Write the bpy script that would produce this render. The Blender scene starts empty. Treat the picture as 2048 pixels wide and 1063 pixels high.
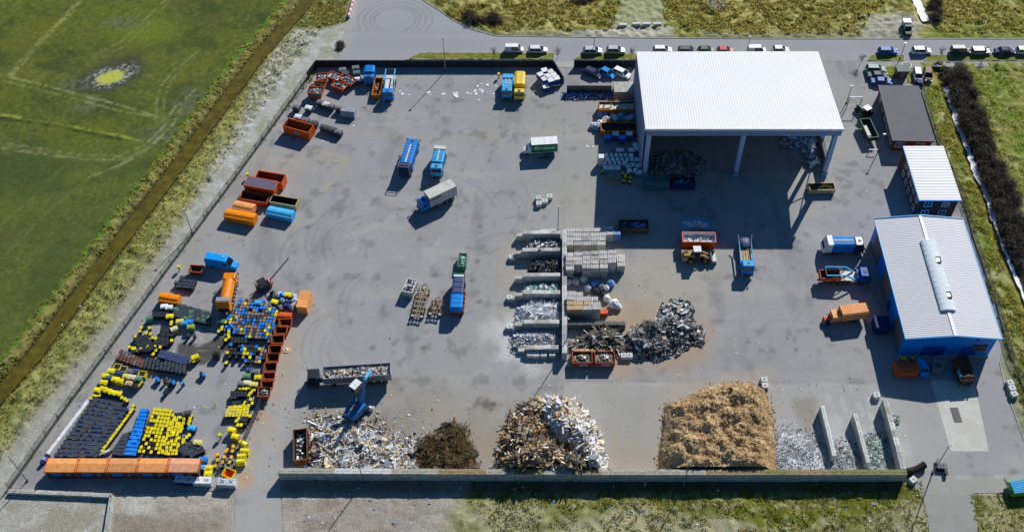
import bpy, math, random
import numpy as np
from mathutils import Vector, Matrix
random.seed(7); rng = np.random.default_rng(11)
R = math.radians
scene = bpy.context.scene
COL = scene.collection

# ---------------------------------------------------------------- camera
F, CAMH = 2140.64, 165.0
PITCH, ROLL, YAW = 0.89442543, -0.02266735, -0.03254809
_fw = np.array([math.sin(YAW)*math.cos(PITCH), math.cos(YAW)*math.cos(PITCH), -math.sin(PITCH)])
_rt = np.array([math.cos(YAW), -math.sin(YAW), 0.0]); _up = np.cross(_rt, _fw)
_r = _rt*math.cos(ROLL)+_up*math.sin(ROLL); _u = -_rt*math.sin(ROLL)+_up*math.cos(ROLL)
cd = bpy.data.cameras.new('camera'); cam = bpy.data.objects.new('camera', cd); COL.objects.link(cam)
cam.matrix_world = Matrix(((_r[0], _u[0], -_fw[0], 0), (_r[1], _u[1], -_fw[1], 0), (_r[2], _u[2], -_fw[2], CAMH), (0, 0, 0, 1)))
cd.sensor_width = 36; cd.lens = F/2048*36; cd.clip_end = 6000; cd.clip_start = 1
scene.camera = cam

def P(x, y, z=0.0):
    """surveyed point: position on the plate -> metres on the site at height z"""
    d = _fw*F+_r*(x-1024)-_u*(y-531.5)
    t = (z-CAMH)/d[2]
    return Vector((d[0]*t, d[1]*t, z))
def PP(pts, z=0.0): return [(P(x, y, z).x, P(x, y, z).y) for x, y in pts]

# ---------------------------------------------------------------- light
AZ, EL = R(29), R(33)
sd_ = Vector((math.sin(AZ)*math.cos(EL), math.cos(AZ)*math.cos(EL), math.sin(EL)))
sl = bpy.data.lights.new('sun', 'SUN'); so = bpy.data.objects.new('sun', sl); COL.objects.link(so)
sl.energy = 5.0; sl.angle = R(0.5); sl.color = (1.0, 0.965, 0.90)
so.rotation_euler = (-sd_).to_track_quat('-Z', 'Y').to_euler(); so.location = (0, 100, 300)
w = bpy.data.worlds.new("World"); scene.world = w; w.use_nodes = True
nt = w.node_tree; bg = nt.nodes['Background']; sky = nt.nodes.new('ShaderNodeTexSky')
sky.sky_type = 'NISHITA'; sky.sun_disc = False; sky.sun_elevation = EL; sky.sun_rotation = AZ; sky.air_density = 1.3; sky.dust_density = .4; sky.ozone_density = 2.0
tint_ = nt.nodes.new('ShaderNodeVectorMath'); tint_.operation = 'MULTIPLY'; tint_.inputs[1].default_value = (.5, 1.0, 1.42); nt.links.new(sky.outputs[0], tint_.inputs[0]); nt.links.new(tint_.outputs[0], bg.inputs[0]); bg.inputs[1].default_value = 0.04
scene.view_settings.view_transform = 'Standard'; scene.view_settings.look = 'None'; scene.view_settings.exposure = 0

# ---------------------------------------------------------------- materials
KI = 1.0
def lin(c):
    c = c/255.0
    return (c/12.92 if c <= .04045 else ((c+.055)/1.055)**2.4)
def C(rgb, k=KI): return tuple(min(.9, lin(v)/k) for v in rgb)
MATS = {}
def mat(name, rgb, rough=.6, metal=0.0, var=.12, scale=1.2, bump=0.0, bscale=8.0, spec=.35, dirt=0.0, tint=(120, 105, 85), trans=0.0):
    if name in MATS: return MATS[name]
    m = bpy.data.materials.new(name); m.use_nodes = True
    n = m.node_tree.nodes; l = m.node_tree.links; b = n['Principled BSDF']
    c = C(rgb)
    geo = n.new('ShaderNodeNewGeometry')
    nz = n.new('ShaderNodeTexNoise'); nz.inputs['Scale'].default_value = scale; nz.inputs['Detail'].default_value = 5
    l.new(geo.outputs['Position'], nz.inputs['Vector'])
    rp = n.new('ShaderNodeMapRange'); rp.inputs[1].default_value = .3; rp.inputs[2].default_value = .7
    rp.inputs[3].default_value = 1-var*1.4; rp.inputs[4].default_value = 1+var
    l.new(nz.outputs[0], rp.inputs[0])
    oi = n.new('ShaderNodeObjectInfo'); r2 = n.new('ShaderNodeMapRange'); r2.inputs[3].default_value = .9; r2.inputs[4].default_value = 1.08
    l.new(oi.outputs['Random'], r2.inputs[0])
    mu = n.new('ShaderNodeMath'); mu.operation = 'MULTIPLY'; l.new(rp.outputs[0], mu.inputs[0]); l.new(r2.outputs[0], mu.inputs[1])
    vm = n.new('ShaderNodeVectorMath'); vm.operation = 'SCALE'; vm.inputs[0].default_value = c; l.new(mu.outputs[0], vm.inputs['Scale'])
    out = vm.outputs[0]
    if dirt > 0:
        n2 = n.new('ShaderNodeTexNoise'); n2.inputs['Scale'].default_value = scale*2.7; n2.inputs['Detail'].default_value = 8; n2.inputs['Roughness'].default_value = .7
        l.new(geo.outputs['Position'], n2.inputs['Vector'])
        r3 = n.new('ShaderNodeMapRange'); r3.inputs[1].default_value = .5; r3.inputs[2].default_value = .72; r3.inputs[4].default_value = dirt
        l.new(n2.outputs[0], r3.inputs[0])
        mx = n.new('ShaderNodeMix'); mx.data_type = 'RGBA'; l.new(r3.outputs[0], mx.inputs[0]); l.new(out, mx.inputs[6]); mx.inputs[7].default_value = (*C(tint), 1)
        out = mx.outputs[2]
    l.new(out, b.inputs['Base Color'])
    b.inputs['Roughness'].default_value = rough; b.inputs['Metallic'].default_value = metal
    b.inputs['Specular IOR Level'].default_value = spec
    if bump > 0:
        n4 = n.new('ShaderNodeTexNoise'); n4.inputs['Scale'].default_value = bscale; n4.inputs['Detail'].default_value = 6
        l.new(geo.outputs['Position'], n4.inputs['Vector'])
        bp = n.new('ShaderNodeBump'); bp.inputs['Strength'].default_value = bump; bp.inputs['Distance'].default_value = .15
        l.new(n4.outputs[0], bp.inputs['Height']); l.new(bp.outputs[0], b.inputs['Normal'])
    if trans > 0:
        tb = n.new('ShaderNodeBsdfTranslucent'); l.new(out, tb.inputs['Color']); ms = n.new('ShaderNodeMixShader'); ms.inputs[0].default_value = trans; l.new(b.outputs[0], ms.inputs[1]); l.new(tb.outputs[0], ms.inputs[2]); l.new(ms.outputs[0], n['Material Output'].inputs['Surface'])
    MATS[name] = m; return m
def attrmat(name, scale=1.5, var=.3, bump=.4, rough=.9, bscale=6.0, fine=9.0):
    m = bpy.data.materials.new(name); m.use_nodes = True
    n = m.node_tree.nodes; l = m.node_tree.links; b = n['Principled BSDF']
    at = n.new('ShaderNodeAttribute'); at.attribute_name = 'Col'
    geo = n.new('ShaderNodeNewGeometry')
    a = n.new('ShaderNodeTexNoise'); a.inputs['Scale'].default_value = scale; a.inputs['Detail'].default_value = 8; a.inputs['Roughness'].default_value = .65
    f = n.new('ShaderNodeTexNoise'); f.inputs['Scale'].default_value = fine; f.inputs['Detail'].default_value = 3
    l.new(geo.outputs['Position'], a.inputs['Vector']); l.new(geo.outputs['Position'], f.inputs['Vector'])
    ad = n.new('ShaderNodeMath'); ad.operation = 'ADD'; l.new(a.outputs[0], ad.inputs[0]); l.new(f.outputs[0], ad.inputs[1])
    rp = n.new('ShaderNodeMapRange'); rp.inputs[1].default_value = .72; rp.inputs[2].default_value = 1.28; rp.inputs[3].default_value = 1-var; rp.inputs[4].default_value = 1+var
    l.new(ad.outputs[0], rp.inputs[0])
    vm = n.new('ShaderNodeVectorMath'); vm.operation = 'SCALE'; l.new(at.outputs['Color'], vm.inputs[0]); l.new(rp.outputs[0], vm.inputs['Scale'])
    l.new(vm.outputs[0], b.inputs['Base Color']); b.inputs['Roughness'].default_value = rough; b.inputs['Specular IOR Level'].default_value = .2
    if bump > 0:
        n4 = n.new('ShaderNodeTexNoise'); n4.inputs['Scale'].default_value = bscale; n4.inputs['Detail'].default_value = 8
        l.new(geo.outputs['Position'], n4.inputs['Vector'])
        bp = n.new('ShaderNodeBump'); bp.inputs['Strength'].default_value = bump; bp.inputs['Distance'].default_value = .2
        l.new(n4.outputs[0], bp.inputs['Height']); l.new(bp.outputs[0], b.inputs['Normal'])
    return m
def D(name, *a, **k): mat(name, *a, **k)
D('truck_blue', (14, 136, 226), .6, spec=.2, dirt=.25, tint=(80, 130, 170)); D('light_blue', (70, 175, 230), .6, spec=.2, dirt=.2, tint=(120, 160, 180)); D('dark_blue', (18, 66, 160), .55, spec=.25, dirt=.2)
D('navy', (30, 50, 105), .65, spec=.2, dirt=.2); D('hall_blue', (4, 140, 250), .45, var=.05, scale=.3); D('trim_blue', (70, 175, 240), .45, var=.05)
D('white', (236, 238, 242), .45, dirt=.12); D('offwhite', (214, 212, 204), .6, dirt=.3); D('cream', (225, 215, 180), .6, dirt=.3)
D('grey', (150, 152, 155), .6, dirt=.3); D('dark_grey', (74, 78, 84), .6, dirt=.25); D('black', (34, 36, 40), .55, dirt=.15); D('rubber', (26, 26, 28), .8, dirt=.3)
D('steel', (150, 152, 156), .45, .5, dirt=.3); D('silver', (186, 192, 200), .35, .4, dirt=.1)
D('glass', (26, 34, 44), .08, spec=.9, var=.05); D('rust', (132, 84, 52), .85, var=.3, dirt=.5, tint=(80, 50, 35)); D('dark_rust', (92, 62, 46), .9, var=.35)
D('orange', (240, 122, 28), .5, dirt=.25, tint=(150, 90, 60)); D('pale_orange', (244, 166, 98), .6, dirt=.25, tint=(205, 125, 80)); D('bright_orange', (250, 140, 8), .45, dirt=.1, tint=(190, 100, 40))
D('skip_orange', (196, 92, 50), .7, dirt=.6, tint=(120, 62, 42)); D('deep_orange', (222, 92, 22), .5, dirt=.3, tint=(140, 70, 40)); D('loader_yellow', (176, 142, 74), .7, dirt=.6, tint=(110, 90, 60)); D('rust_orange', (160, 80, 54), .75, dirt=.6, tint=(96, 60, 46)); D('amber', (196, 122, 30), .7, dirt=.5, tint=(110, 75, 40))
D('tan', (198, 170, 128), .7, dirt=.4); D('yellow', (240, 222, 34), .5, dirt=.15, tint=(180, 160, 60)); D('truck_yellow', (238, 205, 70), .5, dirt=.2); D('pale_yellow', (228, 215, 120), .6, dirt=.3)
D('green', (20, 128, 72), .5, dirt=.15); D('dark_green', (28, 72, 40), .5, dirt=.3); D('bin_green', (86, 140, 112), .6, dirt=.3); D('lime', (120, 180, 30), .5); D('teal', (70, 120, 125), .6, dirt=.3)
D('brown', (104, 74, 64), .7, dirt=.4); D('bin_brown', (120, 82, 70), .6, dirt=.3); D('bin_grey', (120, 120, 124), .6, dirt=.3); D('bin_black_sheen', (68, 75, 86), .45, dirt=.1, tint=(90, 90, 90)); D('bin_navy', (62, 78, 118), .5, dirt=.15)  # black bin plastic: grey-blue sheen of the lids put into its colour
D('bin_blue', (28, 138, 240), .45, dirt=.05); D('lilac', (165, 160, 200), .5); D('purple', (104, 98, 122), .75, dirt=.2); D('red', (190, 50, 40), .5); D('pink', (225, 130, 120), .5)
D('concrete', (186, 186, 180), .85, var=.18, scale=.9, bump=.3, dirt=.5, tint=(140, 136, 122)); D('dark_concrete', (112, 116, 114), .9, var=.2, dirt=.4); D('white_concrete', (214, 216, 214), .85, dirt=.3); D('moss', (118, 122, 60), .95, var=.4, scale=2.0, bump=.6, dirt=.6, tint=(150, 145, 125))
D('hall_roof', (222, 223, 228), .6, var=.03, scale=.15, dirt=.08, tint=(200, 200, 202)); D('hall_rib', (218, 220, 225), .6, var=.04); D('roof_white', (240, 240, 244), .6, var=.03, scale=.15, dirt=.06, tint=(215, 215, 215)); D('roof_grey', (104, 104, 110), .8, var=.06, scale=.4); D('cladding', (128, 150, 185), .6, var=.08); D('strip_yellow', (196, 182, 96), .6); D('column', (160, 185, 220), .7, var=.08)
D('brick', (128, 70, 50), .85, var=.2, scale=3); D('dark_brick', (92, 56, 50), .85, var=.2, scale=3)
D('wood', (196, 158, 108), .8, var=.3, scale=3); D('dark_wood', (104, 80, 58), .9, var=.35, scale=3); D('pale_wood', (226, 204, 164), .8, var=.2, scale=3); D('grey_wood', (150, 140, 124), .85, var=.3)
D('chip', (190, 162, 124), .95, var=.22, scale=1.6, bump=.9, bscale=6, dirt=.45, tint=(150, 116, 76)); D('chip_dark', (148, 114, 76), .95, var=.3)
D('soil', (92, 72, 50), .95, var=.4, scale=2, bump=.8, dirt=.6, tint=(120, 96, 50)); D('leaf_brown', (120, 90, 52), .9, var=.4); D('leaf_green', (84, 98, 44), .9, var=.4); D('twig', (96, 88, 78), .95, var=.3); D('twig_dark', (46, 44, 44), .95, var=.3); D('twig_grey', (136, 128, 116), .95, var=.3)
D('straw', (226, 212, 128), .9, var=.3, trans=.5); D('grass', (146, 150, 66), .9, var=.35, trans=.5); D('dry_grass', (206, 188, 108), .9, var=.35, trans=.5); D('deep_grass', (108, 118, 48), .9, var=.35, trans=.5); D('bright_grass', (152, 170, 52), .9, var=.3, trans=.5)
D('paper', (232, 228, 224), .9, var=.3, scale=6, bump=1.0, bscale=14, dirt=.6, tint=(150, 146, 146)); D('cardboard', (222, 190, 150), .9, var=.25, scale=4, bump=.8, bscale=12, dirt=.3, tint=(150, 120, 90)); D('plastic_white', (232, 236, 240), .5, dirt=.15); D('film', (206, 212, 220), .5, var=.25); D('pale_mix', (214, 208, 196), .8, var=.3, scale=3)
D('film_blue', (112, 150, 204), .4, var=.3); D('trash_grey', (130, 130, 134), .8, var=.3); D('trash_dark', (58, 58, 62), .8, var=.3); D('glass_grit', (176, 184, 190), .5, var=.3, scale=3, bump=1, bscale=10, dirt=.6, tint=(110, 116, 118)); D('mint', (170, 215, 200), .5)
D('foam', (238, 240, 244), .6, var=.06)
D('roof_panel', (222, 222, 228), .55, var=.03, scale=.2, dirt=.08, tint=(200, 200, 204)); D('roof_rib', (218, 219, 225), .6, var=.04); D('rooflight', (214, 224, 232), .7, spec=.1, var=.08, scale=2)
D('dark_blue_car', (20, 92, 180), .5, spec=.25); D('teal_car', (130, 165, 170), .5, spec=.25); D('cab_black', (42, 48, 60), .35, dirt=.15); D('trash_film', (196, 198, 204), .5, dirt=.2); D('van_blue', (6, 156, 240), .55, spec=.25); D('frame_brown', (96, 84, 68), .8, var=.3, dirt=.4); D('machine_blue', (30, 110, 180), .45, dirt=.2); D('orange_dusty', (216, 150, 92), .7, dirt=.5, tint=(186, 128, 86)); D('pink_orange', (244, 176, 136), .6, dirt=.1, tint=(235, 160, 115))
D('bin_lid', (66, 75, 100), .4, dirt=.05); D('bin_dark_sheen', (54, 58, 66), .45); D('bin_brown_light', (158, 128, 112), .6, dirt=.2); D('amber_lid', (232, 180, 30), .5, dirt=.2); D('lime_pale', (160, 175, 80), .6); D('tank_blue', (130, 165, 205), .5, dirt=.1); D('tank_top', (236, 242, 250), .4, dirt=.1); D('paper_light', (224, 222, 222), .9, var=.25, scale=6, bump=1.0, bscale=14, dirt=.4, tint=(140, 140, 146)); D('paper_dark', (202, 198, 194), .9, var=.3, scale=6, bump=1.0, bscale=14, dirt=.5, tint=(110, 108, 104))  # dark bin lids: lighter tone is their sheen, put into the colour
D('shed_roof', (120, 130, 128), .8); D('door_blue', (0, 84, 175), .5); D('wall_top', (178, 176, 164), .9, var=.2, scale=1.5, dirt=.7, tint=(140, 134, 104)); D('wall_top_brown', (164, 144, 112), .9, var=.3, scale=2, dirt=.7, tint=(120, 104, 70)); D('wall_top_moss', (140, 138, 84), .95, var=.3, scale=2, bump=.5, dirt=.7, tint=(170, 164, 146))
D('fence_shade', (52, 54, 62), .9, var=.15); D('fence_wire', (70, 74, 74), .7); D('wall_block', (186, 188, 186), .9, var=.2, scale=1.0, bump=.4, dirt=.6, tint=(112, 112, 100))  # fence boards: shade of the sunless side put into the base colour
D('lamp', (176, 178, 182), .4)

# ---------------------------------------------------------------- mesh builder
class MB:
    def __init__(s): s.v = []; s.f = []; s.m = []; s.names = []
    def mi(s, m):
        if m not in s.names: s.names.append(m)
        return s.names.index(m)
    def add(s, vs, fs, m):
        o = len(s.v); i = s.mi(m); s.v.extend([tuple(v) for v in vs])
        for f in fs: s.f.append(tuple(o+k for k in f)); s.m.append(i)
    HX = [(0, 3, 2, 1), (4, 5, 6, 7), (0, 1, 5, 4), (1, 2, 6, 5), (2, 3, 7, 6), (3, 0, 4, 7)]
    def hexa(s, p, m, mtop=None):
        if mtop:
            s.add(p, [MB.HX[i] for i in (0, 2, 3, 4, 5)], m); s.add(p, [MB.HX[1]], mtop)
        else: s.add(p, MB.HX, m)
    def box(s, c, d, m, rz=0.0, top=None, mtop=None, rx=0.0, ry=0.0):
        x, y, z = d[0]/2, d[1]/2, d[2]/2
        t = top or (1, 1)
        p = [(-x, -y, -z), (x, -y, -z), (x, y, -z), (-x, y, -z), (-x*t[0], -y*t[1], z), (x*t[0], -y*t[1], z), (x*t[0], y*t[1], z), (-x*t[0], y*t[1], z)]
        if rx or ry:
            mt = Matrix.Rotation(ry, 3, 'Y') @ Matrix.Rotation(rx, 3, 'X'); p = [tuple(mt @ Vector(q)) for q in p]
        cs, sn = math.cos(rz), math.sin(rz)
        s.hexa([(c[0]+a*cs-b*sn, c[1]+a*sn+b*cs, c[2]+e) for a, b, e in p], m, mtop)
    def bar(s, p, q, wd, m, h=None):
        p, q = Vector(p), Vector(q); d = q-p
        if d.length < 1e-5: return
        d.normalize(); h = h or wd
        a = d.cross(Vector((0, 0, 1)));
        if a.length < .05: a = d.cross(Vector((0, 1, 0)))
        a.normalize(); b = a.cross(d).normalized()
        a *= wd/2; b *= h/2
        s.add([p-a-b, p+a-b, p+a+b, p-a+b, q-a-b, q+a-b, q+a+b, q-a+b], MB.HX, m)
    def cyl(s, p, q, r, m, n=10, r2=None, cap=True):
        p, q = Vector(p), Vector(q); d = (q-p).normalized(); r2 = r if r2 is None else r2
        a = d.cross(Vector((0, 0, 1)))
        if a.length < .05: a = d.cross(Vector((0, 1, 0)))
        a.normalize(); b = d.cross(a)
        vs = []
        for k in range(n):
            t = 2*math.pi*k/n; e = a*math.cos(t)+b*math.sin(t)
            vs.append(p+e*r)
        for k in range(n):
            t = 2*math.pi*k/n; e = a*math.cos(t)+b*math.sin(t); vs.append(q+e*r2)
        fs = [(k, (k+1) % n, n+(k+1) % n, n+k) for k in range(n)]
        if cap: fs += [tuple(range(n-1, -1, -1)), tuple(range(n, 2*n))]
        s.add(vs, fs, m)
    def prism(s, poly, z0, z1, m, mtop=None):
        n = len(poly); vs = [(x, y, z0) for x, y in poly]+[(x, y, z1) for x, y in poly]
        fs = [(k, (k+1) % n, n+(k+1) % n, n+k) for k in range(n)]+[tuple(range(n-1, -1, -1))]
        s.add(vs, fs, m); s.add([(x, y, z1) for x, y in poly], [tuple(range(n))], mtop or m)
    def loft(s, rings, m, cap=True):
        n = len(rings[0]); vs = [p for r in rings for p in r]; fs = []
        for i in range(len(rings)-1):
            for k in range(n): fs.append((i*n+k, i*n+(k+1) % n, (i+1)*n+(k+1) % n, (i+1)*n+k))
        if cap: fs += [tuple(range(n-1, -1, -1)), tuple((len(rings)-1)*n+k for k in range(n))]
        s.add(vs, fs, m)
    def blob(s, c, r, m, sub=1, j=.18, seed=None):
        rr = random.Random(seed if seed is not None else random.random())
        n, k = 8+2*sub, 4+sub
        vs = [(c[0], c[1], c[2]+r[2])]
        for i in range(1, k):
            th = math.pi*i/k
            for q in range(n):
                ph = 2*math.pi*q/n+.3*i; e = 1+rr.uniform(-j, j)
                vs.append((c[0]+r[0]*math.sin(th)*math.cos(ph)*e, c[1]+r[1]*math.sin(th)*math.sin(ph)*e, c[2]+r[2]*math.cos(th)*e))
        vs.append((c[0], c[1], c[2]-r[2])); fs = []
        for q in range(n): fs.append((0, 1+q, 1+(q+1) % n))
        for i in range(k-2):
            for q in range(n):
                a = 1+i*n; b = a+n; fs.append((a+q, b+q, b+(q+1) % n, a+(q+1) % n))
        L = len(vs)-1; a = 1+(k-2)*n
        for q in range(n): fs.append((L, a+(q+1) % n, a+q))
        s.add(vs, fs, m)
    def mesh(s, name):
        me = bpy.data.meshes.new(name); me.from_pydata([tuple(map(float, v)) for v in s.v], [], s.f)
        for n in s.names: me.materials.append(MATS[n])
        me.polygons.foreach_set('material_index', s.m); me.update(); return me
    def build(s, name, parent=None, smooth=False, label=None):
        me = s.mesh(name)
        if smooth: me.polygons.foreach_set('use_smooth', [True]*len(me.polygons))
        o = bpy.data.objects.new(name, me); COL.objects.link(o)
        if parent: o.parent = parent
        if label: o['label'] = label
        return o

def tag(o, label=None, cat=None, group=None, kind=None):
    if label: o['label'] = label
    if cat: o['category'] = cat
    if group: o['group'] = group
    if kind: o['kind'] = kind
    return o
def thing(name, label, cat, loc=(0, 0, 0), rz=0.0, group=None):
    o = bpy.data.objects.new(name, None); COL.objects.link(o); o.empty_display_size = .3
    o.location = loc; o.rotation_euler = (0, 0, rz); return tag(o, label, cat, group)
def one(mb, name, label, cat, loc=(0, 0, 0), rz=0.0, group=None, kind=None, smooth=False):
    o = mb.build(name, smooth=smooth); o.location = loc; o.rotation_euler = (0, 0, rz); return tag(o, label, cat, group, kind)
def dup(root, loc, rz, label=None, group=None, scale=None):
    r = root.copy(); COL.objects.link(r); r.location = loc; r.rotation_euler = (0, 0, rz)
    if label: r['label'] = label
    if group: r['group'] = group
    if scale: r.scale = scale
    for ch in list(root.children):
        c = ch.copy(); COL.objects.link(c); c.parent = r
        for g in ch.children:
            d = g.copy(); COL.objects.link(d); d.parent = c
    return r
def pose(a, b):
    """a, b = (x, y, z) surveyed rear and front end; gives centre on the ground, heading, length"""
    A, B = P(*a), P(*b); d = B-A; d.z = 0; c = (A+B)/2
    return (c.x, c.y, 0.0), math.atan2(d.y, d.x), d.length

# ---------------------------------------------------------------- noise and distance tools
def _hash(i, j, s):
    n = (i.astype(np.int64)*374761393+j.astype(np.int64)*668265263+s*1442695041) & 0xffffffff
    n = ((n ^ (n >> 13))*1274126177) & 0xffffffff
    return ((n ^ (n >> 16)) & 0xffff)/65535.0
def vn(x, y, s=0):
    i, j = np.floor(x), np.floor(y); u, v = x-i, y-j; u = u*u*(3-2*u); v = v*v*(3-2*v)
    a, b, c, d = _hash(i, j, s), _hash(i+1, j, s), _hash(i, j+1, s), _hash(i+1, j+1, s)
    return (a*(1-u)+b*u)*(1-v)+(c*(1-u)+d*u)*v
def fbm(x, y, sc, s=0, o=4):
    t = 0; amp = .5; f = 1/sc; n = 0
    for k in range(o): t = t+amp*vn(x*f+17*k, y*f-9*k, s+k); n += amp; amp *= .5; f *= 2.03
    return t/n
def dline(X, Y, pts):
    best = np.full(X.shape, 1e9)
    for (ax, ay), (bx, by) in zip(pts[:-1], pts[1:]):
        dx, dy = bx-ax, by-ay; t = np.clip(((X-ax)*dx+(Y-ay)*dy)/(dx*dx+dy*dy+1e-9), 0, 1)
        best = np.minimum(best, np.hypot(X-ax-t*dx, Y-ay-t*dy))
    return best
def nearest(X, Y, pts):
    best = np.full(X.shape, 1e9); nx, ny = X.copy(), Y.copy()
    for (ax, ay), (bx, by) in zip(pts[:-1], pts[1:]):
        dx, dy = bx-ax, by-ay; t = np.clip(((X-ax)*dx+(Y-ay)*dy)/(dx*dx+dy*dy+1e-9), 0, 1)
        qx, qy = ax+t*dx, ay+t*dy; d = np.hypot(X-qx, Y-qy); k = d < best
        best = np.where(k, d, best); nx = np.where(k, qx, nx); ny = np.where(k, qy, ny)
    return best, nx, ny
def inside(X, Y, poly):
    c = np.zeros(X.shape, bool)
    for (ax, ay), (bx, by) in zip(poly, poly[1:]+poly[:1]):
        if ay == by: continue
        k = ((ay > Y) != (by > Y)) & (X < (bx-ax)*(Y-ay)/(by-ay)+ax); c ^= k
    return c
def sdist(X, Y, poly):
    d = dline(X, Y, poly+poly[:1]); return np.where(inside(X, Y, poly), d, -d)
def sstep(a, b, t): t = np.clip((t-a)/(b-a), 0, 1); return t*t*(3-2*t)
def paint(col, m, rgb, k=KI):
    c = np.array(C(rgb)); col += (c-col)*m[..., None]
def setcol(me, col):
    a = me.color_attributes.new('Col', 'FLOAT_COLOR', 'POINT')
    a.data.foreach_set('color', np.concatenate([col, np.ones((len(col), 1))], 1).astype(np.float32).ravel())
def sheet(name, poly, z, colfn, res=.4, m=None, zfn=None, keep=None):
    """a flat sheet with true edges: grid cells of the polygon, rim vertices moved onto the outline"""
    xs = [p[0] for p in poly]; ys = [p[1] for p in poly]
    gx = np.arange(min(xs)-res, max(xs)+2*res, res); gy = np.arange(min(ys)-res, max(ys)+2*res, res)
    X, Y = np.meshgrid(gx, gy); d, nx, ny = nearest(X, Y, poly+poly[:1]); ins = inside(X, Y, poly)
    cx, cy = X[:-1, :-1]+res/2, Y[:-1, :-1]+res/2; kp = inside(cx, cy, poly)
    W = len(gx); idx = np.arange(X.size).reshape(X.shape)
    q = np.stack([idx[:-1, :-1][kp], idx[:-1, 1:][kp], idx[1:, 1:][kp], idx[1:, :-1][kp]], 1)
    cnt = np.zeros(X.size, int); np.add.at(cnt, q.ravel(), 1)
    used = cnt > 0; rim = used & (cnt < 4)
    fx, fy = X.ravel().copy(), Y.ravel().copy(); fx[rim] = nx.ravel()[rim]; fy[rim] = ny.ravel()[rim]
    mp = np.cumsum(used)-1; fx, fy = fx[used], fy[used]; q = mp[q]
    fz = np.full(len(fx), z) if zfn is None else zfn(fx, fy)
    me = bpy.data.meshes.new(name); me.from_pydata(np.stack([fx, fy, fz], 1).tolist(), [], q.tolist()); me.materials.append(m)
    setcol(me, colfn(fx, fy)); o = bpy.data.objects.new(name, me); COL.objects.link(o); tag(o, kind='structure'); return o
# ================================================================ GROUND
ditch = PP([(735, -190), (612, 0), (512, 112), (333, 354), (197, 530), (64, 707), (-20, 800), (-120, 930), (-260, 1120)])
stream = PP([(1795, -60), (1835, 5), (1846, 30), (1852, 42)])
rditch = PP([(1878, 140), (1893, 172), (1905, 205), (1915, 238), (1932, 285), (1950, 335), (1965, 365), (1980, 400), (1990, 440), (2005, 485), (2024, 530), (2058, 610), (2110, 720), (2190, 880)])
yard_px = [(633, 134), (1108, 134), (1108, 106), (1147, 106), (1147, 134), (1272, 134), (1400, 134), (1640, 106), (1736, 106), (1734, 128), (1745, 165), (1842, 170), (1875, 288), (1925, 405), (1942, 470), (1992, 610), (2004, 690), (1999, 722), (2010, 775), (2048, 880), (2110, 985), (1946, 985), (1962, 1110), (1867, 1110), (1845, 985), (1806, 957), (560, 958), (566, 1120), (470, 1120), (468, 980), (228, 985), (20, 975), (213, 708), (473, 354), (512, 302)]
YARD = PP(yard_px)
road_px = [(560, -60), (705, -60), (707, 0), (697, 35), (688, 62), (684, 80), (640, 100), (640, 121), (1272, 121), (1740, 122), (2600, 124), (2600, 78), (1536, 78), (1250, 76), (990, 72), (940, 58), (905, 40), (880, 22), (845, 0), (800, -60)]
road_px = [(705, -60), (707, 0), (697, 35), (688, 62), (684, 92), (680, 134), (1108, 134), (1272, 134), (1640, 122), (1740, 122), (2600, 124), (2600, 78.5), (1536, 78), (1250, 76), (990, 72), (940, 58), (905, 40), (880, 22), (845, 0), (800, -60)]
ROAD = PP(road_px)

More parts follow.
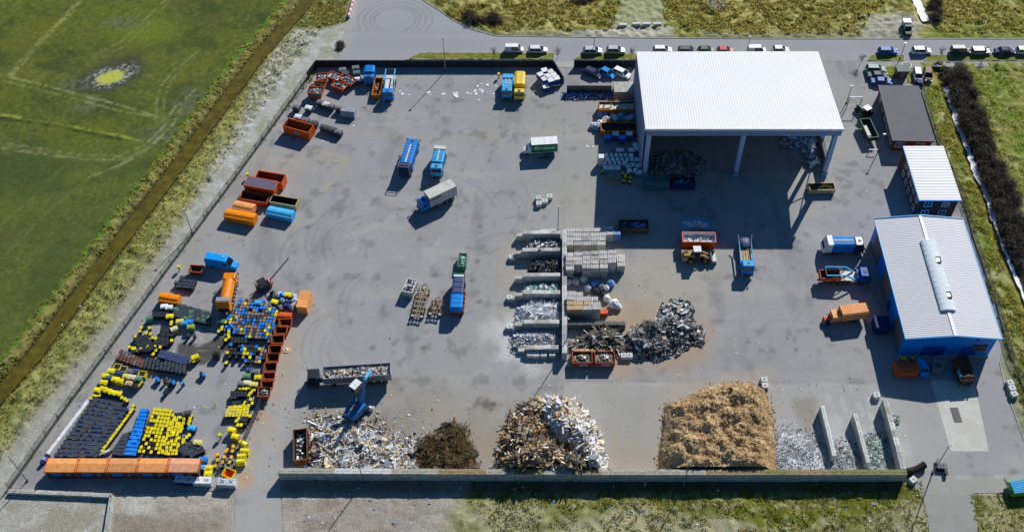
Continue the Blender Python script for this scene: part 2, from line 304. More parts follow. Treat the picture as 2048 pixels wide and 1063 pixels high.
def gcol(X, Y):
    n1 = fbm(X, Y, 14, 1); n2 = fbm(X, Y, 3.5, 2); n3 = fbm(X, Y, 40, 3, 3); n4 = fbm(X, Y, 1.1, 4, 3); nz = (n2-.5)*2
    col = np.zeros((len(X), 3)); col[:] = C((158, 152, 138))
    paint(col, sstep(.35, .65, n1), (172, 168, 158)); paint(col, sstep(.5, .7, n2)*.5, (138, 132, 116))
    dd = dline(X, Y, ditch)
    dx = np.interp(Y, [p[1] for p in ditch[::-1]], [p[0] for p in ditch[::-1]]); west = X < dx
    # left field
    fld = np.where(west, sstep(3.2, 4.6, dd+nz*.8), 0)
    paint(col, fld, (88, 98, 38))
    n5 = fbm(X*.45+Y*.2, Y*1.6, 9, 9)
    paint(col, fld*sstep(.42, .66, n3)*.8, (100, 112, 34)); paint(col, fld*sstep(.5, .7, n1)*.6, (68, 82, 38)); paint(col, fld*sstep(.5, .72, n2)*.35, (108, 114, 54)); paint(col, fld*sstep(.55, .75, n4)*.4, (50, 62, 34)); paint(col, fld*sstep(.52, .7, n5)*.45, (100, 104, 52))
    n6 = fbm(X, Y, .55, 12, 2); paint(col, fld*sstep(.52, .72, n6)*.35, (52, 62, 40)); paint(col, fld*sstep(.55, .75, fbm(X, Y, .6, 13, 2))*.3, (140, 142, 60)); paint(col, fld*sstep(.5, .75, fbm(X*.7+Y*.4, Y*.9-X*.3, 6, 14))*.4, (112, 114, 32)); paint(col, fld*sstep(.52, .7, fbm(X, Y, 8, 15))*.6, (56, 72, 36)); paint(col, fld*sstep(.55, .7, fbm(X, Y, 20, 16))*.45, (96, 92, 50))
    # darker stretch of the field toward the south west
    q = sdist(X, Y, PP([(-300, 232), (285, 285), (345, 240), (330, 330), (20, 720), (-600, 900)])); paint(col, fld*sstep(-3, 5, q+nz*2)*.35, (84, 98, 52))
    paint(col, fld*np.exp(-((X-P(290, 60).x)/9)**2-((Y-P(290, 60).y)/6)**2)*.5, (120, 140, 30))
    # bare patch with bright middle
    c = P(222, 152); u_ = (X-c.x)*.86+(Y-c.y)*.5; v_ = -(X-c.x)*.5+(Y-c.y)*.86; r = np.hypot(u_/1.25, v_/.8); r = r+(fbm(X, Y, 2.5, 22)-.5)*3
    g = fbm(X, Y, .7, 21, 3); g2 = vn(X*3.1, Y*3.1, 5)
    paint(col, fld*sstep(8.5, 4.0, r)*(.55+.45*sstep(.3, .7, g2)), (54, 57, 56)); paint(col, fld*sstep(6.2, 2.6, r)*sstep(.45, .8, g2), (180, 182, 176)); paint(col, sstep(2.9, 1.9, r+(g2-.5)*.8), (190, 194, 84))
    for a, b, rr in [((250, 45), 6, 3.5), ((140, 170), 5, 3), ((185, 200), 3, 2), ((170, 215), 6, 2.5), ((330, 270), 9, 4), ((385, 205), 6, 6)]:
        c = P(*a); r = np.hypot((X-c.x)/b, (Y-c.y)/rr); paint(col, fld*sstep(1.1, .4, r+nz*.3)*sstep(.35, .6, g)*.8, (106, 110, 84)); paint(col, fld*sstep(1.1, .3, r+nz*.3)*sstep(.5, .4, g)*.5, (64, 72, 46))
    def stroke(pts, wdt, rgb, a, extra=None):
        d = dline(X, Y, PP(pts)); m = sstep(wdt*1.35, wdt*.2, d+nz*.12)*a*.8*(.4+.8*sstep(.3, .6, n4))
        if extra is not None: m = m*extra
        paint(col, m, rgb)
    F_ = fld*sstep(.3, .5, g)
    stroke([(22, 150), (60, 105), (90, 75), (140, 25), (160, 0), (200, -60)], 1.0, (160, 162, 96), .75, F_)
    stroke([(0, 150), (80, 168), (160, 190), (240, 210), (320, 235)], .45, (150, 156, 96), .8, F_); stroke([(0, 160), (80, 180), (160, 200), (240, 222), (300, 232)], .4, (150, 156, 96), .7, F_)
    stroke([(190, 110), (240, 85), (290, 40), (330, 0)], .35, (150, 150, 90), .6, F_); stroke([(205, 115), (250, 92), (300, 45), (340, 0)], .35, (140, 146, 84), .5, F_)
    stroke([(312, 250), (313, 200), (322, 170), (350, 140), (400, 100)], .4, (140, 150, 92), .7, F_); stroke([(326, 245), (328, 200), (340, 165), (372, 130)], .4, (140, 150, 92), .7, F_)
    stroke([(0, 285), (80, 298), (170, 310), (240, 312), (290, 290), (330, 250), (345, 220), (390, 180)], .5, (138, 146, 92), .8, F_); stroke([(0, 296), (90, 308), (175, 320), (250, 318), (305, 292), (345, 250), (360, 222)], .5, (146, 148, 100), .8, F_)
    stroke([(180, 354), (240, 330), (285, 305), (320, 275)], .5, (150, 150, 110), .7, F_); stroke([(0, 450), (60, 400), (120, 340), (200, 280)], .5, (112, 124, 60), .5, F_); stroke([(0, 520), (90, 430), (190, 345)], .5, (112, 124, 60), .5, F_)
    stroke([(0, 229), (22, 231), (40, 236)], .55, (158, 166, 66), .9); stroke([(60, 240), (100, 245), (150, 254)], .4, (116, 134, 40), .7, F_); stroke([(150, 254), (190, 263), (240, 271), (285, 283)], .42, (158, 166, 62), .85, sstep(.3, .45, g)); stroke([(0, 236), (40, 241), (100, 251), (190, 268), (240, 278)], .5, (40, 52, 26), .8)
    stroke([(310, 28), (380, 48), (440, 68), (480, 80)], .4, (88, 92, 40), .7)
    # ditch banks
    bw = np.where(west, sstep(5.0, 3.6, dd+nz*.9), 0); paint(col, bw, (142, 136, 78)); paint(col, bw*sstep(.48, .6, n4), (100, 104, 56)); paint(col, bw*sstep(2.6, 1.6, dd+nz*.3), (54, 46, 28))
    paint(col, np.where(west, sstep(.7, .2, np.abs(dd-4.4+nz*.4)), 0)*.9, (86, 126, 30))
    be = np.where(~west, sstep(11.5, 5.5, dd+nz*2.6), 0); paint(col, be, (148, 148, 86)); paint(col, be*sstep(.46, .6, n2)*.8, (108, 118, 54)); paint(col, be*sstep(.55, .66, n4)*.7, (168, 164, 104)); paint(col, be*sstep(2.3, 1.5, dd+nz*.3), (80, 70, 40))
    paint(col, np.where(~west, sstep(17, 9, dd+nz*5), 0)*.32*(1-be), (128, 134, 84))
    # pale sand band between bank and fence, lighter and bluer in the middle
    m = sdist(X, Y, PP([(455, 300), (510, 280), (470, 354), (215, 700), (20, 960), (-300, 1200), (-200, 1100), (120, 860), (330, 560)])); paint(col, sstep(-5, 2, m+nz*2.5)*.75, (190, 190, 188)); paint(col, sstep(-3, 2, m+nz*3)*sstep(.5, .68, n2)*.5, (150, 146, 124))
    m = sdist(X, Y, PP([(560, 55), (700, 50), (690, 118), (630, 124), (520, 290), (470, 340), (440, 330), (500, 200)])); paint(col, sstep(-2, 2, m+nz*1.5)*.85, (186, 187, 182)); paint(col, sstep(-2, 2, m+nz*1.5)*sstep(.5, .62, n2)*.5, (142, 146, 110))
    m = sdist(X, Y, PP([(640, -60), (706, -60), (704, 0), (690, 40), (660, 60), (600, 60), (560, 40)])); paint(col, sstep(-1, 1.5, m+nz), (128, 130, 74)); paint(col, sstep(-1, 1.5, m+nz)*sstep(.5, .6, n4)*.7, (84, 92, 42))
    # north fields
    nf = sdist(X, Y, PP([(800, -60), (845, 0), (905, 40), (990, 73), (1536, 78), (2700, 79), (3500, -1500), (900, -1500)])); N_ = sstep(-.6, .8, nf+nz*.8)
    paint(col, N_, (150, 144, 80)); paint(col, N_*sstep(.42, .62, n1)*.7, (166, 150, 78)); paint(col, N_*sstep(.45, .6, fbm(X*.6, Y*1.5, 2.2, 31)), (110, 112, 50)); paint(col, N_*sstep(.53, .62, n4), (184, 176, 112)); paint(col, N_*sstep(.55, .66, n3)*.5, (126, 138, 60))
    m = sdist(X, Y, PP([(1245, -60), (1245, 20), (1222, 58), (1120, 66), (1120, 76), (1350, 78), (1345, 62), (1322, 40), (1320, -60)])); paint(col, sstep(-1.5, 1, m+nz*1.2)*.85, (168, 170, 136)); m = sdist(X, Y, PP([(1190, 57), (1340, 55), (1345, 75), (1130, 74)])); paint(col, sstep(-1, 1, m+nz), (188, 184, 170))
    m = sdist(X, Y, PP([(990, 62), (1130, 60), (1130, 74), (990, 72)])); paint(col, sstep(-1, 1, m+nz)*.7, (160, 162, 130)); stroke([(990, 71), (1100, 74), (1200, 74)], .7, (84, 104, 30), .9); stroke([(1400, 76), (1536, 77)], .7, (96, 112, 40), .9)
    m = sdist(X, Y, PP([(1735, 35), (1790, 25), (1850, 45), (1835, 77), (1720, 77)])); paint(col, sstep(-2, 1.5, m+nz*1.5)*.9, (174, 172, 158)); m = sdist(X, Y, PP([(1840, 55), (2100, 40), (2100, 79), (1835, 79)])); paint(col, sstep(-1.5, 1.5, m+nz*1.5)*.6, (116, 134, 50))
    m = sdist(X, Y, PP([(1400, 62), (1720, 60), (1720, 78), (1400, 77)])); paint(col, sstep(-1, 1, m+nz)*.6, (150, 152, 124))
    c = P(1430, 8); r = np.hypot((X-c.x)/2.3, (Y-c.y)/3.2); paint(col, sstep(1.2, .8, r+nz*.3), (140, 142, 148))
    c = P(975, 38); r = np.hypot((X-c.x)/5.5, (Y-c.y)/2.6); paint(col, sstep(1.2, .6, r+nz*.5)*.8, (96, 80, 56))
    c = P(1170, 2); r = np.hypot((X-c.x)/2, (Y-c.y)/2); paint(col, sstep(1.2, .6, r+nz*.5)*.7, (60, 58, 50))
    # verge strips and right side
    rg = sdist(X, Y, PP([(1842, 122), (2700, 124), (2700, 1300), (2110, 985), (2048, 880), (2005, 690), (1925, 405), (1875, 288), (1839, 175)])); G_ = sstep(-.3, .5, rg+nz*.3)
    paint(col, G_, (120, 134, 52)); paint(col, G_*sstep(.45, .6, n1)*.7, (104, 132, 36)); paint(col, G_*sstep(.5, .62, n4)*.7, (168, 166, 108)); paint(col, G_*sstep(.52, .66, n2)*.6, (150, 140, 84))
    s1 = sdist(X, Y, PP([(1842, 170), (1890, 165), (1960, 380), (2060, 640), (2048, 700), (2010, 700), (1930, 400), (1880, 290)])); paint(col, sstep(-1, 1, s1+nz)*sstep(.4, .52, n4+.3*(n2-.5)), (166, 164, 116)); paint(col, sstep(-1, 1, s1+nz)*sstep(.52, .42, n2)*.7, (104, 128, 40))
    dr = dline(X, Y, rditch); east = X > np.interp(Y, [p[1] for p in rditch[::-1]], [p[0] for p in rditch[::-1]])
    paint(col, G_*np.where(east, sstep(7.5, 5.0, dr+nz*1.2), 0), (70, 66, 58)); paint(col, G_*np.where(east, sstep(7, 5.0, dr+nz), 0)*sstep(.5, .6, n4), (104, 98, 84)); paint(col, G_*sstep(1.2, .3, np.abs(dr-.9))*np.where(east, 0, 1)*.7, (128, 116, 56))
    m = sdist(X, Y, PP([(1975, 640), (2004, 690), (2000, 722), (2012, 772), (2055, 880), (2065, 860), (2030, 760), (2018, 700)])); paint(col, sstep(-1.2, .4, m+nz*.8)*.85, (150, 150, 120))
    # bottom
    m = sdist(X, Y, PP([(228, 985), (470, 978), (560, 958), (900, 958), (900, 1200), (200, 1200)])); paint(col, sstep(-1.5, 1, m+nz)*.85, (164, 156, 146)); paint(col, sstep(-1, 1, m+nz)*sstep(.48, .62, fbm(X*.5, Y*1.6, 3, 41))*.6, (140, 126, 110)); paint(col, sstep(-1, 1, m+nz)*sstep(.56, .7, n1)*.7, (186, 180, 168))
    c = P(280, 1000); r = np.hypot((X-c.x)/4, (Y-c.y)/3); paint(col, sstep(1.2, .3, r+nz*.3)*.8, (196, 194, 186))
    m = sdist(X, Y, PP([(0, 990), (228, 990), (215, 1200), (-300, 1200)])); paint(col, sstep(-.6, .6, m+nz*.3), (172, 170, 160)); paint(col, sstep(-.6, .6, m)*sstep(.5, .62, n2)*.6, (150, 144, 122)); paint(col, sstep(-.6, .6, m)*sstep(.6, .75, n4)*.5, (200, 198, 190))
    m = sdist(X, Y, PP([(900, 985), (1240, 975), (1846, 955), (1862, 1040), (1866, 1200), (880, 1200)])); paint(col, sstep(-2, 1.5, m+nz*2), (162, 160, 126)); gg = sdist(X, Y, PP([(960, 985), (1240, 980), (1560, 985), (1845, 960), (1850, 1005), (1700, 1035), (1520, 1063), (1480, 1030), (1300, 1010), (1100, 1030)])); paint(col, sstep(-2.5, 1.2, gg+nz*3.5), (104, 112, 34)); paint(col, sstep(-2.5, 1.2, gg+nz*3.5)*sstep(.5, .62, n4)*.7, (136, 138, 48)); paint(col, sstep(-2, 1.5, m+nz)*sstep(.55, .68, fbm(X*.5, Y*1.3, 2.5, 51))*.7, (112, 112, 62))
    paint(col, sstep(-2, 1.5, m)*sstep(.52, .66, n4)*.5, (178, 172, 138))
    m = sdist(X, Y, PP([(940, 958), (1806, 958), (1806, 985), (940, 985)])); paint(col, sstep(-.5, .5, m)*.8, (70, 66, 48)); m = sdist(X, Y, PP([(560, 960), (940, 958), (940, 985), (560, 985)])); paint(col, sstep(-.5, .5, m)*.6, (104, 96, 92))  # dark strips along the south wall: its cast shadow painted into the ground
    m = sdist(X, Y, PP([(1935, 987), (2110, 990), (2160, 1200), (1962, 1200)])); paint(col, sstep(-.4, .4, m+nz*.3), (150, 148, 104)); paint(col, sstep(-.4, .4, m)*sstep(.42, .58, n2)*.9, (104, 110, 46)); paint(col, sstep(-.4, .4, m)*sstep(.55, .66, n4)*.6, (184, 176, 140))
    # faraway land: hold the north green
    return col
def rough(X, Y):
    """how hummocky the land is there, metres"""
    dd = dline(X, Y, ditch); west = X < np.interp(Y, [p[1] for p in ditch[::-1]], [p[0] for p in ditch[::-1]])
    a = np.where(west, np.where(dd > 5, .05, .35), np.where(dd < 10, .40, .12))
    nf = inside(X, Y, PP([(800, -60), (845, 0), (905, 40), (990, 73), (1536, 78), (2700, 79), (3500, -1500), (900, -1500)])); a = np.where(nf, .5, a)
    rg = inside(X, Y, PP([(1842, 122), (2700, 124), (2700, 1300), (2110, 985), (2048, 880), (2005, 690), (1925, 405), (1875, 288), (1839, 175)])); a = np.where(rg, .35, a)
    bt = inside(X, Y, PP([(940, 985), (1846, 960), (1866, 1200), (880, 1200)])); a = np.where(bt, .3, a)
    return a
def axis(lo, hi, st, far):
    mid = list(np.arange(lo, hi, st)); a = []; s = st; v = lo
    while v > -far: s *= 1.35; v -= s; a.append(v)
    b = []; s = st; v = mid[-1]
    while v < far: s *= 1.35; v += s; b.append(v)
    return np.array(a[::-1]+mid+b)
gx = axis(-146, 130, .36, 2600); gy = axis(70, 222, .36, 2600)
X, Y = np.meshgrid(gx, gy); sh = X.shape; fx, fy = X.ravel(), Y.ravel()
dY = sdist(fx, fy, YARD); dR = sdist(fx, fy, ROAD); edge = np.maximum(dY, dR)
fz = (fbm(fx, fy, 1.3, 61, 3)-.42)*rough(fx, fy)*2.0
fz = np.where(edge > -1.2, fz*np.clip(-edge/1.2, 0, 1), fz)
dd = dline(fx, fy, ditch); fz = fz*np.clip((dd-1.0)/1.5, 0, 1)-1.3*sstep(3.4, 1.3, dd)
dr = dline(fx, fy, rditch); fz = fz*np.clip((dr-.5)/1, 0, 1)-.8*sstep(2.2, .7, dr); ds = dline(fx, fy, stream); fz = fz-.6*sstep(1.6, .7, ds)
slab = inside(fx, fy, PP([(24, 990), (216, 996), (205, 1300), (-600, 1300)])); fz = np.where(slab, fz*.15, fz)
fz = np.where(edge > 0, -.12, np.maximum(fz, -1.4))
W = sh[1]; idx = np.arange(X.size).reshape(sh)
q = np.stack([idx[:-1, :-1].ravel(), idx[:-1, 1:].ravel(), idx[1:, 1:].ravel(), idx[1:, :-1].ravel()], 1)
me = bpy.data.meshes.new('ground'); me.vertices.add(len(fx)); me.vertices.foreach_set('co', np.stack([fx, fy, fz], 1).astype(np.float32).ravel())
me.loops.add(q.size); me.loops.foreach_set('vertex_index', q.ravel().astype(np.int32)); me.polygons.add(len(q)); me.polygons.foreach_set('loop_start', np.arange(0, q.size, 4, dtype=np.int32)); me.update(calc_edges=True)
setcol(me, gcol(fx, fy)); gm = attrmat('earth', 1.6, .34, .8, .95, 5.0, 7.0); me.materials.append(gm); me.polygons.foreach_set('use_smooth', [True]*len(q))
o = bpy.data.objects.new('ground', me); COL.objects.link(o); tag(o, kind='structure')

# ---- asphalt of the yard
def ycol(X, Y):
    n1 = fbm(X, Y, 16, 71); n2 = fbm(X, Y, 4, 72); n4 = fbm(X, Y, 1.2, 73, 3); nz = (n2-.5)*2
    col = np.zeros((len(X), 3)); col[:] = C((157, 157, 160))
    paint(col, sstep(.35, .7, n1)*.5, (161, 159, 158)); paint(col, sstep(.45, .7, n2)*.3, (141, 140, 143))
    def zone(pts, rgb, a, soft=1.0, nn=1.0):
        g_ = sum(rgb)/3; rgb = tuple(g_+(v-g_)*.8 for v in rgb) if nn else rgb; m = sdist(X, Y, PP(pts))
        if nn: soft *= 1.5; nn *= 2.0; a *= .9
        paint(col, sstep(-soft, soft, m+nz*nn+(n4-.5)*2*min(nn, 1.5))*a, rgb)
    def stroke(pts, wdt, rgb, a): d = dline(X, Y, PP(pts)); paint(col, sstep(wdt*1.5, wdt*.1, d+nz*.4)*a*.6*(.1+.9*sstep(.3, .65, n4)*(.4+n1)), rgb)
    zone([(1128, 60), (1700, 60), (1760, 300), (1128, 455)], (158, 156, 154), .7, .15, 0)
    zone([(640, 160), (1128, 165), (1128, 262), (600, 250), (700, 230)], (152, 152, 155), .5, 1, 1)
    zone([(690, 265), (1000, 270), (1128, 255), (1128, 272), (900, 280), (690, 276)], (168, 158, 140), .5, 1, 1.5); zone([(980, 210), (1128, 210), (1128, 270), (980, 268)], (162, 156, 144), .5, 4, 2)
    zone([(512, 310), (575, 300), (690, 318), (690, 330), (600, 330), (470, 420)], (166, 156, 140), .6, 2, 1.5)
    for k in range(8): y = 300+k*9; stroke([(560+k*-6, y), (690, y+16)], .5, (178, 160, 128), .6)
    stroke([(600, 295), (650, 305), (692, 316)], .7, (196, 176, 136), .8); stroke([(690, 325), (680, 345), (650, 375), (610, 430)], .9, (176, 164, 144), .6)
    zone([(512, 302), (530, 300), (330, 560), (60, 950), (20, 975), (213, 708), (473, 354)], (168, 160, 144), .8, 1.5, 1)
    zone([(430, 440), (600, 440), (600, 480), (400, 500)], (166, 158, 140), .4, 3, 1.5)
    zone([(600, 780), (1000, 770), (1128, 790), (1330, 800), (1320, 950), (590, 950)], (164, 156, 144), .6, 6, 3); zone([(1128, 455), (1240, 500), (1500, 520), (1480, 640), (1240, 640)], (164, 160, 148), .4, 6, 3); zone([(900, 540), (1060, 480), (1050, 720), (900, 740)], (158, 154, 148), .45, 6, 3)
    for k in range(26): a_ = 200+k*61 % 1500; stroke([(620+(k*173) % 900, 300+(k*97) % 480), (640+(k*173) % 900+(k % 5)*14, 330+(k*97) % 480+(k % 3)*16), (640+(k*173) % 900+(k % 7)*16, 370+(k*97) % 480+(k % 4)*14)], .35+.12*(k % 4), (166, 164, 160) if k % 3 else (126, 126, 130), .6)
    oil = fbm(X, Y, 2.2, 88, 3); paint(col, sstep(.6, .8, oil)*.5, (112, 110, 110)); paint(col, sstep(.6, .8, fbm(X*.35, Y*1.4, 5, 89))*.6, (170, 167, 162)); paint(col, sstep(.6, .8, fbm(X*1.3, Y*.4, 5, 90))*.55, (132, 132, 138))
    # worn track down to the gate opening in the south west
    zone([(575, 690), (640, 660), (640, 800), (565, 930), (560, 1100), (470, 1100), (470, 980), (500, 880), (540, 790)], (178, 176, 174), .6, 3, 2); zone([(560, 640), (600, 640), (590, 760), (520, 900), (500, 960), (490, 900), (545, 760)], (180, 160, 132), .65, 1.6, 1.2)
    zone([(560, 620), (650, 600), (640, 700), (585, 700)], (170, 162, 150), .5, 3, 2)
    for cx_, cy_, rx_, a0, a1 in [(700, 480, 9, 100, 230), (720, 490, 7.5, 95, 220), (650, 510, 9, 110, 250), (700, 690, 9, 130, 260), (715, 700, 7, 150, 250), (960, 430, 8, -60, 70), (780, 610, 10, 120, 220), (1010, 520, 7, 60, 170), (790, 32, 7, 0, 300), (860, 450, 14, 20, 120), (1000, 395, 6, -80, 60)]:
        c = P(cx_, cy_); pts = [(c.x+rx_*math.cos(R(t)), c.y+rx_*math.sin(R(t))) for t in range(a0, a1, 10)]
        d = dline(X, Y, pts); paint(col, sstep(.45, .1, d)*.38*(.1+n2*1.3), (118, 118, 124)); d = dline(X, Y, [(x+1.6, y+.3) for x, y in pts]); paint(col, sstep(.45, .1, d)*.25*(.1+n2*1.3), (120, 120, 126))
    for pts in [[(745, 520), (738, 560), (720, 600)], [(875, 480), (868, 520), (860, 560)], [(853, 498), (852, 515)], [(790, 430), (740, 460), (700, 470)], [(640, 560), (690, 510), (720, 490)], [(700, 620), (720, 660), (716, 700)], [(700, 740), (650, 640), (640, 600)], [(880, 480), (870, 500)], [(735, 405), (745, 412)], [(1010, 560), (980, 640), (960, 690)], [(940, 745), (1040, 735), (1100, 745)]]: stroke(pts, .9, (172, 171, 170), .8)
    for a in [(840, 478), (870, 550), (745, 695), (846, 695), (944, 560), (560, 700), (955, 523), (958, 603), (925, 520), (1100, 640), (960, 452), (616, 454)]:
        c = P(*a); r = np.hypot(X-c.x, Y-c.y); paint(col, sstep(.9, .2, r+nz*.2)*.6, (104, 98, 88))
    # concrete apron across the south east
    zone([(1128, 766), (1600, 768), (1870, 768), (1905, 905), (1838, 957), (1128, 957)], (170, 168, 165), .75, .12, 0); zone([(1200, 780), (1330, 780), (1320, 940), (1200, 940)], (158, 154, 144), .6, 2, 1)
    stroke([(1128, 766), (1300, 767), (1640, 768), (1750, 769)], .22, (186, 186, 184), .9); stroke([(1127, 150), (1128, 300), (1128, 455)], .16, (128, 128, 130), 1)
    for yy in (640, 700): stroke([(1420, yy), (1740, yy+2)], .12, (128, 128, 132), .5)
    for xx in (1500, 1640): stroke([(xx-20, 500), (xx, 760)], .12, (128, 128, 132), .4)
    stroke([(1140, 740), (1500, 728), (1740, 745)], 2.6, (136, 136, 142), .5); stroke([(1128, 752), (1500, 745), (1760, 755)], .5, (170, 168, 162), .6); stroke([(1545, 752), (1750, 775)], .4, (178, 178, 176), .6)
    # dust of the trade
    zone([(1010, 480), (1060, 470), (1040, 700), (1000, 690), (1000, 560)], (176, 166, 146), .6, 2.5, 1.5); zone([(985, 650), (1060, 640), (1060, 730), (990, 720)], (206, 206, 208), .8, 2.5, 2); zone([(1240, 500), (1430, 510), (1420, 620), (1240, 640)], (178, 170, 148), .55, 3, 1.5); zone([(1230, 600), (1420, 640), (1420, 720), (1340, 735), (1230, 730)], (182, 152, 116), .7, 2.5, 2)
    zone([(1128, 360), (1188, 360), (1186, 460), (1128, 460)], (170, 166, 152), .6, 2, 1); zone([(1060, 350), (1128, 350), (1128, 440), (1060, 440)], (164, 160, 146), .45, 3, 1.5)
    zone([(600, 800), (860, 790), (1000, 790), (1020, 840), (1000, 950), (590, 950), (600, 860)], (158, 146, 128), .7, 2.5, 2); zone([(930, 800), (950, 795), (1000, 805), (985, 815), (950, 822), (935, 815)], (92, 74, 58), .85, .6, .8)
    zone([(620, 820), (840, 820), (830, 940), (610, 940)], (140, 134, 126), .6, 1.5, 1); zone([(925, 870), (1010, 860), (1010, 940), (925, 940)], (164, 142, 116), .75, 1.5, 1.5)
    zone([(1190, 880), (1330, 880), (1320, 945), (1190, 945)], (176, 152, 118), .5, 2, 1.5); zone([(1300, 790), (1330, 760), (1550, 740), (1560, 940), (1310, 940)], (172, 160, 142), .8, 1.2, 1); zone([(1545, 850), (1800, 850), (1805, 945), (1545, 945)], (184, 187, 190), .85, 2, 1.5); zone([(1600, 800), (1628, 800), (1630, 870), (1605, 860)], (140, 122, 100), .6, 1, 1)
    for pts in [[(1700, 775), (1715, 800), (1725, 830)], [(1680, 780), (1690, 820)], [(1735, 790), (1745, 850)], [(1655, 790), (1680, 850)]]: stroke(pts, .5, (204, 206, 208), .7)
    zone([(1150, 590), (1240, 600), (1260, 700), (1240, 730), (1230, 660)], (186, 150, 106), .7, 1.5, 1.5)
    zone([(350, 690), (470, 672), (480, 700), (430, 706), (410, 730), (360, 722)], (62, 58, 56), .95, .5, .8); stroke([(400, 690), (440, 692), (470, 690)], .2, (150, 146, 140), .9); stroke([(395, 700), (430, 702), (455, 706)], .2, (150, 146, 140), .8)
    stroke([(1610, 455), (1630, 465), (1645, 485)], .5, (182, 182, 184), .8)
    zone([(1845, 985), (1950, 985), (1965, 1110), (1865, 1110)], (156, 154, 146), .8, .5, .3); zone([(1840, 956), (2110, 953), (2110, 987), (1840, 987)], (164, 163, 152), .8, .2, .1); stroke([(1860, 953), (1900, 953), (2110, 952)], .2, (198, 198, 194), .9)
    zone([(470, 985), (560, 985), (566, 1110), (470, 1110)], (170, 166, 160), .8, 2, 1.5); zone([(240, 960), (480, 950), (480, 1000), (240, 1000)], (150, 146, 140), .5, 1, 1)
    for (a, b) in [((505, 845), 1.2), ((523, 830), 1.5), ((490, 960), 2.2)]: c = P(*a); r = np.hypot(X-c.x, Y-c.y); paint(col, sstep(b, b*.3, r+nz*.5)*.55, (196, 150, 110))
    # scattered specks of paper trodden flat
    sp = vn(X*1.6, Y*1.6, 99); paint(col, (sp > .985)*sstep(.4, .6, n2)*.5, (190, 190, 186))
    return col
am = attrmat('asphalt', 1.3, .09, .12, .9, 12.0, 14.0)
sheet('yard', YARD, 0.0, ycol, .36, am)
def rcol(X, Y):
    n1 = fbm(X, Y, 12, 81); n2 = fbm(X, Y, 3, 82); nz = (n2-.5)*2; col = np.zeros((len(X), 3)); col[:] = C((158, 159, 164))
    paint(col, sstep(.4, .65, n1)*.4, (168, 168, 170)); d = dline(X, Y, PP([(684, 88), (1536, 92), (2600, 94)])); paint(col, sstep(3, 1, d+nz*.5)*.35, (150, 150, 156))
    for rx_ in (7.5, 6.1, 5, 9): c = P(790, 40); r = np.abs(np.hypot(X-c.x, (Y-c.y)*1.1)-rx_-nz*.3); paint(col, sstep(.4, .1, r)*.45*(Y > c.y-4)*n2*1.6, (116, 116, 122))
    d = dline(X, Y, PP([(690, 64), (860, 64), (985, 64)])); paint(col, sstep(.3, .1, d)*.5, (120, 118, 116)); d = dline(X, Y, PP([(684, 100), (690, 60), (705, 0)])); paint(col, sstep(2.5, .3, d+nz)*.5, (172, 170, 158))
    return col
sheet('road', ROAD, 0.005, rcol, .5, am)
def flat(rgbs, rgb2=None, a=.5):
    def f(X, Y):
        n = fbm(X, Y, 1.5, 91); col = np.zeros((len(X), 3)); col[:] = C(rgbs)
        if rgb2: paint(col, sstep(.4, .65, n)*a, rgb2)
        return col
    return f
pm = attrmat('paving', 2.0, .1, .15, .9); vm_ = attrmat('verge_grass', 2.5, .4, 1.0, .95, 5.0, 8.0)
# pavements and grass verges with kerbs
def kerb(pts, name='kerb', h=.12):
    w = PP(pts); mb = MB()
    for a, b in zip(w[:-1], w[1:]): mb.bar((a[0], a[1], h/2), (b[0], b[1], h/2), .16, 'concrete', h)
    o = mb.build(name); tag(o, kind='structure')
sheet('pavement', PP([(812, 119.5), (1108, 119.5), (1108, 124), (1145, 124), (1147, 119.5), (1272, 119.5), (1272, 134), (1147, 134), (1108, 134), (812, 134)]), .011, flat((178, 178, 172), (166, 166, 158)), .4, pm)
sheet('pavement', PP([(1734, 122), (2600, 124), (2600, 136), (1735, 133)]), .011, flat((168, 168, 162), (156, 156, 150)), .4, pm)
vg = flat((136, 134, 66), (112, 122, 44), .9)
def vz(X, Y): return .10+(fbm(X, Y, .8, 5)-.3)*.22
for i, pts in enumerate([[(812, 119), (845, 106), (1108, 107), (1108, 119)], [(1147, 119.5), (1165, 108), (1272, 108.5), (1272, 119.5)], [(1735, 122), (1743, 111), (1808, 111), (1808, 122)], [(1849, 122), (1857, 110.5), (2600, 112), (2600, 122)]]):
    sheet('grass_verge', PP(pts), .1, vg, .4, vm_, zfn=vz); kerb(pts+pts[:1])
sheet('grass_verge', PP([(1763, 134), (1792, 134), (1786, 160), (1775, 150)]), .1, flat((112, 130, 44), (136, 140, 70), .8), .4, vm_, zfn=vz)
sheet('grass_verge', PP([(1812, 150), (1826, 150), (1830, 165), (1815, 165)]), .1, flat((112, 130, 44), (136, 140, 70), .8), .4, vm_, zfn=vz)
kerb([(990, 72), (1250, 76), (1536, 78), (2600, 78.5)]); kerb([(845, 0), (880, 22), (905, 40), (940, 58), (990, 72)])
kerb([(1999, 722), (2010, 775), (2048, 880)]); 
sheet('weighbridge_pad', PP([(1861, 760), (1948, 760), (1977.6, 901.5), (1901.6, 901.5)]), .012, flat((204, 202, 196), (194, 190, 176), .7), .35, pm)
wb = MB(); c = P(1912, 829); wb.box((0, 0, .02), (1.4, 3.0, .03), 'dark_grey'); [wb.box((-.5+k*.25, 0, .04), (.06, 2.9, .02), 'bin_black_sheen') for k in range(5)]
one(wb, 'drain_grate', 'dark metal grate set into the pale concrete pad', 'grate', (c.x, c.y, 0.012), R(2))
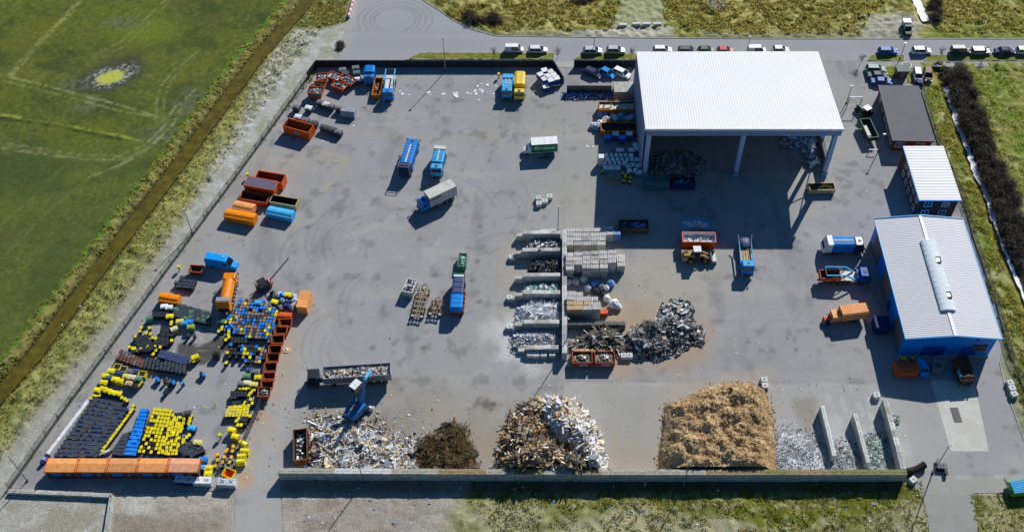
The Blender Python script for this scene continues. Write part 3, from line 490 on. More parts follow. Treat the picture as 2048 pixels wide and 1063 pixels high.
# water
wm = bpy.data.materials.new('ditch_water'); wm.use_nodes = True; b = wm.node_tree.nodes['Principled BSDF']; b.inputs['Roughness'].default_value = .18; b.inputs['Specular IOR Level'].default_value = .35
nn = wm.node_tree.nodes.new('ShaderNodeTexNoise'); nn.inputs['Scale'].default_value = .7; gg = wm.node_tree.nodes.new('ShaderNodeNewGeometry'); wm.node_tree.links.new(gg.outputs['Position'], nn.inputs['Vector'])
cr = wm.node_tree.nodes.new('ShaderNodeValToRGB'); cr.color_ramp.elements[0].position = .35; cr.color_ramp.elements[1].position = .7; cr.color_ramp.elements[0].color = (*C((84, 76, 26)), 1); cr.color_ramp.elements[1].color = (*C((108, 98, 36)), 1); wm.node_tree.links.new(nn.outputs[0], cr.inputs[0]); wm.node_tree.links.new(cr.outputs[0], b.inputs['Base Color'])
def ribbon(name, pts, hw, z, m, kind='structure', jag=0, step=1.2):
    vs = []; fs = []; L = []
    for a, b in zip(pts[:-1], pts[1:]):
        a, b = Vector(a), Vector(b); n = max(1, int((b-a).length/step))
        for k in range(n): L.append((a.lerp(b, k/n), (b-a).normalized()))
    L.append((Vector(pts[-1]), L[-1][1]))
    for p, d in L:
        nx = Vector((-d.y, d.x)); a = hw*(1+random.uniform(-jag, jag)); e = hw*(1+random.uniform(-jag, jag))
        vs += [(p.x+nx.x*a, p.y+nx.y*a, z), (p.x-nx.x*e, p.y-nx.y*e, z)]
    for k in range(len(L)-1): fs.append((2*k, 2*k+1, 2*k+3, 2*k+2))
    me = bpy.data.meshes.new(name); me.from_pydata(vs, [], fs); me.materials.append(m); o = bpy.data.objects.new(name, me); COL.objects.link(o); tag(o, kind=kind); return o
ribbon('ditch_water', ditch, 1.55, -.9, wm); ribbon('foam_stream', rditch[1:9], .62, -.35, MATS['foam'], jag=.45, step=.8); ribbon('foam_stream', rditch[8:], .3, -.35, MATS['foam'], jag=.6, step=.8); ribbon('foam_stream', stream, 1.0, -.12, MATS['foam'], jag=.25, step=.7)

# ---- tufts: grass and reeds nobody could count
def tufts(name, label, polys, n, hgt, mats, wts, lean=.35, width=.10, k=4, avoid=None, seed=3):
    rg = np.random.default_rng(seed); vs = []; fs = []; mi = []
    area = [abs(sum(a[0]*b[1]-a[1]*b[0] for a, b in zip(p, p[1:]+p[:1])))/2 for p in polys]; T = sum(area)
    V = []; M_ = []
    for p, ar in zip(polys, area):
        m = int(n*ar/T*1.0)+1; xs = [q[0] for q in p]; ys = [q[1] for q in p]; got = 0
        x = rg.uniform(min(xs), max(xs), m*6); y = rg.uniform(min(ys), max(ys), m*6); ok = inside(x, y, p)
        ok &= fbm(x, y, 2.0, seed) > .40
        if avoid is not None: ok &= avoid(x, y)
        x, y = x[ok][:m], y[ok][:m]; g = len(x)
        zz = -1.3*sstep(3.4, 1.3, dline(x, y, ditch))-.8*sstep(2.2, .7, dline(x, y, rditch)); ra = rough(x, y)*2; zz = zz+(fbm(x, y, 1.3, 61, 3)-.42)*ra
        for j in range(k):
            a = rg.uniform(0, 6.28, g); h = hgt*rg.uniform(.5, 1.3, g); ox, oy = rg.normal(0, .12, g), rg.normal(0, .12, g); b_ = rg.uniform(0, 6.28, g); wd = width*rg.uniform(.6, 1.5, g)
            p0 = np.stack([x+ox-np.cos(a)*wd, y+oy-np.sin(a)*wd, zz-.05], 1); p1 = np.stack([x+ox+np.cos(a)*wd, y+oy+np.sin(a)*wd, zz-.05], 1)
            p2 = np.stack([x+ox+np.cos(b_)*h*lean, y+oy+np.sin(b_)*h*lean, zz+h], 1)
            V.append(np.stack([p0, p1, p2], 1).reshape(-1, 3)); M_.append(rg.choice(len(mats), g, p=wts))
    V = np.concatenate(V); M_ = np.concatenate(M_); nf = len(M_)
    me = bpy.data.meshes.new(name); me.vertices.add(len(V)); me.vertices.foreach_set('co', V.astype(np.float32).ravel())
    me.loops.add(nf*3); me.loops.foreach_set('vertex_index', np.arange(nf*3, dtype=np.int32)); me.polygons.add(nf); me.polygons.foreach_set('loop_start', np.arange(0, nf*3, 3, dtype=np.int32)); me.update(calc_edges=True)
    for q in mats: me.materials.append(MATS[q])
    me.polygons.foreach_set('material_index', M_.astype(np.int32)); o = bpy.data.objects.new(name, me); COL.objects.link(o); tag(o, label, name.replace('_', ' '), kind='stuff')
def band(line, d0, d1, side):
    L = [Vector(p) for p in line]; a = []; b = []
    for i, p in enumerate(L):
        d = (L[min(i+1, len(L)-1)]-L[max(i-1, 0)]).normalized(); nx = Vector((-d.y, d.x))*side; a.append(tuple(p+nx*d0)); b.append(tuple(p+nx*d1))
    return a+b[::-1]
offroad = lambda x, y: np.maximum(sdist(x, y, YARD), sdist(x, y, ROAD)) < -.3
# line runs north to south: left-hand normal (+1) points east
tufts('bank_reeds', 'dry straw reeds along the banks of the brown ditch', [band(ditch[1:8], 1.8, 4.3, 1), band(ditch[1:8], 1.8, 5.0, -1)], 8000, .36, ['straw', 'dry_grass', 'grass', 'deep_grass'], [.3, .35, .2, .15], avoid=offroad)
tufts('rough_grass', 'rough tussocky grass between the ditch and the sand strip', [band(ditch[1:8], 4.2, 9.5, 1)], 4200, .26, ['straw', 'dry_grass', 'grass', 'deep_grass'], [.2, .35, .3, .15], avoid=offroad, seed=5)
tufts('meadow_grass', 'tall dry meadow grass north of the public road', [PP([(850, -20), (905, 38), (990, 62), (1225, 60), (1245, -20)]), PP([(1320, -20), (1330, 50), (1400, 68), (1720, 68), (1740, 30), (1800, -20)]), PP([(1870, -20), (1870, 66), (2070, 66), (2070, -20)]), PP([(610, 60), (640, -20), (700, -20), (690, 45)])], 16000, .34, ['straw', 'dry_grass', 'grass', 'deep_grass', 'leaf_brown'], [.22, .36, .2, .14, .08], avoid=offroad, seed=6)
tufts('strip_grass', 'green and yellow grass between the yard fence and the foam stream', [PP([(1848, 172), (1886, 168), (1906, 230), (1935, 310), (1990, 470), (2058, 650), (2058, 860), (2030, 760), (2010, 690), (1945, 470), (1880, 290)])], 6000, .25, ['straw', 'dry_grass', 'grass', 'bright_grass'], [.15, .35, .25, .25], seed=7)
tufts('pasture_grass', 'lush green pasture beyond the dark shrub row', [PP([(1940, 138), (2100, 138), (2100, 420), (2020, 380), (1975, 290), (1950, 200)])], 3500, .2, ['straw', 'dry_grass', 'grass', 'bright_grass'], [.08, .2, .37, .35], seed=8)
tufts('weeds', 'patchy weeds on the waste ground south of the block wall', [PP([(930, 988), (1240, 984), (1560, 986), (1845, 962), (1862, 1090), (1300, 1090), (1000, 1080)]), PP([(1940, 990), (2055, 990), (2060, 1090), (1960, 1090)])], 5000, .2, ['straw', 'dry_grass', 'grass', 'deep_grass'], [.15, .25, .3, .3], seed=9)
tufts('verge_weeds', 'thin weeds growing along the foot of the west fence', [band(PP([(512, 300), (473, 352), (213, 706), (24, 968)]), .1, .8, -1), band(PP([(640, 140), (512, 300)]), 0, .9, -1)], 700, .3, ['dry_grass', 'grass'], [.5, .5], seed=10)
# ================================================================ BUILDINGS
def quad(a, b, c, d): return [a, b, c, d]
# ---- open recycling hall
X0, X1, YF, YB, ZF, ZB = 22.35, 62.0, 156.2, 183.8, 14.15, 11.0
hall = thing('recycling_hall', 'large open fronted recycling hall with white mono pitch roof on pale columns', 'hall', (X0, YF, 0))
LX, LY = X1-X0, YB-YF
mb = MB(); mb.add([(0, 0, ZF), (LX, 0, ZF), (LX, LY, ZB), (0, LY, ZB), (0, 0, ZF-.35), (LX, 0, ZF-.35), (LX, LY, ZB-.35), (0, LY, ZB-.35)], [(0, 1, 2, 3), (7, 6, 5, 4), (4, 5, 1, 0), (5, 6, 2, 1), (6, 7, 3, 2), (7, 4, 0, 3)], 'hall_roof')
for k in range(int(LX/.55)):
    x = .25+k*.55; mb.add([(x, 0, ZF+.004), (x+.14, 0, ZF+.004), (x+.14, LY, ZB+.004), (x, LY, ZB+.004), (x+.04, 0, ZF+.035), (x+.1, 0, ZF+.035), (x+.1, LY, ZB+.035), (x+.04, LY, ZB+.035)], MB.HX, 'hall_rib')
mb.box((LX/2, -.03, ZF-.02), (LX+.3, .12, .5), 'white'); mb.box((-.06, LY/2, 0), (.01, .01, .01), 'white')
mb.build('roof', hall)
mb = MB(); mb.box((LX/2, .3, ZF-1.15), (LX-.4, .35, 1.5), 'cladding'); [mb.box((.5+k*.8, .11, ZF-1.15), (.08, .04, 1.5), 'cladding') for k in range(int(LX/.8))]; mb.build('fascia_beam', hall)
for x in (1.0, LX/2+.3, LX-1.0):
    mb = MB(); mb.box((x, 1.0, ZF/2-.3), (.85, 1.0, ZF-.8), 'column'); mb.box((x, 1.0, .5), (1.15, 1.3, 1.0), 'light_blue'); mb.box((x, .46, ZF-2), (.3, .1, .3), 'dark_grey'); mb.box((x, 1.0, 1.15), (1.3, 1.45, .28), 'amber'); mb.build('column', hall)
for y in (9, 18, LY-.6):
    for x in (.45, LX-.45):
        z = ZF+(ZB-ZF)*y/LY; mb = MB(); mb.box((x, y, z/2-.2), (.6, .8, z-.4), 'column'); mb.build('column', hall)
def wallpoly(name, x, y0, y1, z0, m, t=.25, open_tri=False):
    za, zb = ZF+(ZB-ZF)*y0/LY-.36, ZF+(ZB-ZF)*y1/LY-.36
    mb = MB(); mb.hexa([(x-t/2, y0, z0), (x+t/2, y0, z0), (x+t/2, y1, z0), (x-t/2, y1, z0), (x-t/2, y0, za), (x+t/2, y0, za), (x+t/2, y1, zb), (x-t/2, y1, zb)], m)
    n = int((y1-y0)/1.2)
    for k in range(1, n): yy = y0+(y1-y0)*k/n; mb.box((x-t/2-.03, yy, (z0+zb)/2), (.06, .08, zb-z0), m); mb.box((x+t/2+.03, yy, (z0+zb)/2), (.06, .08, zb-z0), m)
    mb.build(name, hall)
wallpoly('side_wall', .12, 2.4, LY-.5, 0, 'cladding'); wallpoly('side_wall', LX-.12, 12.5, LY-.5, 0, 'cladding')
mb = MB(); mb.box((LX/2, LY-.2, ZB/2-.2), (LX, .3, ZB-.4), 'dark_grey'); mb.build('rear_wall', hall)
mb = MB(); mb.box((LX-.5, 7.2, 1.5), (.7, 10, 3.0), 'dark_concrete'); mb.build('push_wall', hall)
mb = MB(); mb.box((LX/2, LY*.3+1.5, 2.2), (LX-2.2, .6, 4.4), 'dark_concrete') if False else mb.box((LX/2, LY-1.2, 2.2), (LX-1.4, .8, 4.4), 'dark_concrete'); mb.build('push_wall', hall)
for k, (a, b) in enumerate([((LX-.12, 1.6, ZF-1.4), (LX-.12, 8.8, 4)), ((LX-.12, 8.8, ZF-2.4), (LX-.12, 1.6, 4)), ((.12, 1.4, 2), (.12, 2.3, ZF-2))]):
    mb = MB(); mb.bar(a, b, .18, 'column'); mb.build('brace', hall)
for y in (9, 18):
    z = ZF+(ZB-ZF)*y/LY-.8; mb = MB(); mb.box((LX/2, y, z), (LX-1.2, .3, .7), 'steel'); mb.build('rafter', hall)

# ---- blue hall with barrel rooflight
bh = thing('workshop_hall', 'bright blue workshop hall with ribbed grey roof and long barrel rooflight', 'hall', (66.85, 111.05, 0))
BW, BL, ZE, ZR = 17.05, 28.6, 6.0, 6.95
mb = MB(); i = .45
poly = [(i, ZE-.25), (BW-i, ZE-.25), (BW/2, ZR-.3)]
def gable(mb, y0, y1, m, x0, x1, z0=0):
    vs = [(x0, y0, z0), (x1, y0, z0), (x1, y0, ZE-.2), (BW/2, y0, ZR-.22), (x0, y0, ZE-.2)]; n = 5
    vs += [(a, y1, c) for a, b, c in vs]; mb.add(vs, [(0, 1, 2, 3, 4), (9, 8, 7, 6, 5)]+[(k, 5+k, 5+(k+1) % n, (k+1) % n) for k in range(n)], m)
gable(mb, .5, BL-.5, 'hall_blue', .45, BW-.45)
for k in range(26): mb.box((.75+k*.62, .49, 3.0), (.05, .05, 5.6), 'hall_blue')
for k in range(44): mb.box((.44, .9+k*.62, 3.0), (.05, .05, 5.6), 'hall_blue')
mb.build('walls', bh)
mb = MB()
for sgn in (0, 1):
    a = 0 if sgn == 0 else BW; 
    q = [(a, 0, ZE), (BW/2, 0, ZR), (BW/2, BL, ZR), (a, BL, ZE)]; ql = [(x, y, z-.18) for x, y, z in q]
    mb.hexa([ql[0], ql[1], ql[2], ql[3], q[0], q[1], q[2], q[3]] if sgn == 0 else [ql[1], ql[0], ql[3], ql[2], q[1], q[0], q[3], q[2]], 'roof_panel' if 'roof_panel' in MATS else 'silver')
    n = int(BL/.42)
    for k in range(n):
        y = .2+k*.42; e = .05
        p = [(a, y, ZE+.003), (BW/2, y, ZR+.003), (BW/2, y+.12, ZR+.003), (a, y+.12, ZE+.003), (a, y+.03, ZE+.045), (BW/2, y+.03, ZR+.045), (BW/2, y+.09, ZR+.045), (a, y+.09, ZE+.045)]
        if sgn: p = [p[1], p[0], p[3], p[2], p[5], p[4], p[7], p[6]]
        mb.hexa(p, 'roof_rib')
mb.box((BW/2, BL/2, ZR+.06), (.55, BL, .1), 'white'); mb.build('roof', bh)
mb = MB()
for y in (-.06, BL+.06):
    for a, b in (((-.1, y, ZE-.02), (BW/2, y, ZR+.03)), ((BW/2, y, ZR+.03), (BW+.1, y, ZE-.02))): mb.bar(a, b, .16, 'trim_blue', .34)
mb.bar((-.09, 0, ZE-.05), (-.09, BL, ZE-.05), .16, 'trim_blue', .2); mb.bar((BW+.09, 0, ZE-.05), (BW+.09, BL, ZE-.05), .16, 'trim_blue', .2); mb.build('roof_trim', bh)
# rooflight: half barrel
c0, c1 = P(1853, 478, 7.6), P(1902, 617, 7.6); mb = MB(); L0, L1 = c0.y-111.05, c1.y-111.05; rw = 1.45; rings = []; n = 26
for k in range(n+1):
    y = L1+(L0-L1)*k/n; e = 0
    rings.append([(BW/2+(rw+e)*math.cos(t), y, ZR-.02+(rw*.36+e)*math.sin(t)) for t in [math.pi*j/10 for j in range(11)]])
mb.loft(rings, 'rooflight')
for k in range(1, 13): yy = L1+(L0-L1)*k/13; mb.loft([[(BW/2+(rw+.015)*math.cos(t), yy+dy_, ZR-.02+(rw*.36+.015)*math.sin(t)) for t in [math.pi*j/10 for j in range(11)]] for dy_ in (0, .06)], 'steel')
rl = mb.build('rooflight', bh)
for fr in (.30, .80):
    y = L0+(L1-L0)*fr; mb = MB(); mb.box((BW/2+.75, y, ZR+.45), (.8, 1.1, .2), 'silver'); mb.box((BW/2+1.15, y, ZR+.5), (.12, 1.3, .35), 'dark_grey'); mb.box((BW/2+.8, y+.6, ZR+.55), (.8, .1, .25), 'dark_grey'); mb.box((BW/2+.8, y-.6, ZR+.55), (.8, .1, .25), 'dark_grey'); mb.build('vent_flap', rl)
for y, w_, h_ in ((23.8, 4.6, 4.8), (14.8, 5.2, 4.6), (11, 1.2, 2.1), (4.0, 4.8, 4.8)):
    mb = MB(); mb.box((.38, y, h_/2+.05), (.16, w_, h_), 'bin_grey' if w_ > 2 else 'dark_blue'); 
    for k in range(6): mb.box((.28, y, .4+k*h_/6.2), (.06, w_-.1, .06), 'dark_grey')
    mb.build('roller_door' if w_ > 2 else 'door', bh)
for x in (3.2, 13.2): mb = MB(); mb.box((x, .38, 5.0), (.35, .25, .25), 'dark_grey'); mb.build('wall_lamp', bh)
mb = MB(); mb.box((14.2, .4, 2.6), (2.6, .1, 2.0), 'dark_grey'); [mb.box((14.2, .32, 1.9+k*.5), (2.5, .06, .1), 'rust') for k in range(4)]; mb.build('louvre', bh)
for x, wd in ((6.2, 4.0), (12.6, 2.6)): mb = MB(); mb.box((x, .4, 1.5), (wd, .12, 2.9), 'door_blue'); [mb.box((x, .32, .5+k*.5), (wd, .05, .05), 'dark_blue') for k in range(5)]; mb.build('roller_door', bh)
mb = MB(); mb.box((BW/2, .35, .15), (BW-.8, .25, .3), 'concrete'); mb.build('plinth', bh)

# ---- brick buildings
def window(par, x, y, z, w_, h_, face):
    mb = MB(); t = .1
    if face == 'S': mb.box((x, y-.03, z), (w_, t, h_), 'glass'); f = mb.build('window', par); m2 = MB(); [m2.box(a, b, 'white') for a, b in (((x, y-.09, z-h_/2), (w_+.2, .16, .1)), ((x, y-.07, z+h_/2), (w_+.1, .1, .09)), ((x-w_/2, y-.07, z), (.09, .1, h_)), ((x+w_/2, y-.07, z), (.09, .1, h_)), ((x, y-.07, z), (.08, .1, h_)))]
    else: mb.box((x-.03, y, z), (t, w_, h_), 'glass'); f = mb.build('window', par); m2 = MB(); [m2.box(a, b, 'white') for a, b in (((x-.09, y, z-h_/2), (.16, w_+.2, .1)), ((x-.07, y, z+h_/2), (.1, w_+.1, .09)), ((x-.07, y-w_/2, z), (.1, .09, h_)), ((x-.07, y+w_/2, z), (.1, .09, h_)), ((x-.07, y, z), (.1, .08, h_)))]
    m2.build('frame', f)
ob = thing('office_building', 'two storey dark brick office block with white ribbed flat roof', 'building', (77.05, 145.2, 0))
mb = MB(); mb.box((4.05, 7.5, 2.6), (7.7, 14.5, 5.2), 'dark_brick'); mb.build('walls', ob)
mb = MB(); mb.box((4.05, 7.5, 5.36), (8.3, 15.1, .28), 'roof_white'); [mb.box((4.05, .5+k*.78, 5.52), (8.2, .16, .05), 'roof_white') for k in range(19)]; mb.build('roof', ob)
mb = MB(); mb.box((4.05, -.12, 5.34), (8.5, .12, .26), 'trim_blue'); mb.box((-.15, 7.5, 5.34), (.1, 15.2, .26), 'trim_blue'); mb.build('roof_trim', ob)
for x in (2.1, 5.6):
    for z in (1.5, 3.9): window(ob, x, .24, z, 1.4, 1.15, 'S')
for k in range(5):
    for z in (1.4, 3.85): window(ob, .19, 1.6+k*2.35, z, 1.2, 1.1, 'W')
br = thing('brick_building', 'single storey brown brick building with flat dark grey roof', 'building', (76.3, 164.3, 0), R(-1.5))
mb = MB(); mb.box((4.3, 8.65, 1.45), (8.1, 16.8, 2.9), 'brick'); mb.build('walls', br)
mb = MB(); mb.box((4.3, 8.65, 3.06), (8.8, 17.4, .3), 'roof_grey'); mb.box((4.3, -.1, 3.1), (8.9, .12, .34), 'dark_grey'); mb.box((-.16, 8.65, 3.1), (.12, 17.5, .34), 'dark_grey'); mb.build('roof', br)
for x in (1.3, 2.2, 5.5, 6.5): window(br, x, .23, 1.7, .8, 1.3, 'S')
for y in (1.8, 4.1, 6.5, 8.7, 11.5, 14.2): window(br, .22, y, 1.6, 1.5, 1.1, 'W')
c = P(1800, 152); sh_ = thing('parking_shed', 'small dark shed with flat pale green roof between parked cars', 'shed', (c.x, c.y, 0), R(1)); mb = MB(); mb.box((0, 0, 1.1), (2.3, 1.9, 2.2), 'dark_grey'); mb.build('walls', sh_); mb = MB(); mb.box((0, 0, 2.28), (2.8, 2.3, .14), 'shed_roof'); mb.build('roof', sh_); mb = MB(); mb.box((0, -.98, 1.0), (.9, .06, 1.9), 'bin_grey'); mb.build('door', sh_)
c = P(1811, 137); mb = MB()
for a in (-1, 1):
    for b in (-1, 1): mb.box((a, b*.9, .5), (.12, .12, 1.0), 'white')
    mb.box((a, 0, 1.0), (.22, 2.0, .12), 'offwhite')
for b in (-1, 1): mb.box((0, b*.9, 1.0), (2.2, .2, .12), 'offwhite')
mb.box((0, 0, .1), (1.7, 1.5, .2), 'bin_grey'); one(mb, 'bike_stand', 'white square rail frame of a bike stand by the pavement', 'stand', (c.x, c.y, 0))

# ================================================================ WALLS AND FENCES
def boardwall(name, label, p0, p1, h, m, t=.2):
    a, b = P(*p0), P(*p1); d = (b-a); L = d.length; rz = math.atan2(d.y, d.x); w_ = thing(name, label, 'wall', a, rz)
    mb = MB(); mb.box((L/2, 0, h/2), (L, t, h), m); 
    for k in range(int(L/.5)): mb.box((k*.5+.2, -t/2-.02, h/2), (.05, .04, h-.1), m)
    mb.build('boards', w_)
    n = int(L/2.5)
    for k in range(n+1): mb = MB(); mb.box((L*k/n, -t/2-.09, h/2), (.14, .14, h), 'dark_grey'); mb.build('post', w_)
    return w_
boardwall('board_fence', 'long dark board fence along the pavement on the north side of the yard', (634, 134), (1106, 134), 2.0, 'fence_shade')
boardwall('board_fence', 'dark board fence behind the row of three cars by the hall', (1148, 134), (1270, 134), 2.0, 'fence_shade')
boardwall('board_fence', 'short dark board fence turning in beside the wrapped blue cubes', (1107, 135), (1127, 168), 2.0, 'fence_shade')
boardwall('board_fence', 'short dark fence closing the north west corner of the yard', (617, 157), (633, 135), 2.0, 'fence_shade')
boardwall('board_fence', 'low dark wall above the crushed blue bottles', (1134, 184), (1222, 184.5), 2.0, 'dark_concrete')
c = P(1224, 184); c2 = P(1268, 184)
mb = MB(); mb.box((0, 0, 1.0), (4.4, 3.4, 2.0), 'concrete'); c = P(1246, 187); one(mb, 'concrete_store', 'flat topped pale concrete box store beside the hall wall', 'store', (c.x, c.y, 0))

def pick_top(f): return random.choice(['wall_top', 'wall_top', 'wall_top_brown', 'white_concrete']) if f < .45 else random.choice(['wall_top', 'wall_top_moss', 'wall_top_brown', 'wall_top'])
def blockwall(name, label, pts, h, t=.8, m='concrete', mtop=None, bl=1.6, ragged=0):
    W_ = [P(*p) for p in pts]; w_ = thing(name, label, 'wall', W_[0])
    rows = max(1, round(h/.8))
    for i, (a, b) in enumerate(zip(W_[:-1], W_[1:])):
        d = b-a; L = d.length; u = d/L; rz = math.atan2(d.y, d.x); mb = MB(); n = max(1, round(L/bl))
        runm = []; 
        while mtop == 'RUN' and len(runm) < n: runm += [pick_top(len(runm)/n)]*random.randint(2, 6)
        for r in range(rows):
            for k in range(n):
                lx = (k+.5)*L/n; z = (r+.5)*h/rows
                if ragged and r == rows-1 and (k < ragged): continue
                q = a+u*lx-W_[0]; mm = m if r < rows-1 or not mtop else (runm[k] if mtop == 'RUN' else random.choice(mtop))
                mb.box((q.x+random.uniform(-.02, .02), q.y+random.uniform(-.02, .02), z), (L/n-.04, t+random.uniform(-.03, .03), h/rows-.03), m, rz, mtop=mm)
                if r == rows-1:
                    for e in (-.4, 0, .4) : 
                        if L/n > 1.2: mb.box((q.x+u.x*e, q.y+u.y*e, z+h/rows/2+.02), (.18, .18, .06), mm, rz)
        mb.build('block_course', w_)
    return w_
blockwall('block_wall', 'long grey concrete block wall with mossy top along the southern heaps', [(561, 954), (1200, 957), (1806, 957)], 2.5, 1.0, 'wall_block', 'RUN')
blockwall('block_wall', 'central concrete block wall between the scrap bays and the bale stacks', [(1128.5, 474), (1128.5, 720)], 2.4, .9, 'concrete', ['white_concrete', 'concrete'])
for i, (a, b, lb) in enumerate([((1033, 478), (1121, 478), 'northernmost bay divider of concrete blocks above the shiny profile scrap'), ((1030, 513), (1120, 512), 'block divider between the profile scrap and the black scrap'), ((1030, 563), (1120, 562), 'block divider between the black scrap and the pale sacks'), ((1030, 597), (1120, 597), 'block divider between the pale sacks and the white frames'), ((1030, 656), (1118, 656), 'block divider between the white frames and the white plastic heap'), ((1036, 703), (1118, 702), 'low southern block divider in front of the white plastic heap')]):
    blockwall('bay_divider', lb, [a, b], 2.2 if i < 5 else 1.5, .8, 'concrete', ['white_concrete', 'concrete'], ragged=1)
blockwall('bay_divider', 'leftmost leaning divider among the grey glass heaps', [(1640, 822), (1664, 922)], 2.0, .7, 'concrete', ['white_concrete'])
blockwall('bay_divider', 'middle divider among the grey glass heaps', [(1705, 838), (1731, 935)], 2.0, .7, 'concrete', ['white_concrete'])
blockwall('bay_divider', 'tall right hand divider with studded blocks beside the weighbridge', [(1764, 812), (1800, 950)], 2.4, .9, 'concrete', ['white_concrete', 'concrete', 'wall_top'])
blockwall('bay_divider', 'timber topped block divider in front of the pipe scrap', [(1146, 708), (1225, 708)], 1.3, .7, 'dark_concrete', ['wood', 'pale_wood'])
blockwall('bay_divider', 'dark block divider between bales and pipe scrap', [(1136, 655), (1250, 655)], 1.6, .8, 'dark_concrete', ['dark_concrete'])
# low kerb wall in the south west
blockwall('kerb_wall', 'low concrete retaining kerb in the south west corner', [(20, 984), (226, 993), (212, 1080)], .7, .7, 'concrete', ['concrete'])

def meshfence(label, pts, h=2.0, step=3.0):
    W_ = [P(*p) for p in pts]; f = thing('wire_fence', label, 'fence', W_[0]); mb = MB()
    for a, b in zip(W_[:-1], W_[1:]):
        L = (b-a).length; n = max(1, int(L/step)); o = W_[0]
        for k in range(n+1):
            q = a.lerp(b, k/n)-o; m2 = MB(); m2.cyl((q.x, q.y, -.3), (q.x, q.y, h), .06, 'dark_grey', 6)
            if k % 5 == 2: m2.bar((q.x, q.y, h*.8), (q.x+.9, q.y+.4, 0), .06, 'dark_grey')
            m2.build('post', f)
        for z in (.1, .3, .5, .8, 1.1, 1.4, 1.7, h): mb.bar((a.x-o.x, a.y-o.y, z), (b.x-o.x, b.y-o.y, z), .035, 'fence_wire')
        n = int(L/.3)
        for k in range(n): q = a.lerp(b, k/n)-o; mb.box((q.x, q.y, h/2), (.025, .025, h), 'fence_wire')
        mb.bar((a.x-o.x, a.y-o.y, .08), (b.x-o.x, b.y-o.y, .08), .12, 'dark_concrete', .3)
    mb.build('wire_mesh', f)
meshfence('long wire mesh fence with leaning stays down the west side of the yard', [(616, 158), (512, 302), (473, 355), (343, 531), (213, 708), (118, 838), (20, 978)])
meshfence('thin wire fence along the grass strip behind the buildings', [(1841, 180), (1876, 290), (1928, 405), (1944, 470), (1993, 612), (2018, 704), (2040, 760), (2075, 850)], 1.8, 4)
# bent grey steel fence beside the yellow bins
meshfence('short steel mesh screen leaning beside the yellow rubbish bins', [(534, 782), (514, 830), (480, 905)], 1.6, 2.5)

# ---- lamp posts
def lamppost(label, x, y, h, arm=None, group=None, head='lamp'):
    c = P(x, y); t = thing('lamp_post', label, 'lamp post', c, group=group); m = MB(); m.cyl((0, 0, 0), (0, 0, h), .11, 'steel', 8, .07); m.box((0, 0, .15), (.35, .35, .3), 'dark_grey'); m.build('pole', t)
    m = MB(); a = arm or (0, 0)
    m.box((a[0]*.5, a[1]*.5, h+.05), (.6, .35, .14), head); 
    if arm: m.bar((0, 0, h), (a[0], a[1], h), .08, 'steel')
    m.build('lamp_head', t); return t
lamppost('tall lamp post at the foot of the long north fence', 891, 143, 9.7)
lamppost('lamp post behind the mossy south wall near the wood chips', 1367, 972, 8.75)
lamppost('lamp post on the bare sand west of the mesh fence', 385, 466, 7.2)
lamppost('lamp post in the far south west corner of the yard', 55, 961, 9.0)
lamppost('lamp post at the north end of the central block wall', 1115.8, 462, 7.3)
lamppost('lamp post south of the weighbridge beside the tyre row', 1865, 945, 9.5)
lamppost('slim lamp post at the entrance by the hall roof corner', 1693, 206, 5.0)
lamppost('slim lamp post in the shade west of the brick building', 1757, 302, 5.0)
lamppost('lamp post beside the central wall above the pipe scrap', 1133, 694, 9.0)
lamppost('lamp post just outside the west part of the south wall', 727, 964, 9.0)
for lb, x in (('lamp post on the public road north of the hall gap', 1187), ('lamp post on the public road above the middle of the hall roof', 1494), ('lamp post on the public road above the car park', 1800)):
    lamppost(lb, x, 118 if x == 1800 else 105, 4.6)
# bare saplings in the verge
def sapling(seed, h=3.2):
    rr = random.Random(seed); mb = MB(); mb.cyl((0, 0, 0), (0, 0, h*.75), .05, 'twig', 5, .025); t = MB()
    for k in range(26):
        z = rr.uniform(h*.3, h*.75); a = rr.uniform(0, 6.28); r = rr.uniform(.4, 1.0); p = Vector((0, 0, z)); q = p+Vector((math.cos(a)*r, math.sin(a)*r, r*1.0)); t.bar(p, q, .03, 'twig')
        for j in range(3): s_ = p.lerp(q, rr.uniform(.3, .9)); t.bar(s_, s_+Vector((rr.uniform(-.4, .4), rr.uniform(-.4, .4), rr.uniform(.1, .5))), .018, 'twig')
    return mb, t
for k, (x, y) in enumerate([(988, 116), (1262, 116), (1720, 130), (1880, 116), (1966, 117), (1998, 118), (1115, 118)]):
    c = P(x, y); t = thing('young_tree', ['leafless sapling on the verge left of the white parked van', 'leafless sapling on the verge beside the silver cars', 'leafless sapling at the mouth of the car park', 'leafless sapling on the verge west of the dark parked van', 'leafless sapling on the verge in front of the silver estate', 'leafless sapling on the verge behind the dark blue parked car', 'leafless sapling by the yard gate on the verge end'][k], 'tree', c); a, b = sapling(k); a.build('trunk', t); b.build('crown', t)

# ---- dark bare shrubs
def shrub(seed):
    rr = random.Random(seed); mb = MB(); 
    for k in range(150):
        a = rr.uniform(0, 6.28); r0 = rr.uniform(0, .5); e = rr.uniform(0, 1.45); h = rr.uniform(.5, 1.5)
        p = Vector((math.cos(a)*r0, math.sin(a)*r0, 0)); q = p+Vector((math.cos(a)*math.sin(e)*h*1.1, math.sin(a)*math.sin(e)*h*1.1, h*math.cos(e)*1.1+.25))
        mb.bar(p, q, .035, rr.choice(['twig', 'twig', 'twig_dark', 'twig_dark', 'twig_grey']))
        for j in range(5): s_ = p.lerp(q, rr.uniform(.3, 1)); mb.bar(s_, s_+Vector((rr.uniform(-.45, .45), rr.uniform(-.45, .45), rr.uniform(-.1, .45))), .022, rr.choice(['twig', 'twig_dark', 'twig_grey', 'leaf_brown']))
    return mb.mesh('bare_shrub')
SH = [shrub(s) for s in range(4)]
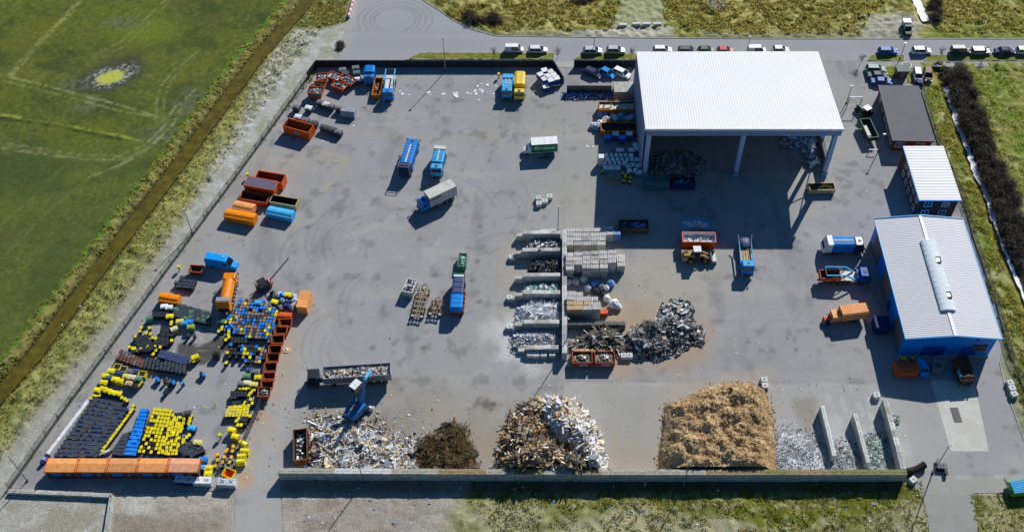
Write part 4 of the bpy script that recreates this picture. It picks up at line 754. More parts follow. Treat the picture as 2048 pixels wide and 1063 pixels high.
def shrubs(pts, w0, w1, n, lbl, grp, sc=1.0, seed=1, east=1):
    rr = random.Random(seed); L = [Vector((*p, 0)) for p in pts]
    seg = [(L[i+1]-L[i]).length for i in range(len(L)-1)]; T = sum(seg)
    for k in range(n):
        t = (k+rr.random())/n*T; i = 0
        while i < len(seg)-1 and t > seg[i]: t -= seg[i]; i += 1
        d = (L[i+1]-L[i]).normalized(); nx = Vector((-d.y, d.x, 0))*east; c = L[i]+d*t+nx*rr.uniform(w0, w1)
        o = bpy.data.objects.new('bare_shrub', SH[k % 4]); COL.objects.link(o); o.location = (c.x, c.y, -.15); o.rotation_euler = (0, 0, rr.uniform(0, 6.28)); s_ = rr.uniform(.8, 1.35)*sc; o.scale = (s_, s_, s_*rr.uniform(.7, 1)); tag(o, lbl, 'shrub', grp)
shrubs(rditch[0:11], .9, 5.2, 104, 'leafless dark shrub in the dense band beside the foam stream', 'bare shrubs along the foam stream', 1.0, 4)
shrubs(PP([(930, 36), (1000, 42)]), -1.2, 1.2, 9, 'brown leafless shrub at the edge of the road apron', 'shrubs by the road apron', .9, 5)
shrubs(PP([(1865, -5), (1872, 42)]), -1, 1.5, 8, 'dark shrub beside the white foam in the upper right', 'shrubs by the upper foam', .9, 6)
shrubs(PP([(1140, 2), (1190, 0)]), -1, 1, 4, 'dark lone thicket shrub at the top edge of the meadow', 'thicket at the top edge', .8, 7)
shrubs(PP([(676, 88), (680, 100)]), -.6, .6, 3, 'small dark bush on the gravel beside the road apron', 'bushes on the gravel', .6, 8)
# ================================================================ VEHICLES
def wheels(t, xs, w, r, wd=.28, rim='steel', name='wheel'):
    for x in xs:
        for s in (-1, 1):
            mb = MB(); mb.cyl((x, s*(w/2-wd), r), (x, s*w/2, r), r, 'rubber', 14); o = mb.build(name, t)
            m2 = MB(); m2.cyl((x, s*(w/2-.02), r), (x, s*(w/2+.02), r), r*.55, rim, 10); m2.build('rim', o)
def ring(x, w, z0, z1, ch=.12):
    h = w/2; return [(x, -h+ch, z0), (x, h-ch, z0), (x, h, z0+ch), (x, h, z1-ch), (x, h-ch*1.3, z1), (x, -h+ch*1.3, z1), (x, -h, z1-ch), (x, -h, z0+ch)]
def car(label, a, b, color, kind='hatch', L=None, cat='car', name='parked_car', group=None):
    loc, rz, Lm = pose(a, b); L = L or {'hatch': 4.1, 'estate': 4.6, 'suv': 4.5, 'van': 4.5, 'sedan': 4.7}[kind]; Wd = 1.8; H = {'hatch': 1.48, 'estate': 1.5, 'suv': 1.68, 'van': 1.85, 'sedan': 1.45}[kind]
    t = thing(name, label, cat, loc, rz, group); h = L/2; mb = MB()
    hood = .92 if kind != 'suv' else 1.05; bl = hood+.05
    mb.loft([ring(-h, Wd*.82, .38, .85, .1), ring(-h+.12, Wd*.96, .28, bl, .12), ring(-h+.7, Wd, .25, bl+.02, .12), ring(-.1, Wd, .24, bl, .12), ring(h-1.15, Wd, .25, hood, .12), ring(h-.35, Wd*.95, .27, hood-.14, .14), ring(h-.05, Wd*.8, .34, hood-.3, .1)], color)
    mb.build('body', t, smooth=False)
    x0 = {'hatch': -h+.15, 'estate': -h+.12, 'suv': -h+.15, 'van': -h+.06, 'sedan': -h+.75}[kind]; r0 = x0+{'hatch': .45, 'estate': .35, 'suv': .35, 'van': .12, 'sedan': .65}[kind]; x1 = h-1.0; r1 = x1-.85
    if kind == 'van': x1 = h-.75; r1 = x1-.6
    g = MB(); ww, wr = Wd*.46, Wd*.38
    g.hexa([(x0, -ww, bl-.04), (x1, -ww, bl-.04), (x1, ww, bl-.04), (x0, ww, bl-.04), (r0, -wr, H-.05), (r1, -wr, H-.05), (r1, wr, H-.05), (r0, wr, H-.05)], 'glass'); g.build('windows', t)
    rf = MB(); rf.hexa([(r0-.05, -wr-.02, H-.06), (r1+.05, -wr-.02, H-.06), (r1+.05, wr+.02, H-.06), (r0-.05, wr+.02, H-.06), (r0+.02, -wr+.06, H), (r1-.02, -wr+.06, H), (r1-.02, wr-.06, H), (r0+.02, wr-.06, H)], color)
    xm = (r0+r1)/2-.1
    for s in (-1, 1):
        for xx in (r1+.02, xm, r0): 
            bx = xx+{True: .75, False: 0}[xx > xm+.1] if xx > xm else xx
            rf.bar((bx if xx != r0 else x0+.1, s*(ww+.01), bl-.03), (xx, s*(wr+.02), H-.04), .07, color)
    rf.build('roof', t)
    if kind == 'van':
        p = MB(); p.hexa([(x0-.02, -ww-.02, bl-.03), (xm, -ww-.02, bl-.03), (xm, ww+.02, bl-.03), (x0-.02, ww+.02, bl-.03), (r0-.02, -wr-.02, H-.05), (xm, -wr-.02, H-.05), (xm, wr+.02, H-.05), (r0-.02, wr+.02, H-.05)], color); p.build('cargo_body', t)
    wheels(t, (-h+.85, h-.85), Wd-.02, .32, .2)
    for s in (-1, 1):
        m = MB(); m.box((h-.14, s*.62, hood-.28), (.16, .34, .14), 'white'); m.build('headlight', t); m = MB(); m.box((-h+.07, s*.68, .82), (.1, .26, .18), 'red'); m.build('tail_light', t); m = MB(); m.box((x1-.3, s*(Wd/2+.08), bl+.05), (.12, .18, .12), color); m.build('mirror', t)
    return t
G1 = 'cars parked along the public road'; Z = .7
car('white panel van parked on the public road, leftmost of the roadside row', (1013, 98, Z), (1044, 98, Z), 'white', 'van', cat='van', name='parked_van', group=G1)
car('white car with dark sunroof parked beside the white panel van', (1057, 99, Z), (1095, 99, Z), 'white', 'estate', group=G1)
car('silver estate car parked at the west end of the second verge', (1170, 101, Z), (1201, 101, Z), 'silver', 'estate', group=G1)
car('silver people carrier parked next to the hall end of the second verge', (1215, 101, Z), (1248, 101, Z), 'silver', 'suv', group=G1)
car('white car half hidden behind the left part of the hall roof', (1309, 99, Z), (1341, 99, Z), 'white', 'estate', group=G1)
car('dark grey car half hidden behind the hall roof', (1358, 100, Z), (1393, 100, Z), 'dark_grey', 'estate', group=G1)
car('dark green car half hidden behind the hall roof', (1398, 100, Z), (1428, 100, Z), 'dark_green', 'hatch', group=G1)
car('red car half hidden behind the hall roof', (1437, 101, Z), (1465, 101, Z), 'red', 'hatch', group=G1)
car('white van half hidden behind the right part of the hall roof', (1499, 100, Z), (1528, 100, Z), 'white', 'van', group=G1)
car('white hatchback just above the right end of the hall roof', (1544, 99, Z), (1579, 99, Z), 'white', 'hatch', group=G1)
car('bright blue car parked on the road west of the car park exit', (1758, 102, Z), (1794, 102, Z), 'dark_blue_car', 'estate', group=G1)
car('white car parked opposite the car park exit', (1826, 101, Z), (1860, 101, Z), 'white', 'estate', group=G1)
car('black van with grey roof parked on the eastern road verge', (1907, 101, Z), (1934, 101, Z), 'bin_black_sheen', 'van', cat='van', name='parked_van', group=G1)
car('silver estate parked between the black van and the navy car', (1943, 102, Z), (1980, 102, Z), 'silver', 'estate', group=G1)
car('navy car parked second from the right edge of the road', (1992, 102, Z), (2027, 102, Z), 'navy', 'sedan', group=G1)
car('white car cut by the right edge of the photo', (2034, 101, Z), (2070, 101, Z), 'white', 'estate', group=G1)
G2 = 'cars in the staff car park'
car('pale green estate at the top of the three stacked cars in the car park', (1733, 137, Z), (1770, 138, Z), 'teal_car', 'estate', group=G2)
car('dark grey car in the middle of the three stacked cars in the car park', (1737, 150, Z), (1774, 151, Z), 'dark_grey', 'sedan', group=G2)
car('blue sedan nearest the brick building in the car park', (1743, 162, Z), (1782, 163, Z), 'dark_blue_car', 'sedan', group=G2)
car('white car parked beside the small green roofed shed', (1833, 137, Z), (1838, 163, Z), 'white', 'estate', group=G2)
car('brown grey car parked at the east end beside the dark shrubs', (1854, 137, Z), (1857, 162, Z), 'bin_brown', 'suv', group=G2)
car('navy estate car, leftmost of three parked by the board fence', (1172, 139, Z), (1201, 152, Z), 'navy', 'estate', group='cars by the hall fence')
car('bright blue hatchback between the navy and the white car by the fence', (1203, 139, Z), (1228, 152, Z), 'truck_blue', 'hatch', group='cars by the hall fence')
car('white estate car beside the hall wall by the fence', (1230, 139, Z), (1258, 152, Z), 'white', 'estate', group='cars by the hall fence')
car('dark pickup car parked at the back of the brick building', (1839, 163, .7), (1836, 178, .7), 'navy', 'hatch', L=3.8)

def cab(t, xf, w, h, color, L=2.2, z0=.9, roofc=None, hatch=True):
    """truck cab with its front at xf"""
    mb = MB(); x0 = xf-L; hw = w/2
    mb.loft([[(x0, -hw, z0), (x0, hw, z0), (x0, hw, h-.15), (x0, hw-.2, h), (x0, -hw+.2, h), (x0, -hw, h-.15)], [(xf-.45, -hw, z0), (xf-.45, hw, z0), (xf-.45, hw, h-.15), (xf-.45, hw-.2, h), (xf-.45, -hw+.2, h), (xf-.45, -hw, h-.15)],
             [(xf-.02, -hw+.05, z0), (xf-.02, hw-.05, z0), (xf-.08, hw-.06, z0+(h-z0)*.48), (xf-.3, hw-.28, h-.12), (xf-.3, -hw+.28, h-.12), (xf-.08, -hw+.06, z0+(h-z0)*.48)]], color)
    if roofc: mb.box((x0+L*.42, 0, h+.03), (L*.7, w-.45, .08), roofc)
    c = mb.build('cab', t)
    zm = z0+(h-z0)*.5
    m = MB(); m.add([(xf-.055, -hw+.12, zm), (xf-.055, hw-.12, zm), (xf-.29, hw-.3, h-.2), (xf-.29, -hw+.3, h-.2), (xf-.12, -hw+.12, zm), (xf-.12, hw-.12, zm), (xf-.36, hw-.3, h-.2), (xf-.36, -hw+.3, h-.2)], [(0, 1, 2, 3), (4, 7, 6, 5), (0, 4, 5, 1), (1, 5, 6, 2), (2, 6, 7, 3), (3, 7, 4, 0)], 'glass'); m.build('windscreen', c)
    for s in (-1, 1): m = MB(); m.box((xf-.95, s*(hw+.005), zm+.35), (.85, .03, .6), 'glass'); m.build('side_window', c)
    if hatch: m = MB(); m.box((x0+L*.45, 0, h+.04), (.6, .6, .07), 'dark_grey'); m.build('roof_hatch', c)
    m = MB(); m.box((xf-.02, 0, .62), (.3, w-.05, .45), 'bin_black_sheen'); [m.box((xf+.05, s*.9, .7), (.18, .3, .18), 'white') for s in (-1, 1)]; m.build('bumper', t)
    for s in (-1, 1): m = MB(); m.box((xf-.1, s*(hw+.22), zm+.3), (.14, .22, .5), 'black'); m.bar((xf-.2, s*hw, zm+.5), (xf-.1, s*(hw+.2), zm+.5), .05, 'black'); m.build('mirror', t)
    return c
def chassis(t, L, w=2.5, axles=None, r=.5):
    h = L/2; mb = MB()
    for s in (-1, 1): mb.box((0, s*.45, .85), (L-.3, .16, .25), 'dark_grey')
    for x in np.arange(-h+.4, h, 1.4): mb.box((x, 0, .85), (.12, 1.0, .2), 'dark_grey')
    mb.box((0, .95, .75), (1.3, .5, .5), 'steel'); mb.box((0, -.95, .75), (1.0, .5, .5), 'dark_grey'); mb.build('chassis', t)
    wheels(t, axles or (-h+1.3, -h+2.65, h-1.4), w, r, .34)
TG = None
def truck(label, a, b, name='truck', L=None, cat='truck'):
    loc, rz, Lm = pose(a, b); L = L or Lm; return thing(name, label, cat, loc, rz), L
def ribbed(mb, x0, x1, w, z0, z1, m, mtop, n=8, ch=.18):
    h = w/2; R_ = lambda x: [(x, -h, z0), (x, h, z0), (x, h, z1-ch), (x, h-ch*1.6, z1), (x, -h+ch*1.6, z1), (x, -h, z1-ch)]
    mb.loft([R_(x0), R_(x1)], m)
    for k in range(n+1):
        x = x0+(x1-x0)*k/n; mb.box((x, 0, z1+.02), (.1, w-2*ch*1.6, .07), mtop)
        for s in (-1, 1): mb.box((x, s*(h+.02), (z0+z1-ch)/2), (.1, .07, z1-z0-ch), m)
def refuse(label, a, b, body, top, tail, cabc, roofc=None, frame=False):
    t, L = truck(label, a, b, 'refuse_truck', cat='refuse truck'); h = L/2; chassis(t, L); cab(t, h, 2.45, 2.95, cabc, 1.9, roofc=roofc)
    mb = MB(); ribbed(mb, -h+1.9, h-2.15, 2.5, 1.05, 3.15, body, top, 7); mb.box(((-h+1.9+h-2.15)/2, 0, 3.2), (L-4.4, .28, .06), 'offwhite' if top != 'truck_blue' else 'silver'); mb.build('compactor_body', t)
    mb = MB(); mb.loft([[(-h+1.9, -1.25, 1.0), (-h+1.9, 1.25, 1.0), (-h+1.9, 1.25, 3.3), (-h+1.9, -1.25, 3.3)], [(-h+.9, -1.25, .8), (-h+.9, 1.25, .8), (-h+.9, 1.25, 3.25), (-h+.9, -1.25, 3.25)], [(-h+.1, -1.2, .8), (-h+.1, 1.2, .8), (-h+.35, 1.2, 1.9), (-h+.35, -1.2, 1.9)]], tail); tg = mb.build('tail_hopper', t)
    m = MB(); m.box((-h+.5, 0, 1.75), (.5, 2.0, .5), 'black', ry=.5); m.build('opening', tg)
    if frame:
        m = MB(); 
        for s in (-1, 1): m.bar((-h+.2, s*1.15, 1.0), (-h+.2, s*1.15, 3.6), .09, 'steel'); m.bar((-h+.2, s*1.15, 3.6), (-h+1.9, s*1.15, 3.5), .09, 'steel')
        m.bar((-h+.2, -1.15, 3.6), (-h+.2, 1.15, 3.6), .09, 'steel'); m.bar((-h+1, -1.15, 3.6), (-h+1, 1.15, 3.6), .09, 'steel'); m.build('lifting_frame', t)
    return t
refuse('blue refuse truck with dark rear hopper, cab pointing away toward the fence', (807, 343, 2.4), (827, 277, 2.6), 'truck_blue', 'steel', 'navy', 'truck_blue', frame=True)
refuse('light blue ribbed refuse truck with white tail, cab pointing to the camera', (882, 288, 2.8), (871, 341, 2.6), 'light_blue', 'light_blue', 'offwhite', 'light_blue')
refuse('blue and white refuse truck parked tight against the blue hall', (1645, 484, 2.6), (1729, 484, 2.6), 'truck_blue', 'light_blue', 'white', 'navy', 'white')
# orange refuse truck
t, L = truck('long orange refuse truck with raised tail standing among the wheelie bins', (446, 616, 2.4), (461, 545, 2.4), 'refuse_truck', cat='refuse truck'); h = L/2; chassis(t, L); cab(t, h, 2.4, 2.9, 'bright_orange', 1.7, hatch=False)
m = MB(); m.loft([[(e, 1.15*math.cos(a), 2.0+1.25*math.sin(a)) for a in [math.pi*j/8 for j in range(-1, 10)]] for e in (-h+1.5, h-1.9)], 'bright_orange'); m.build('compactor_body', t)
m = MB(); m.loft([[(e, 1.25, zb_), (e, 1.25, zt), (e, -1.25, zt), (e, -1.25, zb_)] for e, zb_, zt in ((-h+1.7, 1.0, 3.3), (-h+.7, .9, 3.5), (-h, 1.4, 2.6))], 'bright_orange'); m.box((-h+1.35, 0, 3.5), (.9, 2.6, .12), 'silver'); m.box((-h+.12, 0, 1.8), (.3, 2.0, 1.0), 'black'); m.build('tail_hopper', t)
m = MB(); [m.box((-h+2+k*.9, -1.3, 1.0), (.4, .25, .7), 'steel') for k in range(6)]; m.build('side_gear', t)
# box truck, blue cab
t, L = truck('blue cab delivery truck with long light grey box driving across the yard', (909, 375, 2.2), (838, 408, 2.2), 'box_truck'); h = L/2; chassis(t, L); cab(t, h, 2.4, 2.8, 'truck_blue', 1.7)
mb = MB(); mb.box((-1.0+.1, 0, 2.5), (L-2.1, 2.5, 2.7), 'trash_film', mtop='offwhite'); [mb.box((-L/2+.25+k*.9, s*1.26, 2.5), (.06, .03, 2.6), 'steel') for k in range(int((L-2)/.9)) for s in (-1, 1)]; mb.box((.9, 1.275, 3.1), (2.6, .02, .35), 'dark_grey'); mb.build('box_body', t)
# green and white box van with lettering
t, L = truck('small white box van with green lettered side standing in the middle of the yard', (1114, 293, 1.2), (1046, 297, 1.2), 'box_van', cat='van'); h = L/2
mb = MB(); mb.loft([ring(h-2.0, 1.95, .4, 2.2, .15), ring(h-1.3, 1.95, .4, 2.15, .2), ring(h-.75, 1.9, .4, 1.3, .2), ring(h-.05, 1.6, .45, 1.05, .15)], 'white'); mb.build('cab', t); m = MB(); m.hexa([(h-1.28, -.85, 1.35), (h-.72, -.8, 1.28), (h-.72, .8, 1.28), (h-1.28, .85, 1.35), (h-1.45, -.78, 2.17), (h-1.3, -.72, 2.12), (h-1.3, .72, 2.12), (h-1.45, .78, 2.17)], 'glass'); m.build('windscreen', t)
mb = MB(); bx0, bx1 = -h, h-1.75; mb.box(((bx0+bx1)/2, 0, 2.0), (bx1-bx0, 2.25, 2.4), 'green', mtop='white'); mb.box(((bx0+bx1)/2, 0, 3.22), (bx1-bx0+.05, 2.3, .05), 'white'); mb.box((bx0-.03, 0, 2.0), (.06, 2.25, 2.4), 'white'); [mb.box(((bx0+bx1)/2, s*1.14, .85), (bx1-bx0, .04, .1), 'white') for s in (-1, 1)]; bb = mb.build('box_body', t); wheels(t, (-h+1.3, h-.9), 2.0, .38, .25)
cu = bpy.data.curves.new('lettering', 'FONT'); cu.body = 'Europcar'; cu.size = 1.25; cu.extrude = .01; cu.align_x = 'CENTER'; cu.align_y = 'CENTER'; cu.shear = .3; cu.offset = .02
tmp = bpy.data.objects.new('lettering', cu); COL.objects.link(tmp); bpy.context.view_layer.update(); dg = bpy.context.evaluated_depsgraph_get(); me = bpy.data.meshes.new_from_object(tmp.evaluated_get(dg)); bpy.data.objects.remove(tmp)
me.materials.clear(); me.materials.append(MATS['white']); o = bpy.data.objects.new('lettering', me); COL.objects.link(o); o.parent = bb; o.location = ((bx0+bx1)/2, 1.14, 2.15); o.rotation_euler = (math.pi/2, 0, math.pi)
# skip loader NW
def skiploader(label, a, b, color, L=None):
    t, L = truck(label, a, b, 'skip_loader_truck', L); h = L/2; chassis(t, L); cab(t, h, 2.4, 2.8, color, 1.8)
    mb = MB(); mb.box((-1.1, 0, 1.2), (L-2.6, 2.2, .18), 'offwhite'); mb.box((h-2.2, 0, 1.6), (.3, 2.3, 1.0), color); mb.build('bed', t)
    for s in (-1, 1): m = MB(); m.bar((h-2.8, s*1.05, 1.4), (-.6, s*1.05, 2.7), .26, 'light_blue'); m.bar((-.6, s*1.05, 2.7), (-h-.4, s*1.05, 2.6), .22, 'light_blue'); m.bar((-.6, s*1.05, 1.3), (-2.0, s*1.05, 2.6), .14, 'silver'); m.build('lift_arm', t)
    m = MB(); m.bar((-h-.4, -1.1, 2.6), (-h-.4, 1.1, 2.6), .12, 'dark_grey'); m.build('crossbar', t); return t
skiploader('blue skip loader truck facing the camera beside the narrow orange trailer', (781, 142, 2.4), (774, 190, 2.4), 'truck_blue')
skiploader('blue skip loader truck lifting a rusty orange skip beside the blue hall', (1655, 546, 2.0), (1739, 548, 2.0), 'dark_blue_car')
# blue box truck NW
t, L = truck('small bright blue truck parked against the north fence', (740, 134, 2.5), (737, 160, 2.0)); h = L/2; chassis(t, L, axles=(-h+1, h-1)); cab(t, h, 2.2, 2.6, 'truck_blue', 1.6); mb = MB(); ribbed(mb, -h, h-1.8, 2.3, .9, 3.0, 'truck_blue', 'truck_blue', 4); mb.build('box_body', t)
# blue truck, yellow truck
t, L = truck('light blue flatbed truck beside the yellow truck at the north fence', (1016, 149, 2.2), (1013, 187, 2.2)); h = L/2; chassis(t, L, axles=(-h+1, h-1.2)); cab(t, h, 2.3, 2.7, 'light_blue', 1.7); mb = MB(); mb.box((-1.1, 0, 1.6), (L-2.5, 2.3, 1.2), 'truck_blue', mtop='light_blue'); [mb.box((-1.2, s*.35, 2.25), (L-3.6, .3, .12), 'silver') for s in (-1, 1)]; mb.box((-h+.7, 0, 2.0), (1.3, 2.3, .9), 'light_blue'); mb.build('bed', t)
t, L = truck('pale yellow tipper truck parked beside the light blue flatbed', (1040, 146, 2.4), (1038, 190, 2.2)); h = L/2; chassis(t, L); cab(t, h, 2.3, 2.7, 'truck_yellow', 1.6); mb = MB(); mb.loft([[(-h, -1.2, 1.0), (-h, 1.2, 1.0), (-h, 1.2, 2.7), (-h, .7, 3.0), (-h, -.7, 3.0), (-h, -1.2, 2.7)], [(h-2.9, -1.2, 1.0), (h-2.9, 1.2, 1.0), (h-2.9, 1.2, 2.7), (h-2.9, .7, 3.0), (h-2.9, -.7, 3.0), (h-2.9, -1.2, 2.7)]], 'truck_yellow'); mb.box((h-2.3, 0, 1.4), (1.1, 2.0, .8), 'rust'); mb.build('tipper_body', t)
# hook lift
t, L = truck('blue hook lift truck with bare tan bed and blue tarp reaching into the hall shadow', (1488, 478, 1.2), (1495, 546, 1.2), 'hook_lift_truck'); h = L/2; chassis(t, L); cab(t, h, 2.45, 2.9, 'truck_blue', 1.9, roofc='light_blue')
mb = MB(); mb.box((.0, 0, 1.2), (L*.5, 2.1, .25), 'tan'); [mb.box((0, s*.5, 1.36), (L*.5, .12, .08), 'grey_wood') for s in (-1, 0, 1)]; mb.build('bed', t)
for s in (-1, 1): m = MB(); m.bar((h-2.1, s*1.2, 1.7), (-h+1.4, s*1.2, 1.9), .16, 'light_blue', .3); m.bar((-h+1.4, s*1.2, 1.9), (-h-.1, s*1.35, 2.5), .14, 'silver'); m.build('side_arm', t)
m = MB(); m.blob((-h+1.2, 0, 1.6), (1.5, 1.1, .5), 'bin_navy', 2, .08, 5); m.box((-h+1.2, 0, 1.3), (2.4, 2.1, .5), 'navy'); m.build('tarpaulin', t)
# pickup at the top, under hall shadow etc
t, L = truck('dark pickup truck with white load box on the gravel opening north of the road', (1812, 42, 1.2), (1818, 68, 1.0), 'pickup_truck'); h = L/2; mb = MB(); mb.loft([ring(-h, 1.9, .5, 1.0), ring(h-1.0, 1.9, .5, 1.1), ring(h-.1, 1.6, .5, .95)], 'dark_green'); mb.build('body', t); m = MB(); m.hexa([(-.3, -.85, 1.05), (h-1.1, -.85, 1.05), (h-1.1, .85, 1.05), (-.3, .85, 1.05), (-.1, -.7, 1.8), (h-1.8, -.7, 1.8), (h-1.8, .7, 1.8), (-.1, .7, 1.8)], 'glass', 'teal'); m.build('cabin', t); m = MB(); m.box((-h+.75, 0, 1.5), (1.5, 1.8, .9), 'white'); m.build('load_box', t); wheels(t, (-h+.9, h-.9), 1.9, .36, .22)
# blue delivery van west
t, L = truck('bright sky blue high roof delivery van near the west fence', (414, 519, 1.2), (475, 530, 1.0), 'delivery_van', cat='van'); h = L/2
mb = MB(); mb.loft([ring(-h, 1.95, .4, 2.45, .15), ring(-h+.3, 2.05, .35, 2.6, .2), ring(h-2.3, 2.05, .35, 2.6, .2), ring(h-1.9, 2.05, .35, 2.5, .25), ring(h-1.05, 2.0, .38, 1.35, .2), ring(h-.15, 1.8, .42, 1.05, .2), ring(h, 1.5, .5, .8, .1)], 'van_blue'); mb.build('body', t)
m = MB(); m.hexa([(h-1.75, -.88, 1.45), (h-1.02, -.84, 1.36), (h-1.02, .84, 1.36), (h-1.75, .88, 1.45), (h-1.95, -.8, 2.48), (h-1.72, -.72, 2.36), (h-1.72, .72, 2.36), (h-1.95, .8, 2.48)], 'glass'); m.build('windscreen', t)
for s in (-1, 1): m = MB(); m.box((h-2.2, s*1.03, 1.75), (.8, .03, .5), 'glass'); m.build('side_window', t)
m = MB(); m.box((h-2.7, .3, 2.66), (.25, .25, .1), 'white'); m.build('roof_vent', t); wheels(t, (-h+1.2, h-1.0), 2.05, .38, .24)
# semi trailer with load
t, L = truck('long grey tipping semi trailer with black tractor unit, loaded by the blue grab', (783, 744, 2.0), (614, 757, 1.6), 'articulated_truck'); h = L/2; cab(t, h, 2.5, 3.0, 'cab_black', 2.3, hatch=False)
m = MB(); m.box((h-1.2, 0, 3.1), (1.4, 1.9, .3), 'cab_black'); m.box((h-3.6, 0, .95), (4.5, 1.0, .25), 'dark_grey'); m.build('tractor_frame', t); wheels(t, (h-1.4, h-4.7, -h+1.3, -h+2.6, -h+3.9), 2.5, .5, .34)
x0, x1 = -h, h-3.1; mb = MB(); W2 = 1.27
for s in (-1, 1): mb.box(((x0+x1)/2, s*W2, 2.35), (x1-x0, .1, 1.9), 'steel', mtop='silver'); [mb.box((x0+.3+k*.8, s*(W2+.07), 2.35), (.08, .06, 1.9), 'grey') for k in range(int((x1-x0)/.8))]
mb.box(((x0+x1)/2, 0, 1.45), (x1-x0, 2.5, .12), 'dark_grey'); mb.box((x1, 0, 2.35), (.12, 2.55, 1.9), 'grey'); mb.box((x0, 0, 2.5), (.14, 2.6, 2.3), 'silver'); mb.build('trailer_body', t); TRAILER = (t, x0, x1)
# drawbar trucks with containers (centre)
t, L = truck('container trailer carrying a navy box and a bright blue box, green front panel', (912, 625, 1.5), (919, 553, 1.5), 'container_trailer', cat='trailer'); h = L/2; chassis(t, L, axles=(-h+.8, -h+2, h-1.2))
mb = MB(); ribbed(mb, -h+.3, -h+3.4, 2.3, 1.2, 3.0, 'truck_blue', 'truck_blue', 3); mb.box((-h+1.85, 0, 1.15), (3.3, 2.45, .2), 'deep_orange'); mb.build('blue_box', t); mb = MB(); ribbed(mb, -h+3.9, h-.9, 2.2, 1.2, 2.8, 'bin_navy', 'navy', 3); mb.build('navy_box', t); mb = MB(); mb.box((h-.4, 0, 2.0), (.5, 2.2, 1.6), 'green'); mb.box((h-.8, 0, 2.83), (.4, 2.0, .1), 'white'); mb.build('front_panel', t)
mb = MB(); [mb.box((-h+.5+k*1.1, -1.3, 1.3), (.5, .3, .9), 'rust') for k in range(5)]; mb.build('side_rack', t)
def skeletal(label, a, b, m1, m2, tongue=1.2, n=7):
    t, L = truck(label, a, b, 'skeletal_trailer', cat='trailer'); h = L/2; mb = MB(); x1 = h-tongue
    for y in (-.95, -.4, .4, .95): mb.box(((-h+x1)/2, y, .95), (x1+h, .14, .22), m1)
    for k in range(n): mb.box((-h+.2+k*(x1+h-.4)/(n-1), 0, 1.0), (.2, 2.3, .16), m2)
    for k in range(n-1): mb.bar((-h+.2+k*(x1+h-.4)/(n-1), -.4, 1.08), (-h+.2+(k+1)*(x1+h-.4)/(n-1), .4, 1.08), .07, m1)
    mb.build('frame', t); m = MB(); m.bar((x1, -.7, .8), (h, 0, .7), .14, m1); m.bar((x1, .7, .8), (h, 0, .7), .14, m1); m.build('drawbar', t)
    for s in (-1, 1): m = MB(); m.box((-h+.1, s*.9, 1.0), (.25, .5, .25), 'offwhite'); m.build('tail_light', t)
    wheels(t, (-h+.9, -h+2.1, x1-.8) if L > 6 else (-h+.9, x1-.6), 2.35, .45, .3, 'tan'); return t
skeletal('long bare skeletal trailer with dirty beams beside the white loaded skip', (834, 634, .8), (851, 566, .8), 'frame_brown', 'tan'); skeletal('short bare brown trailer left of the blue box trailer', (870, 630, .8), (877, 592, .8), 'rust', 'frame_brown', 1.2, 4)
# tractor and trailer
t, L = truck('dark green tractor with white roof in front of a green trailer', (1737, 231, .8), (1716, 213, .8), 'tractor', L=3.9); h = L/2
m = MB(); m.loft([ring(-.2, .9, .6, 1.5, .1), ring(h, .75, .7, 1.35, .1)], 'dark_green'); m.build('bonnet', t); m = MB(); m.box((-.8, 0, 1.6), (1.3, 1.4, 1.4), 'glass', top=(.85, .85)); m.build('cabin', t); m = MB(); m.box((-.8, 0, 2.38), (1.4, 1.45, .15), 'white'); m.build('roof', t)
wheels(t, (-1.1,), 2.2, .85, .5, 'dark_green'); wheels(t, (h-.6,), 1.8, .5, .35, 'dark_green')
t, L = truck('dark green farm trailer with open bed behind the tractor', (1746, 281, 1.2), (1728, 240, 1.4), 'farm_trailer', cat='trailer'); h = L/2; mb = MB()
for s in (-1, 1): mb.box((0, s*1.1, 1.5), (L-.3, .1, 1.1), 'dark_green', mtop='bin_green'); mb.box((s*(h-.2), 0, 1.5), (.1, 2.3, 1.1), 'dark_green', mtop='bin_green')
mb.box((0, 0, .98), (L-.4, 2.2, .1), 'dark_grey'); mb.box((.3, .1, 1.06), (L*.55, .8, .08), 'offwhite'); mb.build('bed', t); wheels(t, (-.7, .7), 2.2, .5, .3)
# wheel loader
t, L = truck('dirty yellow wheel loader with white cab roof pushing at the orange white container', (1364, 511, 1.2), (1432, 512, .8), 'wheel_loader', cat='loader'); h = L/2
m = MB(); m.box((-h+1.3, 0, 1.5), (2.2, 1.6, 1.1), 'loader_yellow', top=(.9, .85)); m.box((-h+.5, 0, 1.2), (1.0, 2.2, .9), 'tan'); m.box((-h+.8, .3, 2.08), (.7, .7, .12), 'black'); m.build('engine_cover', t); m = MB(); m.box((-.6, 0, 2.4), (1.4, 1.3, 1.5), 'glass', top=(.9, .9)); m.build('cabin', t); m = MB(); m.box((-.6, 0, 3.2), (1.5, 1.5, .14), 'white'); m.build('roof', t)
m = MB(); [m.bar((0, s*.5, 1.9), (h-1.2, s*.5, .9), .22, 'loader_yellow') for s in (-1, 1)]; m.bar((.5, 0, 1.2), (h-1.3, 0, 1.5), .2, 'dark_grey'); m.box((.5, 0, 1.1), (1.8, 1.0, .6), 'frame_brown'); m.build('lift_arms', t)
